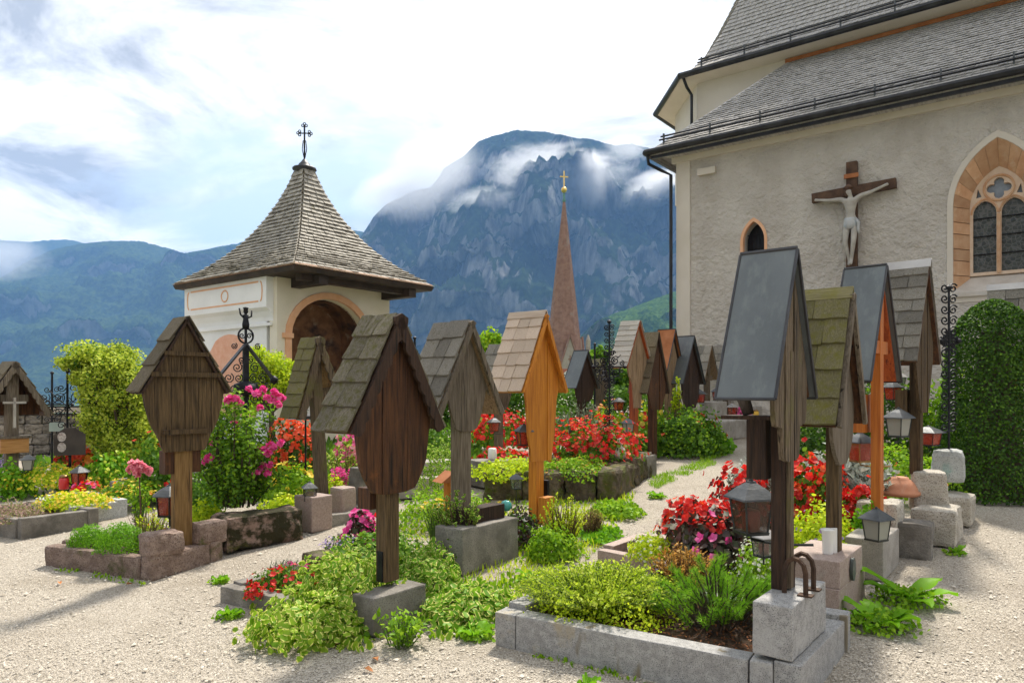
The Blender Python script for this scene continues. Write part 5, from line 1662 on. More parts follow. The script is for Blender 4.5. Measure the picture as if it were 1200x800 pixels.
# front granite bed
q = quad((-.10, 4.31), (1.354, 3.40), .98)
kerb_bed('light grey granite border of the grave in front, with the low pine', q, .205, .13, 'granite', rough=.0035, seed=3, pieces={0: [0, .082, .86, 1]}, cuts=6, bev=.008)
stone('granite_block', 'grey granite block with mossy flank under the tall metal roofed marker', 'stone block', Vector((1.432, 3.725, .268)), (.60, .19, .257), 'granite', YARD, .003, 8, .008, 4)
# pink granite bed with its two-tier plinth
q = quad((.70, 5.97), (2.02, 4.66), .75)
kerb_bed('pink granite border of the grave with the pale sedum', q, .12, .10, 'granite_pink', rough=.001, seed=7, bev=.006, cuts=4)
pl = thing('granite_plinth', 'two stepped pink granite plinth carrying the mossy marker and white vase', 'plinth', Vector((2.14, 4.83, gz(2.1, 4.8))), YARD)
link('lower_step', stone_mesh((.72, .24, .20), .001, 4, .006, 2), M['granite_pink'], pl, (0, 0, 0))
link('upper_step', stone_mesh((.62, .34, .17), .001, 4, .006, 5), M['granite_pink'], pl, (-.03, .05, .2))
ov = MB().plate([(.045 * math.cos(k * .3927), .075 * math.sin(k * .3927)) for k in range(16)], (), -.018, 0)
o = obj('oval_plaque', ov, M['plaque_green'], pl, loc=(-.06, -.125, .275))
vase = thing('vase', 'white ceramic vase at the foot of the mossy marker post', 'vase', D(970, 650, 4.72), 0)
obj('body', MB().lathe([(.030, 0), (.033, .02), (.036, .15), (.046, .165), (.044, .17), (.032, .155)], 14), M['white_glaze'], vase, True)
obj('front_plate', MB().box((.055, .03, .085), (.035, .012, .17)), M['white_glaze'], vase)
# grey concrete bed
q = quad((1.44, 7.0), (2.66, 5.50), .8)
kerb_bed('concrete border of the grave with red begonias and silver ragwort', q, .14, .11, 'concrete_light', seed=11)
stone('concrete_block', 'weathered grey concrete block bearing the small milky lantern', 'stone block', on(2.76, 5.55), (.62, .26, .30), 'concrete_light', YARD, .004, 8, .012, 12)
stone('hewn_stone', 'rough pinkish stone behind the milky lantern beside the terracotta bowl', 'stone', on(3.05, 6.0, .1), (.34, .30, .34), 'boulder', YARD, .02, 6, .03, 13)
stone('hewn_stone', 'grey squared kerb stone below the pale boulder, nearest the gravel', 'stone', on(3.28, 5.95), (.34, .30, .28), 'concrete', YARD + .1, .014, 6, .03, 14)
stone('hewn_stone', 'long weathered kerb stone under the pale boulder', 'stone', on(3.72, 6.35), (.55, .34, .30), 'boulder', YARD, .016, 7, .035, 15)
stone('boulder', 'pale cut boulder holding the post of the bright ridged marker', 'boulder', Vector((3.80, 6.62, zat(600, 6.5))), (.36, .30, .36), 'boulder', YARD + .25, .014, 7, .03, 16, .86)
stone('hewn_stone', 'mossy kerb stone below the greenish iron cross stone', 'stone', on(4.22, 7.0), (.46, .40, .28), 'boulder', YARD, .016, 7, .04, 17)
stone('boulder', 'greenish grey rounded stone carrying the narrow iron cross', 'boulder', Vector((4.28, 7.12, zat(564, 7.1))), (.34, .30, .31), 'boulder_grey', YARD + .1, .010, 7, .06, 18, .88)
bowl = thing('plant_bowl', 'upturned terracotta bowl beside the pale boulder', 'bowl', D(1054, 580, 6.6), 0)
obj('body', MB().lathe([(.155, 0), (.175, .016), (.175, .04), (.158, .045), (.15, .075), (.12, .125), (.08, .15), (.075, .165), (.05, .17)], 20), M['terracotta'], bowl, True)
stone('pebble', 'pale rounded stone beside the white flowering plant', 'stone', D(937, 664, 4.9), (.12, .10, .09), 'boulder', .3, .008, 5, .03, 19)
stone('pebble', 'cream rounded stone touching the pink plinth', 'stone', D(946, 655, 5.1), (.11, .09, .08), 'boulder', .9, .008, 5, .03, 20)

# rough pink grave
A, B, C_ = xy(52, 663), xy(177, 681), xy(262, 654)
kerb_bed('rough pink stone border round the two green cushions', [A, B, C_, A + (C_ - B)], .18, .14, 'rough_pink', rough=.014, seed=21, bev=.03, cuts=14, sink=.05)
stone('headstone', 'rough pink hewn stone on the far side of the board marker post', 'headstone', WP(245, 6.45, zo=.14), (.28, .20, .21), 'rough_pink', YARD, .014, 7, .045, 23)
stone('headstone', 'rough pink hewn stone between the cushions and the board marker', 'headstone', WP(189, 6.02, zo=.16), (.31, .21, .20), 'rough_pink', YARD, .014, 7, .045, 22)
# planter of the rose bush
stone('stone_planter', 'dark mossy pink stone planter under the rose bush', 'planter', WP(303, 6.95), (.80, .34, .32), 'mossy_pink', YARD - R(6), .03, 9, .05, 25)
# periwinkle grave
q0 = xy(257, 706); q1 = xy(412, 738)
dv = Vector((V.x, V.y)) * .72
kerb_bed('worn concrete border at the red verbena, overgrown by periwinkle', [q0, q1, q1 + dv, q0 + dv], .12, .11, 'concrete', seed=31, rough=.006, cuts=12)
stone('concrete_block', 'concrete block carrying the big mossy marker amid the periwinkle', 'stone block', WP(457, 4.72), (.46, .20, .235), 'concrete', YARD, .004, 8, .01, 33)
stone('hewn_stone', 'small dark stone with a mossy top near the magenta begonia', 'stone', WP(380, 5.75), (.26, .24, .22), 'mossy', YARD, .016, 6, .03, 34)
# trough of the grey marker
stone('stone_trough', 'dark stained concrete trough below the grey weathered marker', 'trough', WP(560, 6.05), (.72, .30, .36), 'concrete', YARD, .006, 8, .012, 36)
box('planter_box', (0, 0, .06), (.5, .14, .12), M['wood_dark'], tag(bpy.data.objects.new('window_box', None), 'long dark wooden planter on the stained trough', 'planter')).parent.location = WP(562, 6.08, zo=.355)
COL.objects.link(bpy.data.objects['window_box']); bpy.data.objects['window_box'].rotation_euler = (0, 0, YARD)
# moss covered wall of the begonia bed
A, B, C_ = xy(566, 586), xy(722, 588), xy(764, 556)
D_ = A + (C_ - B)
kerb_bed('moss covered stone wall round the scarlet begonia bed', [A, B, C_, D_], .34, .24, 'mossy', rough=.035, seed=41, bev=.05, cuts=14, sink=.05, pieces={0: [0, .3, .62, 1], 1: [0, .5, 1]})
stone('stone_block', 'grey block at the foot of the tan marker', 'stone block', WP(752, 10.2), (.34, .3, .30), 'concrete', YARD, .01, 6, .02, 43)
# left background graves
kerb_bed('pale speckled granite border of the yellow flowering grave', quad((-5.75, 8.75), (-4.88, 8.0), .62), .20, .11, 'granite_light', rough=.001, seed=51, bev=.006, cuts=4)
kerb_bed('brownish concrete border with dusty pink heather', quad((-6.2, 8.05), (-5.02, 7.42), .75), .20, .11, 'concrete', rough=.004, seed=52, cuts=6)
kerb_bed('low grey border behind the speckled granite one', quad((-5.6, 10.1), (-4.0, 8.75), .8), .17, .10, 'concrete', rough=.004, seed=53, cuts=6)
kerb_bed('low concrete border below the leaning mossy marker', quad((-2.95, 8.35), (-2.05, 7.35), .9), .12, .10, 'concrete', rough=.008, seed=54, cuts=8)
stone('granite_block', 'speckled pinkish granite block carrying the squat lantern', 'stone block', WP(367, 7.5), (.26, .30, .36), 'granite_pink', YARD, .004, 5, .015, 55)
stone('granite_block', 'pinkish stone at the far side of the leaning marker', 'stone block', WP(402, 7.95), (.2, .22, .36), 'granite_pink', YARD, .006, 5, .03, 56)
stone('headstone', 'tapering grey granite stele with a small white figure on it', 'headstone', WP(428, 8.3, zo=.1), (.36, .22, .42), 'concrete', YARD, .006, 6, .015, 57, .85)
stone('stone_slab', 'flat grey slab under the tapering stele', 'stone', WP(428, 8.25), (.5, .36, .12), 'concrete', YARD, .005, 6, .01, 58)
stone('stone_trough', 'pale two stepped concrete trough behind the dark oval board', 'trough', WP(497, 9.3), (1.0, .55, .24), 'concrete_light', YARD - R(25), .004, 8, .012, 59)
stone('stone_trough', 'upper step of the pale concrete trough', 'trough', WP(494, 9.5, zo=.24), (.85, .40, .16), 'concrete_light', YARD - R(25), .004, 8, .012, 60)
stone('stone_block', 'concrete block under the white vase by the small grey marker', 'stone block', WP(583, 9.9), (.8, .5, .34), 'concrete', YARD - R(15), .006, 8, .012, 61)
v2 = thing('vase', 'white narrow vase on the concrete block by the small grey marker', 'vase', WP(577, 9.75, zo=.34), 0)
obj('body', MB().lathe([(.05, 0), (.06, .05), (.055, .16), (.045, .17)], 12), M['white_glaze'], v2, True)
fg = thing('figurine', 'small white angel figure on the tapering stele', 'figurine', WP(430, 8.28, zo=.52), 0)
obj('body', MB().lathe([(.05, 0), (.06, .03), (.04, .10), (.045, .14), (.02, .16)], 10), M['white_glaze'], fg, True)
obj('head', MB().lathe([(.01, .15), (.035, .18), (.03, .215), (.008, .23)], 10), M['white_glaze'], fg, True)
fg = thing('figurine', 'white figure leaning on the moss covered wall', 'figurine', WP(727, 9.5, zo=.36), 0)
obj('body', MB().lathe([(.07, 0), (.08, .05), (.05, .14), (.02, .17)], 10), M['figure_white'], fg, True)
obj('head', MB().lathe([(.01, .16), (.045, .20), (.04, .25), (.008, .27)], 10), M['figure_white'], fg, True)
fg = thing('figurine', 'sleeping pinkish angel figure in the grass near the orange marker', 'figurine', WP(613, 7.3), 0)
obj('body', MB().lathe([(.06, 0), (.07, .04), (.05, .08), (.02, .10)], 10), M['figure_white'], fg, True)
obj('head', MB().lathe([(.01, .05), (.05, .09), (.04, .14), (.008, .15)], 10, (-.06, -.03, 0)), M['figure_white'], fg, True)
gb = thing('glass_ball', 'turquoise glass ball on the corner of the stained trough', 'glass ball', WP(593, 6.4, zo=.36), 0)
obj('ball', MB().lathe([(.004, 0), (.03, .008), (.048, .03), (.052, .05), (.046, .075), (.03, .092), (.004, .1)], 16), M['teal_glass'], gb, True)
for (lb, px, py, y, mt) in (('red candle jar standing in the yellow flowers', 75, 573, 9.3, 'red_wax'), ('yellow candle jar far down the path', 886, 490, 15.5, 'yellow_wax')):
    cj = thing('candle_jar', lb, 'candle', D(px, py, y), 0, 'grave candles')
    obj('jar', MB().lathe([(.05, 0), (.06, .01), (.06, .13), (.045, .15)], 12), M[mt], cj, True)
    obj('lid', MB().lathe([(.05, .15), (.055, .165), (.03, .185)], 12), M['lantern_brass'], cj, True)
# far kerbs by the path's end
stone('stone_block', 'low stone wall at the bend of the path below the thin marker', 'stone wall', WP(852, 14.2), (1.6, .4, .38), 'concrete_light', YARD, .015, 8, .03, 71)
stone('stone_block', 'pale block on the low wall at the bend', 'stone block', WP(836, 14.9, zo=.36), (.6, .35, .34), 'concrete_light', YARD, .01, 6, .02, 72)
stone('stone_block', 'far grey block farther along the path by the church', 'stone block', WP(884, 16.0), (.9, .4, .5), 'concrete_light', YARD, .01, 6, .02, 73)
stone('boulder', 'round grey boulder before the low wall at the bend', 'boulder', WP(823, 14.0), (.45, .4, .42), 'concrete_light', .4, .03, 6, .12, 74)

for k, (px, y, lb) in enumerate(((868, 16.6, 'thin post far down the path, nearer the church corner'), (879, 16.2, 'dark red post far down the path'), (893, 16.9, 'pale post farthest along the path'))):
    t = thing('marker_post', lb, 'post', WP(px, y), YARD)
    box('post', (0, 0, .75), (.13, .1, 1.5), M[('wood_grey', 'wood_red_dark', 'wood_grey')[k]], t)
    box('foot', (0, 0, .1), (.17, .14, .2), M['iron' if k == 1 else 'concrete_light'], t)
sm = thing('small_shrine', 'little orange roofed shrine post in front of the grey weathered marker', 'shrine', WP(527, 7.0), YARD - R(20))
box('post', (0, 0, .28), (.09, .08, .56), M['wood_orange'], sm)
obj('roof', MB().add([(-.14, -.1, .54), (.14, -.1, .54), (.14, .1, .54), (-.14, .1, .54), (0, -.1, .64), (0, .1, .64)], [(0, 1, 4), (2, 3, 5), (1, 2, 5, 4), (3, 0, 4, 5), (0, 3, 2, 1)]), M['rust_band'], sm)

# ------------------------------------------------------------------ the churchyard wall on the valley side: stones one by one


def yard_wall():
    a, b = Vector((-14.5, 11.2, 0)), Vector((-7.55, 16.3, 0))
    d = b - a; ln = d.length; d.normalize(); nrm = Vector((-d.y, d.x, 0))
    t = thing('stone_wall', 'old rubble stone wall with a pale coping at the edge of the churchyard', 'wall', (a.x, a.y, 0), math.atan2(d.y, d.x))
    rnd = random.Random(2)
    hgt = 1.10
    z0 = min(gz(a.x, a.y), gz(b.x, b.y)) - .05
    obj('core', MB().box((ln / 2, .22, (z0 + hgt) / 2 - .02), (ln, .3, hgt - z0)), M['concrete'], t)
    metas = [stone_mesh((1, .8, 1), .10, 3, .16, s, freq=1.6) for s in range(5)]
    for me in metas: me.materials.append(M['boulder_wall'])
    z = z0
    while z < hgt - .05:
        hh = rnd.uniform(.16, .24)
        x = rnd.uniform(-.2, 0)
        while x < ln:
            w = rnd.uniform(.2, .42)
            o = link('stone', metas[rnd.randrange(5)], None, t, (x + w / 2, .06, z))
            o.scale = (w * .97, .24, hh * .97); o.rotation_euler = (0, rnd.uniform(-.04, .04), rnd.uniform(-.05, .05))
            x += w
        z += hh
    x = 0
    while x < ln:
        w = rnd.uniform(.7, 1.1)
        o = link('coping_stone', stone_mesh((w - .01, .62, .13), .01, 6, .02, int(x * 7)), M['coping'], t, (x + w / 2, .2, hgt))
        x += w


M['boulder_wall'] = surf('rubble', (.15, .13, .11), (.36, .32, .27), 3, bump=.6, bscale=9, rough=.95, rnd=.3, c3=(.06, .055, .045), lo3=.5, hi3=.66, s3=2)
M['coping'] = surf('coping', (.42, .36, .29), (.56, .49, .41), 4, bump=.4, bscale=30, rough=.9, c3=(.25, .22, .17), lo3=.56, hi3=.72)
yard_wall()

# ------------------------------------------------------------------ plants
SEED = [100]


def nseed():
    SEED[0] += 1
    return SEED[0]


def in_mound(rng, n, rx, ry, h, seed, amp, freq, lo=.96, hi=1.08, zmin=.45):
    d = unit(rng.normal(0, 1, (n * 5, 3))); d[:, 2] = np.abs(d[:, 2])
    d = d[d[:, 2] > zmin * rng.random(len(d))][:n]
    r = lump(d, seed, amp, freq) * rng.uniform(lo, hi, len(d))
    return d * r[:, None] * np.array([rx, ry, h]), unit(d / np.array([rx, ry, h]))


def mound(label, px, y, wpx, top, zo=.1, mat='mid', n=2500, leaf=.04, ry=None, name='leafy_plant', cat='plant', kind='oval', width=.42, up=.6,
          fill=.22, amp=.2, freq=2.4, flowers=(), jit=.55, mat2=None, n2=0, group=None, dx=0.0, h=None):
    """a plant that grows as a mound: width and top as seen, y = distance"""
    rng = np.random.default_rng(nseed()); s = SEED[0]
    P = WP(px, y, zo=zo)
    rx = wpx / 2 * y / F
    hh = h if h else max(.05, zat(top, y) - P.z)
    ry = ry or rx * .8
    t = thing(name, label, cat, P, 0, group)
    Q, Nn = mound_pts(n, rx, ry, hh, s, rng, fill, amp, freq)
    foliage('foliage', leaves(Q, Nn, leaf * rng.uniform(.65, 1.25, n), width, kind, up, rng, jit=jit), LF[mat], t)
    if mat2:
        Q, Nn = mound_pts(n2, rx * 1.02, ry * 1.02, hh * 1.04, s, rng, fill * .5, amp, freq)
        foliage('young_leaves', leaves(Q, Nn, leaf * rng.uniform(.6, 1.1, n2), width, kind, up, rng, jit=jit), LF[mat2], t)
    for f in flowers:
        fm, fn, fs = f[0], f[1], f[2]
        side = f[3] if len(f) > 3 else None
        Q, Nn = in_mound(rng, fn, rx, ry, hh, s, amp, freq)
        if side is not None:
            k = side(Q / np.array([rx, ry, hh])); Q, Nn = Q[k], Nn[k]
        if len(Q):
            o = foliage('blossoms', rosettes(Q, Nn, fs * rng.uniform(.7, 1.25, len(Q)), 5, rng), LF[fm], t)
            o['kind'] = 'stuff'
    return t


def sprigs(label, px, y, wpx, top, zo, mat, n_stems, leaf, per=22, ry=None, name='shrub', cat='plant', width=.3, spread=.8, kind='lance', stem='twig', flowers=(), h=None, bare=.25, jit=.5, up=.7):
    """upright or arching stems set with leaves"""
    rng = np.random.default_rng(nseed())
    P = WP(px, y, zo=zo)
    rx = wpx / 2 * y / F
    hh = h if h else max(.05, zat(top, y) - P.z)
    ry = ry or rx * .8
    t = thing(name, label, cat, P)
    mb = MB(); pts, al, tips = [], [], []
    for k in range(n_stems):
        a = rng.uniform(0, 6.283); r0 = math.sqrt(rng.random())
        b = np.array([rx * .35 * r0 * math.cos(a), ry * .35 * r0 * math.sin(a), 0])
        e = np.array([rx * r0 * math.cos(a) * spread * 1.2, ry * r0 * math.sin(a) * spread * 1.2, hh * (1 - .35 * r0 * r0) * rng.uniform(.72, 1.04)])
        m = (b + e) / 2 + np.array([0, 0, hh * .12]) + rng.normal(0, hh * .04, 3)
        mb.tube([tuple(b), tuple(m), tuple(e)], [hh * .012 + .0015, hh * .008 + .001, .001], 4, False)
        for j in range(per):
            f = bare + (1 - bare) * (j + rng.random()) / per
            p = (1 - f) ** 2 * b + 2 * f * (1 - f) * m + f * f * e
            d = 2 * (1 - f) * (m - b) + 2 * f * (e - m)
            pts.append(p); al.append(d / max(1e-6, np.linalg.norm(d)))
        tips.append(e)
    pts, al = np.array(pts), np.array(al)
    n = len(pts)
    out = unit(np.cross(al, rng.normal(0, 1, (n, 3))))
    A = al * .6 + out * .9
    foliage('foliage', leaves(pts, unit(np.cross(A, np.cross(al, A)) + np.array([0, 0, .4])), leaf * rng.uniform(.6, 1.2, n), width, kind, up, rng, jit=jit, along=A), LF[mat], t)
    o = obj('stems', mb, M[stem], t); o['kind'] = 'stuff'
    for (fm, k, fs) in flowers:
        T = np.array(tips)[:k] if k <= len(tips) else np.array(tips)[rng.integers(0, len(tips), k)] + rng.normal(0, leaf * .8, (k, 3))
        fo = foliage('blossoms', rosettes(T, np.tile([0, 0, 1.0], (len(T), 1)), fs * rng.uniform(.7, 1.2, len(T)), 6, rng), LF[fm], t); fo['kind'] = 'stuff'
    return t


# --- front granite bed
sprigs('light green heath cushion filling the granite bed in front', 700, 4.42, 180, 660, .13, 'heath', 620, .022, 26, ry=.36, name='heath_cushion', width=.34, spread=.95, bare=.1, stem='green_stem')
mound('low green heath under the light cushion in front', 715, 4.38, 195, 680, .13, 'lime', 4200, .021, ry=.38, name='heath_cushion', kind='lance', width=.3, amp=.25, freq=3.5)


def mugo():
    rng = np.random.default_rng(77)
    P = WP(842, 4.18, zo=.14)
    t = thing('mountain_pine', 'low mountain pine with tufted needles beside the granite block', 'pine', P)
    hh = zat(650, 4.18) - P.z
    mb = MB(); pp, dd = [], []
    for k in range(105):
        a = rng.uniform(0, 6.283); r0 = rng.random() ** .6; e = rng.uniform(.15, 1.0)
        tip = np.array([.40 * r0 * math.cos(a), .30 * r0 * math.sin(a), hh * max(.16, (1 - .55 * r0 * r0) * (.35 + .7 * e))])
        d = np.array([.9 * r0 * math.cos(a), .9 * r0 * math.sin(a), .75]) + rng.normal(0, .16, 3); d /= np.linalg.norm(d)
        ln = rng.uniform(.09, .15)
        base = tip - d * ln
        root = np.array([tip[0] * .2, tip[1] * .2, 0])
        mid = root * .45 + base * .55 + np.array([0, 0, -.04])
        mb.tube([tuple(root), tuple(mid), tuple(base), tuple(tip)], [.008, .006, .005, .003], 5, False)
        for j in range(130):
            f = rng.random() ** .8
            pp.append(base + d * ln * f); dd.append(d)
    p, d = np.array(pp), np.array(dd); n = len(p)
    o = unit(np.cross(d, rng.normal(0, 1, (n, 3))))
    A = unit(d * .75 + o * .75)
    foliage('needles', leaves(p, unit(np.cross(A, rng.normal(0, 1, (n, 3)))), .046 * rng.uniform(.75, 1.15, n), .026, 'lance', 0, rng, jit=.1, along=A, fold=0), LF['pine'], t)
    obj('branches', mb, M['bark'], t)


mugo()
sprigs('amber dried heather between the light cushion and the pine', 800, 4.66, 84, 636, .13, 'amber', 130, .026, 24, ry=.2, name='dried_heather', width=.3, bare=.15)
mound('small green herb with lilac dots behind the light cushion', 775, 4.65, 60, 668, .13, 'mid', 900, .022, name='small_herb', flowers=(('lilac', 40, .010),))
# --- pink granite bed
mound('pale sedum tuft in the corner of the pink border', 762, 5.72, 54, 627, .08, 'lime', 1300, .026, kind='lance', width=.28, up=1.2, name='sedum', flowers=(('white', 90, .012),))
mound('bronze leaved begonia with red and magenta flowers on the pink grave', 838, 5.42, 100, 604, .08, 'bronze', 1300, .075, ry=.32, name='begonia', kind='lance', width=.30,
      flowers=(('red', 120, .034, lambda q: (q[:, 2] > .72) & (q[:, 0] < .7)), ('magenta', 26, .036, lambda q: (q[:, 2] > .35) & (q[:, 1] < -.1))))
mound('red begonia behind the bronze one, beside the large grey lantern', 820, 5.85, 100, 588, .1, 'bronze', 500, .05, ry=.25, name='begonia', flowers=(('red', 260, .034, lambda q: q[:, 2] > .45), ('scarlet', 60, .03, lambda q: q[:, 2] > .5), ('white', 40, .024)))
mound('white flowering alyssum beside the red candle lantern', 886, 4.98, 62, 640, .08, 'fresh', 1500, .02, ry=.2, name='alyssum', flowers=(('white', 260, .010),))
# --- concrete bed
RB = 'red begonia '
mound(RB + 'in the gap behind the big hanging lantern', 872, 6.45, 80, 556, .1, 'bronze', 420, .05, name='begonia', flowers=(('red', 220, .034),), amp=.3, freq=5)
mound(RB + 'between the metal roofed post and the plinth marker', 955, 6.35, 82, 546, .1, 'mid', 700, .05, name='begonia', flowers=(('red', 280, .034), ('scarlet', 60, .03)), amp=.3, freq=5)
mound(RB + 'beside the foot of the red varnished cross', 1008, 6.15, 62, 572, .1, 'mid', 420, .05, name='begonia', flowers=(('red', 150, .036), ('white', 10, .015)))
sprigs('silver ragwort between the red begonias and the hedge', 992, 6.75, 116, 520, .1, 'silver', 150, .06, 22, name='silver_ragwort', width=.28, bare=.1)
sprigs('silver ragwort beyond the big hanging lantern, next to the path', 884, 7.4, 66, 532, .05, 'silver', 110, .05, 20, name='silver_ragwort', width=.22, bare=.05)
mound('silver ragwort clump rising above the red begonia near the varnished cross', 985, 6.6, 80, 524, .1, 'silver', 900, .07, name='silver_ragwort', kind='lance', width=.25, up=1.0, amp=.3, freq=4)
mound('lime green stonecrop with lilac dots between the posts', 962, 5.62, 86, 596, .1, 'lime', 2300, .03, ry=.3, name='stonecrop', amp=.3, flowers=(('lilac', 36, .014),))
mound('bright green little bush beside the milky lantern', 1014, 5.72, 30, 592, .12, 'bright', 700, .03, name='small_bush')
mound('round dark green box bush behind the posts', 946, 8.3, 120, 484, .0, 'hedge', 4200, .045, name='box_bush', cat='bush', amp=.1, mat2='mid', n2=500)
mound('yellowish green low bush behind the terracotta bowl', 1058, 7.9, 120, 522, .05, 'fresh', 2200, .04, name='low_bush', cat='bush', flowers=(('orange', 30, .016),))
mound('deep green bush behind the red varnished cross', 1042, 9.6, 150, 436, .0, 'hedge', 4600, .05, name='box_bush', cat='bush', amp=.14, mat2='fresh', n2=700)
mound('lime green shrub behind the bright ridged marker', 1112, 9.2, 70, 430, .0, 'fresh', 1800, .05, name='shrub', cat='bush')


def topiary():
    rng = np.random.default_rng(5)
    P = WP(1164, 8.1)
    t = thing('clipped_hedge', 'tall clipped evergreen column with a domed top at the church wall', 'hedge', P)
    H = zat(352, 8.1) - P.z; n = 42000; r = .50
    z = rng.random(n) * H
    a = rng.random(n) * 6.283
    rr = np.where(z < H - r * 1.3, 1.0, np.sqrt(np.clip(1 - ((z - (H - r * 1.3)) / (r * 1.3)) ** 2, 0, 1)))
    rr = rr * (1 + .07 * np.sin(a * 5 + z * 4) * np.sin(z * 7 + a * 2) - np.abs(rng.normal(0, .07, n))) * (1.16 - .30 * z / H)
    Q = np.stack([rr * r * np.cos(a), rr * r * np.sin(a), z], 1)
    Nn = unit(np.stack([np.cos(a), np.sin(a), .25 + (z > H - r) * 1.2], 1))
    foliage('foliage', leaves(Q, Nn, .027 * rng.uniform(.5, 1.3, n), .36, 'oval', -.2, rng, jit=.5), LF['hedge'], t)
    k = rng.random(n) < .07
    foliage('young_leaves', leaves(Q[k] * np.array([1.03, 1.03, 1.0]), Nn[k], .03, .36, 'oval', .2, rng), LF['mid'], t)
    obj('inner_stems', MB().tube([(0, 0, 0), (0, 0, H - .35)], [.33, .12], 12), M['bark'], t)


topiary()
# --- periwinkle grave
VN = dict(name='periwinkle', width=.42, kind='oval', jit=.5, amp=.22)
mound('variegated periwinkle spilling over the worn concrete border', 368, 4.62, 140, 696, 0, 'vinca_pale', 1500, .048, ry=.42, **VN)
mound('variegated periwinkle heaped beside the big mossy marker', 405, 5.0, 130, 650, 0, 'vinca_pale', 1500, .048, ry=.5, mat2='vinca', n2=600, **VN)
mound('pale edged periwinkle on the path side of the concrete block', 548, 4.95, 116, 692, 0, 'vinca', 1200, .056, ry=.42, **VN)
mound('pale edged periwinkle under the stained trough', 500, 5.3, 90, 648, 0, 'vinca', 1300, .044, ry=.4, **VN)
sprigs('leafy shoot in front of the concrete block', 468, 4.36, 90, 712, 0, 'fresh', 30, .045, 9, stem='green_stem', bare=.05, name='leafy_shoot', width=.3)
mound('red verbena at the corner of the worn border', 334, 5.3, 80, 666, .06, 'mid', 1100, .03, ry=.2, kind='lance', width=.28, name='verbena', flowers=(('red', 60, .022), ('scarlet', 16, .018)))
mound('tight red verbena cluster next to the bare concrete kerb', 297, 5.05, 22, 684, .08, 'mid', 120, .02, name='verbena', flowers=(('red', 70, .016),))
sprigs('blue-green carnation with two magenta blooms on the worn grave', 335, 5.55, 50, 655, .06, 'greygreen', 40, .05, 10, name='carnation', width=.1, flowers=(('magenta', 8, .024),))
mound('magenta begonia with dark leaves beside the mossy stone', 424, 6.45, 50, 604, 0, 'bronze', 420, .05, name='begonia', flowers=(('magenta', 90, .035), ('red', 20, .035, lambda q: q[:, 0] > .3)))
sprigs('lilac lavender above the small mossy stone', 396, 6.1, 50, 630, .1, 'greygreen', 26, .03, 8, name='lavender', width=.16, flowers=(('lilac', 60, .012),))
mound('dark ivy patch behind the periwinkle', 440, 6.0, 130, 628, 0, 'mid', 1700, .042, ry=.6, name='ivy_patch', mat2='vinca', n2=350)
mound('light green ground cover beyond the dark oval board', 520, 7.6, 130, 575, 0, 'fresh', 1900, .034, ry=.7, name='ground_cover')
sprigs('variegated bush at the end of the stained trough', 537, 5.95, 66, 574, .12, 'vinca', 60, .034, 20, name='variegated_bush', width=.4, kind='oval', bare=.1)
sprigs('yellow daisies beside the stained trough', 511, 6.5, 50, 582, .1, 'fresh', 40, .03, 8, name='yellow_daisy', stem='green_stem', bare=.05, flowers=(('yellow', 22, .026),))
sprigs('yellow daisies behind the turquoise ball', 583, 7.0, 46, 588, .1, 'fresh', 26, .03, 8, name='yellow_daisy', stem='green_stem', bare=.05, flowers=(('yellow', 14, .026),))
mound('trailing pale green plant over the stained trough', 522, 5.85, 60, 632, .0, 'vinca', 800, .032, ry=.2, name='trailing_plant')
# --- weeds round the orange marker
sprigs('tall feathery green weed before the orange marker', 660, 6.35, 62, 577, 0, 'lime', 60, .024, 40, name='feathery_weed', width=.3, bare=.05)
mound('fresh green weeds at the edge of the path', 648, 6.1, 66, 618, 0, 'fresh', 1500, .03, name='weeds')
mound('dark bronze bush beside the trough and orange marker', 612, 6.5, 56, 596, 0, 'bronze', 900, .032, name='bronze_bush', mat2='mid', n2=300)
sprigs('straw coloured stalks in the weeds by the path', 692, 6.9, 56, 592, 0, 'straw', 70, .03, 12, name='dry_stalks', width=.1, spread=.5)
mound('broad low weeds next to the straw stalks', 702, 6.9, 50, 622, 0, 'bright', 900, .045, name='weeds', ry=.4)
mound('leafy weeds between the moss wall and the path', 722, 7.8, 60, 588, 0, 'fresh', 1200, .04, name='weeds', ry=.4)
# --- moss-walled bed
mound('broad bank of scarlet begonias in the moss walled bed', 690, 9.75, 112, 497, .3, 'mid', 1300, .05, ry=.55, name='begonia', flowers=(('red', 520, .034), ('scarlet', 130, .03)), amp=.3, freq=5)
mound('red begonia at the end of the bank beside the orange marker', 590, 10.2, 62, 528, .28, 'mid', 300, .05, name='begonia', flowers=(('red', 120, .04),))
mound('yellow-green heath left of the orange post', 600, 9.05, 96, 538, .22, 'lime', 2900, .035, ry=.5, name='heath_cushion')
mound('reddish green heath right of the orange post', 672, 8.95, 96, 537, .22, 'fresh', 2900, .032, ry=.5, name='heath_cushion', mat2='amber', n2=200)
sprigs('grey-green lavender bush behind the scarlet bank', 683, 11.3, 76, 468, .1, 'greygreen', 90, .07, 18, name='lavender_bush', cat='bush', width=.13)
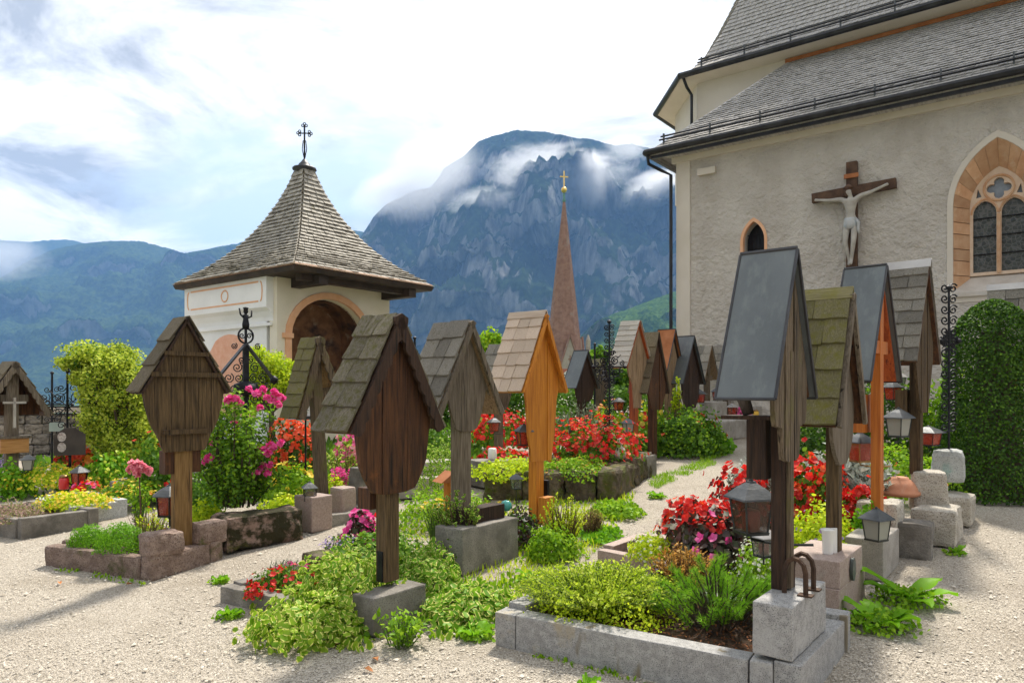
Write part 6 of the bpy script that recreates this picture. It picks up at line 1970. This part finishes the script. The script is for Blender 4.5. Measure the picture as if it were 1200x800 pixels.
# --- middle distance, across the yard
mound('scarlet flowering bush behind the leaning marker', 343, 9.7, 60, 494, .2, 'dark', 900, .05, name='flowering_bush', cat='bush', flowers=(('scarlet', 260, .04),))
mound('yellow marigolds under the scarlet bush', 345, 8.75, 70, 545, .1, 'fresh', 1200, .04, name='marigold', flowers=(('yellow', 60, .035),))
mound('lime green herb before the marigolds', 385, 8.4, 60, 560, .1, 'lime', 1200, .035, name='leafy_herb')
mound('lime green fern in front of the squat lantern', 330, 7.9, 60, 582, .0, 'lime', 1200, .035, name='fern')
sprigs('pale striped grass plant beside the leaning post', 402, 9.3, 50, 520, .1, 'vinca_pale', 40, .1, 6, name='striped_grass', width=.1)
mound('pink flowering bush by the stele', 413, 9.6, 46, 503, .2, 'fresh', 700, .04, name='flowering_bush', cat='bush', flowers=(('pink', 70, .04), ('magenta', 60, .04)))
mound('magenta cushion at the foot of the stele', 402, 8.6, 34, 550, .1, 'mid', 300, .035, name='flower_cushion', flowers=(('magenta', 130, .028),))
mound('round green cushion touching the stele', 416, 8.5, 24, 548, .1, 'bright', 600, .025, name='green_cushion', amp=.05)
mound('dark green bush under the silvery roof', 502, 10.6, 80, 490, .1, 'mid', 1800, .05, name='leafy_bush', cat='bush')
mound('pale trailing bush beside the little orange shrine', 514, 8.4, 54, 516, .1, 'vinca', 1100, .035, name='trailing_bush', cat='bush')
mound('red flower bed far behind the small grey marker', 592, 13.0, 80, 486, .1, 'mid', 700, .06, name='begonia', flowers=(('red', 260, .05), ('white', 30, .03)))
mound('light green bush behind the orange marker', 560, 13.6, 60, 482, .1, 'fresh', 900, .06, name='leafy_bush', cat='bush')
mound('mixed pink and orange border by the far iron cross', 712, 13.4, 70, 480, .0, 'fresh', 1300, .06, name='flower_border', flowers=(('orange', 60, .05), ('pink', 40, .045)))
mound('yellow and red flowers below the tan marker', 757, 12.4, 60, 478, .0, 'fresh', 1300, .055, name='flower_border', flowers=(('yellow', 40, .045), ('red', 34, .045)))
mound('large green bush with few orange blossoms by the path bend', 803, 12.2, 92, 482, 0, 'mid', 3800, .055, ry=.6, name='leafy_bush', cat='bush', mat2='fresh', n2=900, flowers=(('scarlet', 14, .06),))
mound('broad fresh green weeds spreading into the path bend', 828, 12.3, 60, 508, 0, 'bright', 900, .08, name='weeds')
mound('low green bush in front of the dark brown marker', 745, 11.9, 50, 500, 0, 'mid', 900, .05, name='leafy_bush', cat='bush')
sprigs('green vine climbing the copper capped marker', 794, 12.6, 18, 432, 0, 'lime', 16, .06, 40, name='climbing_vine', width=.4, spread=.5, kind='oval', bare=.02)
mound('scarlet geranium before the thin grey marker', 815, 13.6, 24, 484, .2, 'mid', 250, .05, name='geranium', flowers=(('scarlet', 60, .05),))
mound('pink geranium far down the path', 868, 15.7, 24, 480, .3, 'mid', 200, .06, name='geranium', flowers=(('pink', 40, .06), ('magenta', 40, .06)))
mound('yellow geranium farthest down the path', 893, 16.3, 24, 476, .3, 'mid', 200, .06, name='geranium', flowers=(('yellow', 30, .05), ('red', 20, .05)))
mound('dark shrub at the foot of the church wall', 905, 17.2, 70, 462, .0, 'hedge', 1200, .08, name='leafy_bush', cat='bush')
mound('dark green shrub beyond the scarlet bank', 650, 14.5, 60, 470, 0, 'mid', 900, .07, name='leafy_bush', cat='bush')
mound('green shrub between the dark oval board and the far troughs', 440, 11.2, 90, 500, 0, 'mid', 1500, .055, name='leafy_bush', cat='bush')
mound('lime hosta below the pink flowering bush', 440, 9.4, 46, 538, 0, 'lime', 500, .07, name='hosta')



def back_hedge():
    rng = np.random.default_rng(61)
    y = 19.0
    for k, (xa, xb, top, lb) in enumerate(((470, 600, 462, 'low clipped hedge closing the yard, chapel half'), (600, 800, 455, 'low clipped hedge closing the yard, church half'))):
        x0, x1 = (xa - 600) / F * y, (xb - 600) / F * y
        P = Vector(((x0 + x1) / 2, y, gz((x0 + x1) / 2, y) - .1))
        t = thing('boundary_hedge', lb, 'hedge', P, 0, 'hedges at the back of the yard')
        n = 5000; L_ = x1 - x0; H = zat(top, y) - P.z
        Q = np.stack([rng.uniform(-L_ / 2, L_ / 2, n), rng.normal(0, .28, n), H * rng.random(n) ** .7 * (1 + .12 * np.sin(np.linspace(0, 40, n)))], 1)
        foliage('foliage', leaves(Q, unit(np.stack([np.zeros(n), -np.ones(n), np.ones(n)], 1)), .10 * rng.uniform(.6, 1.2, n), .4, 'oval', .2, rng), LF['mid'], t)


back_hedge()
# --- left background
mound('yellow flower carpet in the pale granite border', 88, 8.35, 86, 577, .14, 'lime', 1900, .03, ry=.36, name='flower_carpet', flowers=(('yellow', 300, .018),))
mound('yellow flower carpet behind the red candle jar', 62, 10.2, 120, 547, .1, 'lime', 1900, .035, ry=.5, name='flower_carpet', flowers=(('yellow', 320, .022),))
mound('yellow flower carpet near the board marker post', 158, 8.9, 76, 563, .1, 'fresh', 1900, .032, ry=.42, name='flower_carpet', flowers=(('yellow', 130, .02), ('orange', 20, .02)))
mound('dusty pink heather in the brown concrete border', 12, 7.75, 70, 588, .14, 'dusty', 2000, .024, ry=.36, name='heather', kind='lance', width=.3)
mound('flat dark juniper between the yellow carpets', 118, 8.75, 44, 571, .1, 'mid', 1000, .03, name='juniper', kind='lance', width=.2)
mound('orange-red geraniums beneath the oval photo plaque', 97, 10.9, 26, 527, .2, 'mid', 200, .05, name='geranium', flowers=(('scarlet', 70, .045), ('orange', 20, .045)))
mound('red geranium before the rubble wall', 73, 11.2, 14, 530, .3, 'mid', 90, .05, name='geranium', flowers=(('red', 40, .045),))
mound('low red flowers next to the six sided lantern', 102, 9.25, 30, 566, .12, 'mid', 160, .035, name='flower_cushion', flowers=(('red', 60, .03), ('magenta', 16, .03)))
mound('light green herb under the yellow-leaved tree', 128, 10.4, 60, 533, .05, 'bright', 900, .06, name='leafy_herb', mat2='yellowgreen', n2=200)
mound('green plants at the foot of the open marker', 10, 9.9, 60, 545, .0, 'bright', 1000, .05, name='leafy_herb')
mound('purple flowers at the very edge by the wall', 2, 10.9, 20, 522, .1, 'mid', 160, .05, name='flower_cushion', flowers=(('lilac', 60, .04),))
sprigs('tall pink peony beside the board marker', 163, 7.9, 26, 556, .0, 'fresh', 16, .07, 7, name='peony', width=.3, stem='green_stem', bare=.1)
mound('mixed green plants with red dots behind the board marker', 186, 9.2, 70, 516, .05, 'mid', 1500, .055, name='leafy_bush', cat='bush', flowers=(('red', 14, .04),))
sprigs('silvery plant peeping beside the board marker', 247, 8.6, 30, 520, .1, 'silver', 30, .05, 14, name='silver_plant', width=.3)
CU = dict(name='green_cushion', amp=.06, kind='lance', width=.22, jit=.35)
mound('round green cushion nearest the corner of the pink border', 104, 6.42, 48, 614, .16, 'bright', 2600, .022, **CU)
mound('round green cushion leaning on the rough pink stone', 142, 6.2, 62, 611, .16, 'bright', 3200, .022, **CU)
sprigs('thin bare rose twigs among the green cushions', 168, 6.3, 60, 592, .16, 'dusty', 14, .02, 4, name='rose_twigs', bare=.5, stem='straw_twig' if 'straw_twig' in M else 'twig')
sprigs('yellowish bush just behind the pink grave', 182, 7.0, 56, 594, 0, 'lime', 40, .03, 16, name='yellowish_bush', flowers=(('orange', 12, .014),))
mound('lime green fern at the foot of the roses', 240, 7.3, 50, 588, 0, 'lime', 1100, .035, name='fern')
mound('leafy green plants beside the mossy planter', 232, 7.9, 60, 560, 0, 'mid', 1000, .045, name='leafy_herb')


def rose_bush():
    rng = np.random.default_rng(31)
    y = 7.35
    P = WP(280, y, zo=.0)
    t = thing('rose_bush', 'tall loose rose bush with bright pink blooms behind the board marker', 'rose bush', P)
    H = zat(458, y) - P.z
    mb = MB(); pts = []
    for k in range(42):
        a = rng.uniform(0, 6.283)
        r = .10 + .36 * math.sqrt(rng.random())
        top = H * rng.uniform(.35, 1.0)
        rr = r * (1.05 - .35 * top / H)
        e = np.array([rr * math.cos(a), rr * math.sin(a) * .8, top])
        b = np.array([.14 * math.cos(a), .12 * math.sin(a), .3])
        m = (b + e) / 2 + np.array([.12 * math.cos(a), .1 * math.sin(a), .15])
        mb.tube([tuple(b), tuple(m), tuple(e)], [.010, .007, .003], 5, False)
        for j in range(130):
            f = .08 + .92 * rng.random()
            p = (1 - f) ** 2 * b + 2 * f * (1 - f) * m + f * f * e + rng.normal(0, .045, 3)
            pts.append(p)
    pts = np.array(pts); n = len(pts)
    d = unit(pts * np.array([1, 1, .1]) + np.array([0, 0, .3]))
    foliage('foliage', leaves(pts, d, .040 * rng.uniform(.55, 1.2, n), .36, 'oval', .1, rng, jit=.6), LF['mid'], t)
    k = rng.random(n) < .5
    foliage('young_leaves', leaves(pts[k] * 1.05, d[k], .04, .36, 'oval', .2, rng), LF['fresh'], t)
    obj('canes', mb, M['bark'], t)['kind'] = 'stuff'
    # blooms, each one its own: clusters where the bush carries them
    var = []
    for v in range(3):
        q = unit(rng.normal(0, 1, (26, 3))); q[:, 2] = np.abs(q[:, 2])
        dt = leaves(q * .03, q, .040, .55, 'round', 0, rng, jit=.35, fold=.3)
        me = np_mesh('rose_bloom', *dt); me.materials.append(LF['magenta']); var.append(me)
    spots = [(268, 470), (275, 468), (280, 472), (300, 462), (308, 457), (312, 466), (318, 470), (326, 474), (329, 466), (322, 461), (305, 478), (292, 456), (246, 537), (243, 541), (308, 527), (314, 532), (318, 524), (303, 552), (310, 548), (316, 545), (313, 555), (275, 497), (300, 555), (250, 520), (330, 520)]
    for i, (px, py) in enumerate(spots):
        yy = y - .22 + rng.uniform(-.06, .12)
        q = D(px, py, yy) - P
        o = link('rose_bloom', var[i % 3], None, t, q); o.rotation_euler = (rng.uniform(-.9, .3), rng.uniform(-.5, .5), rng.uniform(0, 6)); o.scale = [rng.uniform(.65, 1.05)] * 3
        

rose_bush()
# peony blooms
pe = thing('peony_bloom_cluster', 'cluster of large soft pink blooms left of the board marker post', 'flower', D(163, 552, 7.8))
rg = np.random.default_rng(3)
q = unit(rg.normal(0, 1, (40, 3))); q[:, 2] = np.abs(q[:, 2])
pm = np_mesh('bloom', *leaves(q * .035, q, .042, .55, 'round', 0, rg, jit=.35, fold=.3)); pm.materials.append(LF['pink'])
for (dx, dz) in ((-.09, .0), (.05, .02), (-.02, -.03), (.0, .05), (-.07, .05), (.09, -.02)):
    link('bloom', pm, None, pe, (dx, rg.uniform(-.05, .03), dz + .02)).rotation_euler = (-.7 + rg.uniform(-.4, .4), rg.uniform(-.4, .4), rg.uniform(0, 6))
obj('stalk', MB().tube([(0, 0, 0), (.01, .03, D(163, 552, 7.8).z * -1 + gz(-4, 7.8))], .008, 5), M['twig'], pe)

# --- trees


def tree(label, px, y, blobs, mat, n, leaf, trunk_h, mat2=None, name='tree', trunk_r=.08, seed=1):
    rng = np.random.default_rng(seed)
    P = WP(px, y)
    t = thing(name, label, 'tree', P)
    pts, nn = [], []
    mb = MB()
    cs = []
    for (bx, top, bot, wpx) in blobs:
        cz = (zat(top, y) + zat(bot, y)) / 2 - P.z; rz = abs(zat(top, y) - zat(bot, y)) / 2; rx = wpx / 2 * y / F
        cx = (bx - 600) / F * y - P.x
        cs.append((cx, cz, rx, rz))
        for k in range(16):                    # leaf clumps
            d = unit(rng.normal(0, 1, (1, 3)))[0]
            c = np.array([cx, 0, cz]) + d * np.array([rx, rx * .9, rz]) * rng.uniform(.45, .85)
            m = n // (16 * len(blobs))
            q, qn = ball_pts(m, rx * .42, rx * .42, rz * .38, rng.random() * 9, rng, .25, .3)
            pts.append(q + c); nn.append(qn)
            mb.tube([(0, 0, trunk_h), tuple((c + np.array([0, 0, trunk_h])) / 2), tuple(c)], [trunk_r * .4, trunk_r * .25, .008], 5, False)
    pts, nn = np.concatenate(pts), np.concatenate(nn)
    foliage('crown', leaves(pts, nn, leaf * rng.uniform(.6, 1.25, len(pts)), .42, 'oval', .3, rng, jit=.6), LF[mat], t)
    if mat2:
        k = rng.random(len(pts)) < .3
        foliage('inner_leaves', leaves(pts[k] * np.array([.9, .9, 1]), nn[k], leaf * .9, .42, 'oval', .3, rng), LF[mat2], t)
    mb.tube([(0, 0, -.05), (.02, 0, trunk_h * .5), (0, 0, trunk_h), (cs[0][0] * .5, 0, cs[0][1])], [trunk_r, trunk_r * .8, trunk_r * .65, trunk_r * .3], 8)
    obj('trunk', mb, M['bark'], t)
    return t


tree('yellow variegated small tree by the churchyard wall', 146, 11.2, [(122, 397, 462, 100), (150, 403, 470, 66), (98, 408, 450, 50), (120, 430, 490, 66), (140, 440, 505, 80), (130, 470, 530, 70), (145, 485, 550, 76), (160, 460, 540, 50)], 'yellowgreen', 44000, .040, .35, 'mid', seed=4, trunk_r=.11)
tree('yellow-green little tree close to the painted chapel arch', 318, 12.4, [(316, 402, 452, 52), (330, 420, 480, 46), (300, 425, 480, 40)], 'lime', 9000, .042, .9, 'yellowgreen', seed=6, trunk_r=.07)
tree('light green tree top between the silvery and the orange roofs', 572, 19, [(575, 388, 440, 50), (545, 400, 450, 60), (610, 396, 450, 50)], 'fresh', 4200, .11, .9, 'lime', seed=8, trunk_r=.09)
tree('green tree top behind the small mossy marker far off', 715, 20, [(705, 410, 460, 44), (735, 425, 470, 60)], 'mid', 3000, .11, .9, 'fresh', seed=9, trunk_r=.09)

# --- big-leaved weeds on the gravel by the plinth


def big_weed(label, px, y, n, size, seed, extra=0):
    rng = np.random.default_rng(seed)
    P = WP(px, y)
    t = thing('broadleaf_weed', label, 'weed', P, 0)
    for k in range(n):
        a = 6.283 * k / n + rng.uniform(-.4, .4)
        s = size * rng.uniform(.6, 1.15)
        el = rng.uniform(.45, 1.15)
        N_ = 6
        vs = []
        for j in range(N_ + 1):
            f = j / N_
            wd = s * .24 * math.sin(math.pi * min(1, f * .9 + .06)) ** .8
            r = s * f * math.cos(el * (1 - .7 * f)); z = s * f * math.sin(el) - s * .28 * f * f
            for q in (-1, 0, 1):
                w_ = wd * q * (1 + .08 * math.sin(j * 2.1 + k))
                vs.append((r * math.cos(a) - w_ * math.sin(a), r * math.sin(a) + w_ * math.cos(a), max(.006, z + (.02 if q else 0) + .01 * math.sin(j * 1.7 + q))))
        fs = [(j * 3 + q, j * 3 + q + 1, j * 3 + q + 4, j * 3 + q + 3) for j in range(N_) for q in (0, 1)]
        o = obj('leaf', MB().add(vs, fs), LF['bright'], t, True, recalc=False)
    if extra:
        q, qn = mound_pts(extra, size * .9, size * .8, size * .35, seed, rng)
        foliage('small_leaves', leaves(q, qn, .03, .4, 'oval', .3, rng), LF['fresh'], t)
    return t


big_weed('broad leaved dock weed on the gravel below the pink plinth', 1030, 4.42, 10, .27, 3, 500)
big_weed('broad leaved dock weed beside the grey concrete block', 1062, 4.85, 9, .28, 5, 400)
big_weed('small flat weed at the gravel edge of the granite border in front', 688, 3.72, 6, .07, 7, 40)
big_weed('tiny weed on the gravel farther along the granite border', 752, 3.50, 5, .06, 8, 30)
big_weed('weed on the path between the rows', 757, 6.6, 6, .10, 9, 60)
big_weed('weed patch on the path below the moss wall', 770, 8.6, 7, .12, 10, 120)
big_weed('small weed between the pink border and the periwinkle', 258, 5.75, 6, .09, 11, 60)
big_weed('weed at the kerb of the worn concrete border', 268, 4.95, 6, .11, 12, 100)
big_weed('weed by the rough kerb stone near the hedge', 1120, 5.9, 6, .10, 13, 60)
big_weed('plantain weed at the near end of the periwinkle', 560, 4.45, 7, .14, 14, 150)
big_weed('plantain weed in front of the stained trough', 625, 5.5, 7, .14, 15, 180)

# --- grass and low weeds nobody could count


def poly_pts(poly_px, n, rng):
    P = np.array([[*G(px, py)[:2]] for px, py in poly_px])
    lo, hi = P.min(0), P.max(0)
    out = []
    while len(out) < n:
        q = lo + (hi - lo) * rng.random((n, 2))
        ins = np.zeros(n, bool)
        j = len(P) - 1
        for i in range(len(P)):
            c = ((P[i, 1] > q[:, 1]) != (P[j, 1] > q[:, 1])) & (q[:, 0] < (P[j, 0] - P[i, 0]) * (q[:, 1] - P[i, 1]) / (P[j, 1] - P[i, 1] + 1e-12) + P[i, 0])
            ins ^= c; j = i
        out += list(q[ins])
    q = np.array(out[:n])
    return np.column_stack([q, .045 * (q[:, 1] - 3.5) + .03 * q[:, 0]])


def grass(label, polys, mat, h, seed, kind='lance', width=.07):
    rng = np.random.default_rng(seed)
    ps = np.concatenate([poly_pts(p, n, rng) for p, n in polys])
    # clumped
    keep = np.array([noise.noise(Vector((p[0] * 3.2, p[1] * 3.2, seed))) > -.18 for p in ps])
    ps = ps[keep]; n = len(ps)
    A = rng.normal(0, .45, (n, 3)) + np.array([0, 0, 1.0])
    o = foliage('grass', leaves(ps, unit(np.cross(A, rng.normal(0, 1, (n, 3)))), h * rng.uniform(.4, 1.3, n), width, kind, .2, rng, along=A, jit=.15, fold=.02), LF[mat])
    return tag(o, label, 'grass', kind='stuff')


edge1 = [(470, 600), (520, 585), (600, 590), (745, 578), (738, 605), (690, 655), (640, 668), (600, 690), (540, 735), (500, 735), (480, 700), (440, 640)]
grass('short yellow-green grass under the row across the path', [(edge1, 5200), ([(600, 655), (720, 590), (745, 585), (700, 640), (610, 690)], 700)], 'lime', .07, 3)
grass('low broad weeds in the grass by the path', [(edge1, 1500), ([(545, 700), (650, 650), (640, 672), (560, 745), (500, 750)], 600), ([(290, 735), (420, 730), (440, 755), (330, 760)], 260)], 'fresh', .045, 4, 'oval', .34)
grass('grass verge at the bend of the path', [([(758, 562), (800, 548), (850, 530), (838, 545), (800, 560), (765, 575)], 2600)], 'fresh', .06, 5)
grass('green weeds filling the ground between the far graves', [([(20, 590), (200, 560), (330, 545), (480, 530), (560, 530), (640, 520), (860, 505), (845, 492), (560, 492), (300, 510), (30, 540)], 7000), ([(230, 600), (340, 590), (470, 575), (560, 560), (560, 530), (330, 545), (220, 570)], 3000)], 'mid', .16, 6, 'oval', .25)
grass('tufts of grass along the foot of the kerbs', [([(600, 765), (700, 790), (760, 806), (760, 800), (700, 783), (600, 757)], 120), ([(1085, 640), (1130, 600), (1138, 604), (1092, 648)], 160), ([(60, 668), (170, 688), (175, 683), (60, 662)], 160), ([(1100, 590), (1200, 585), (1200, 578), (1130, 580)], 200)], 'fresh', .03, 8, 'oval', .3)

grass('loose periwinkle runners creeping over the gravel', [([(282, 745), (300, 700), (345, 735), (420, 742), (470, 750), (440, 765), (330, 768)], 240), ([(500, 742), (560, 715), (615, 690), (625, 700), (580, 738), (520, 752)], 240)], 'vinca_pale', .055, 9, 'oval', .36)
# --- litter: leaves fallen on the gravel and in the granite bed


def fallen(label, spots, size):
    rnd = random.Random(9)
    for i, (px, py) in enumerate(spots):
        P = G(px, py, .012)
        s = size * rnd.uniform(.7, 1.2)
        mb = MB().add([(0, -s, 0), (-s * .5, -s * .2, .012), (-s * .4, s * .5, .02), (0, s, .004), (s * .45, s * .5, .018), (s * .5, -s * .2, .006), (0, 0, 0)], [(0, 6, 1), (1, 6, 2), (2, 6, 3), (3, 6, 4), (4, 6, 5), (5, 6, 0)])
        o = obj('fallen_leaf', mb, M['dry_leaf'], None, loc=P, rotz=rnd.uniform(0, 6), recalc=False)
        tag(o, label[i], 'leaf', 'fallen leaves on the gravel')


fallen(['brown leaf lying under the dock weed', 'orange leaf caught in the dock weed', 'brown leaf on the granite kerb step', 'curled leaf in front of the concrete block', 'dry leaf alone on the open gravel', 'pinkish petal leaf by the rough pink border', 'leaf beside the near periwinkle', 'small dry leaf low on the gravel below the periwinkle', 'small leaf near the corner of the pink border', 'leaf on the gravel beside the hedge'],
       [(1078, 698), (1085, 685), (975, 730), (412, 748), (440, 772), (152, 684), (395, 755), (432, 785), (70, 683), (1115, 645)], .035)


def litter():
    rng = np.random.default_rng(12)
    q = np.array([(-.10, 4.31), (1.354, 3.40)])
    n = 1500
    u_ = rng.random(n) * .8 + .1; v_ = rng.random(n) * .8 + .12
    p = q[0] + (q[1] - q[0]) * u_[:, None] + np.array([V.x, V.y]) * .98 * v_[:, None]
    z = .045 * (p[:, 1] - 3.5) + .03 * p[:, 0] + .155 + rng.random(n) * .02
    Q = np.column_stack([p, z])
    o = foliage('leaf_litter', leaves(Q, np.tile([0, 0, 1.0], (n, 1)), .022 * rng.uniform(.5, 1.3, n), .22, 'lance', 0, rng, jit=.4), LF['dry'])
    tag(o, 'reddish brown needles and leaf litter on the soil of the granite bed', 'litter', kind='stuff')


litter()

# --- loose stones of the gravel near the camera


def gravel():
    rng = np.random.default_rng(21)
    n = 60000
    y = 2.9 + 6.5 * rng.random(n) ** 1.7
    x = (rng.random(n) * 1.5 - .75) * y
    ok = np.ones(n, bool)
    for poly in BEDS:
        P = np.array(poly); ins = np.zeros(n, bool); j = len(P) - 1
        for i in range(len(P)):
            c = ((P[i, 1] > y) != (P[j, 1] > y)) & (x < (P[j, 0] - P[i, 0]) * (y - P[i, 1]) / (P[j, 1] - P[i, 1] + 1e-12) + P[i, 0])
            ins ^= c; j = i
        ok &= ~ins
    x, y = x[ok], y[ok]; n = len(x)
    s = .0036 * np.exp(rng.normal(0, .48, n))
    z = .045 * (y - 3.5) + .03 * x + s * .15 + .006
    o = np.array([(1, 0, 0), (0, 1, 0), (-1, 0, 0), (0, -1, 0), (0, 0, .62), (0, 0, -.5)], float)
    vs = o[None] * (1 + rng.normal(0, .22, (n, 6, 1)))
    a = rng.random(n) * 6.283
    c, sn = np.cos(a), np.sin(a)
    vx = (vs[:, :, 0] * 1.25 * c[:, None] - vs[:, :, 1] * sn[:, None]); vy = (vs[:, :, 0] * 1.25 * sn[:, None] + vs[:, :, 1] * c[:, None])
    vs = np.stack([vx, vy, vs[:, :, 2]], 2) * s[:, None, None] + np.stack([x, y, z], 1)[:, None]
    f = np.array([(0, 1, 4), (1, 2, 4), (2, 3, 4), (3, 0, 4)])
    fs = (np.arange(n)[:, None, None] * 6 + f[None]).reshape(-1, 3)
    m = leafmat('pebbles', [(.17, .145, .115), (.41, .365, .30), (.50, .45, .372), (.60, .545, .46), (.33, .285, .23), (.68, .63, .55)], trans=0, gloss=.02)
    tag(link('gravel', np_mesh('gravel', vs.reshape(-1, 3), fs), m), 'loose pale pebbles strewn over the gravel path', 'gravel', kind='stuff')


gravel()

# ------------------------------------------------------------------ drifting cloud and the air of the valley
CLOUD_WISPS = True
if CLOUD_WISPS:
    cloud_wisp(498, 205, 2480, 210, 130, 'grey cloud clinging to the shoulder of the mountain', .011, 1.9, 1, rot=R(-32), lo=.16, hi=.5, dy=130)
    cloud_wisp(455, 225, 2480, 130, 70, 'pale cloud trailing off the shoulder towards the chapel', .010, 2.0, 11, rot=R(-20), lo=.16, hi=.45, dy=120)
    cloud_wisp(655, 200, 2420, 330, 120, 'torn veils of cloud across the upper cliff', .016, 3.2, 4, lo=.30, hi=.5, dy=140)
    cloud_wisp(692, 212, 2380, 70, 110, 'bright wisp of cloud rising before the mountain beside the spire', .018, 2.2, 2, lo=.20, hi=.45, dy=90)
    cloud_wisp(770, 220, 2380, 120, 60, 'white cloud bank where the mountain meets the church', .022, 2.0, 3, rot=R(-12), lo=.15, hi=.42, dy=90)
    cloud_wisp(580, 238, 2420, 190, 60, 'cloud strip below the upper cliff', .012, 2.6, 5, lo=.22, hi=.48, dy=110)
    cloud_wisp(-5, 302, 3400, 190, 90, 'white cloud in the side valley by the far hills', .007, 2.6, 6, lo=.2, hi=.5, dy=160)
    cloud_wisp(735, 172, 2500, 90, 50, 'small torn cloud at the crest', .008, 2.6, 7, lo=.2, hi=.45, dy=90)


def haze():
    m = bpy.data.materials.new('haze')
    m.use_nodes = True
    N, L = m.node_tree.nodes, m.node_tree.links
    N.clear()
    out = N.new('ShaderNodeOutputMaterial'); pv = N.new('ShaderNodeVolumePrincipled')
    pv.inputs['Color'].default_value = (.27, .52, 1, 1)
    pv.inputs['Density'].default_value = 1.22e-4
    pv.inputs['Anisotropy'].default_value = 0
    L.new(pv.outputs[0], out.inputs['Volume'])
    b = MB().box((0, 3300, 555), (14000, 7200, 1192))
    tag(obj('haze', b, m), 'blue air between the churchyard and the mountains', 'haze', kind='stuff')


haze()
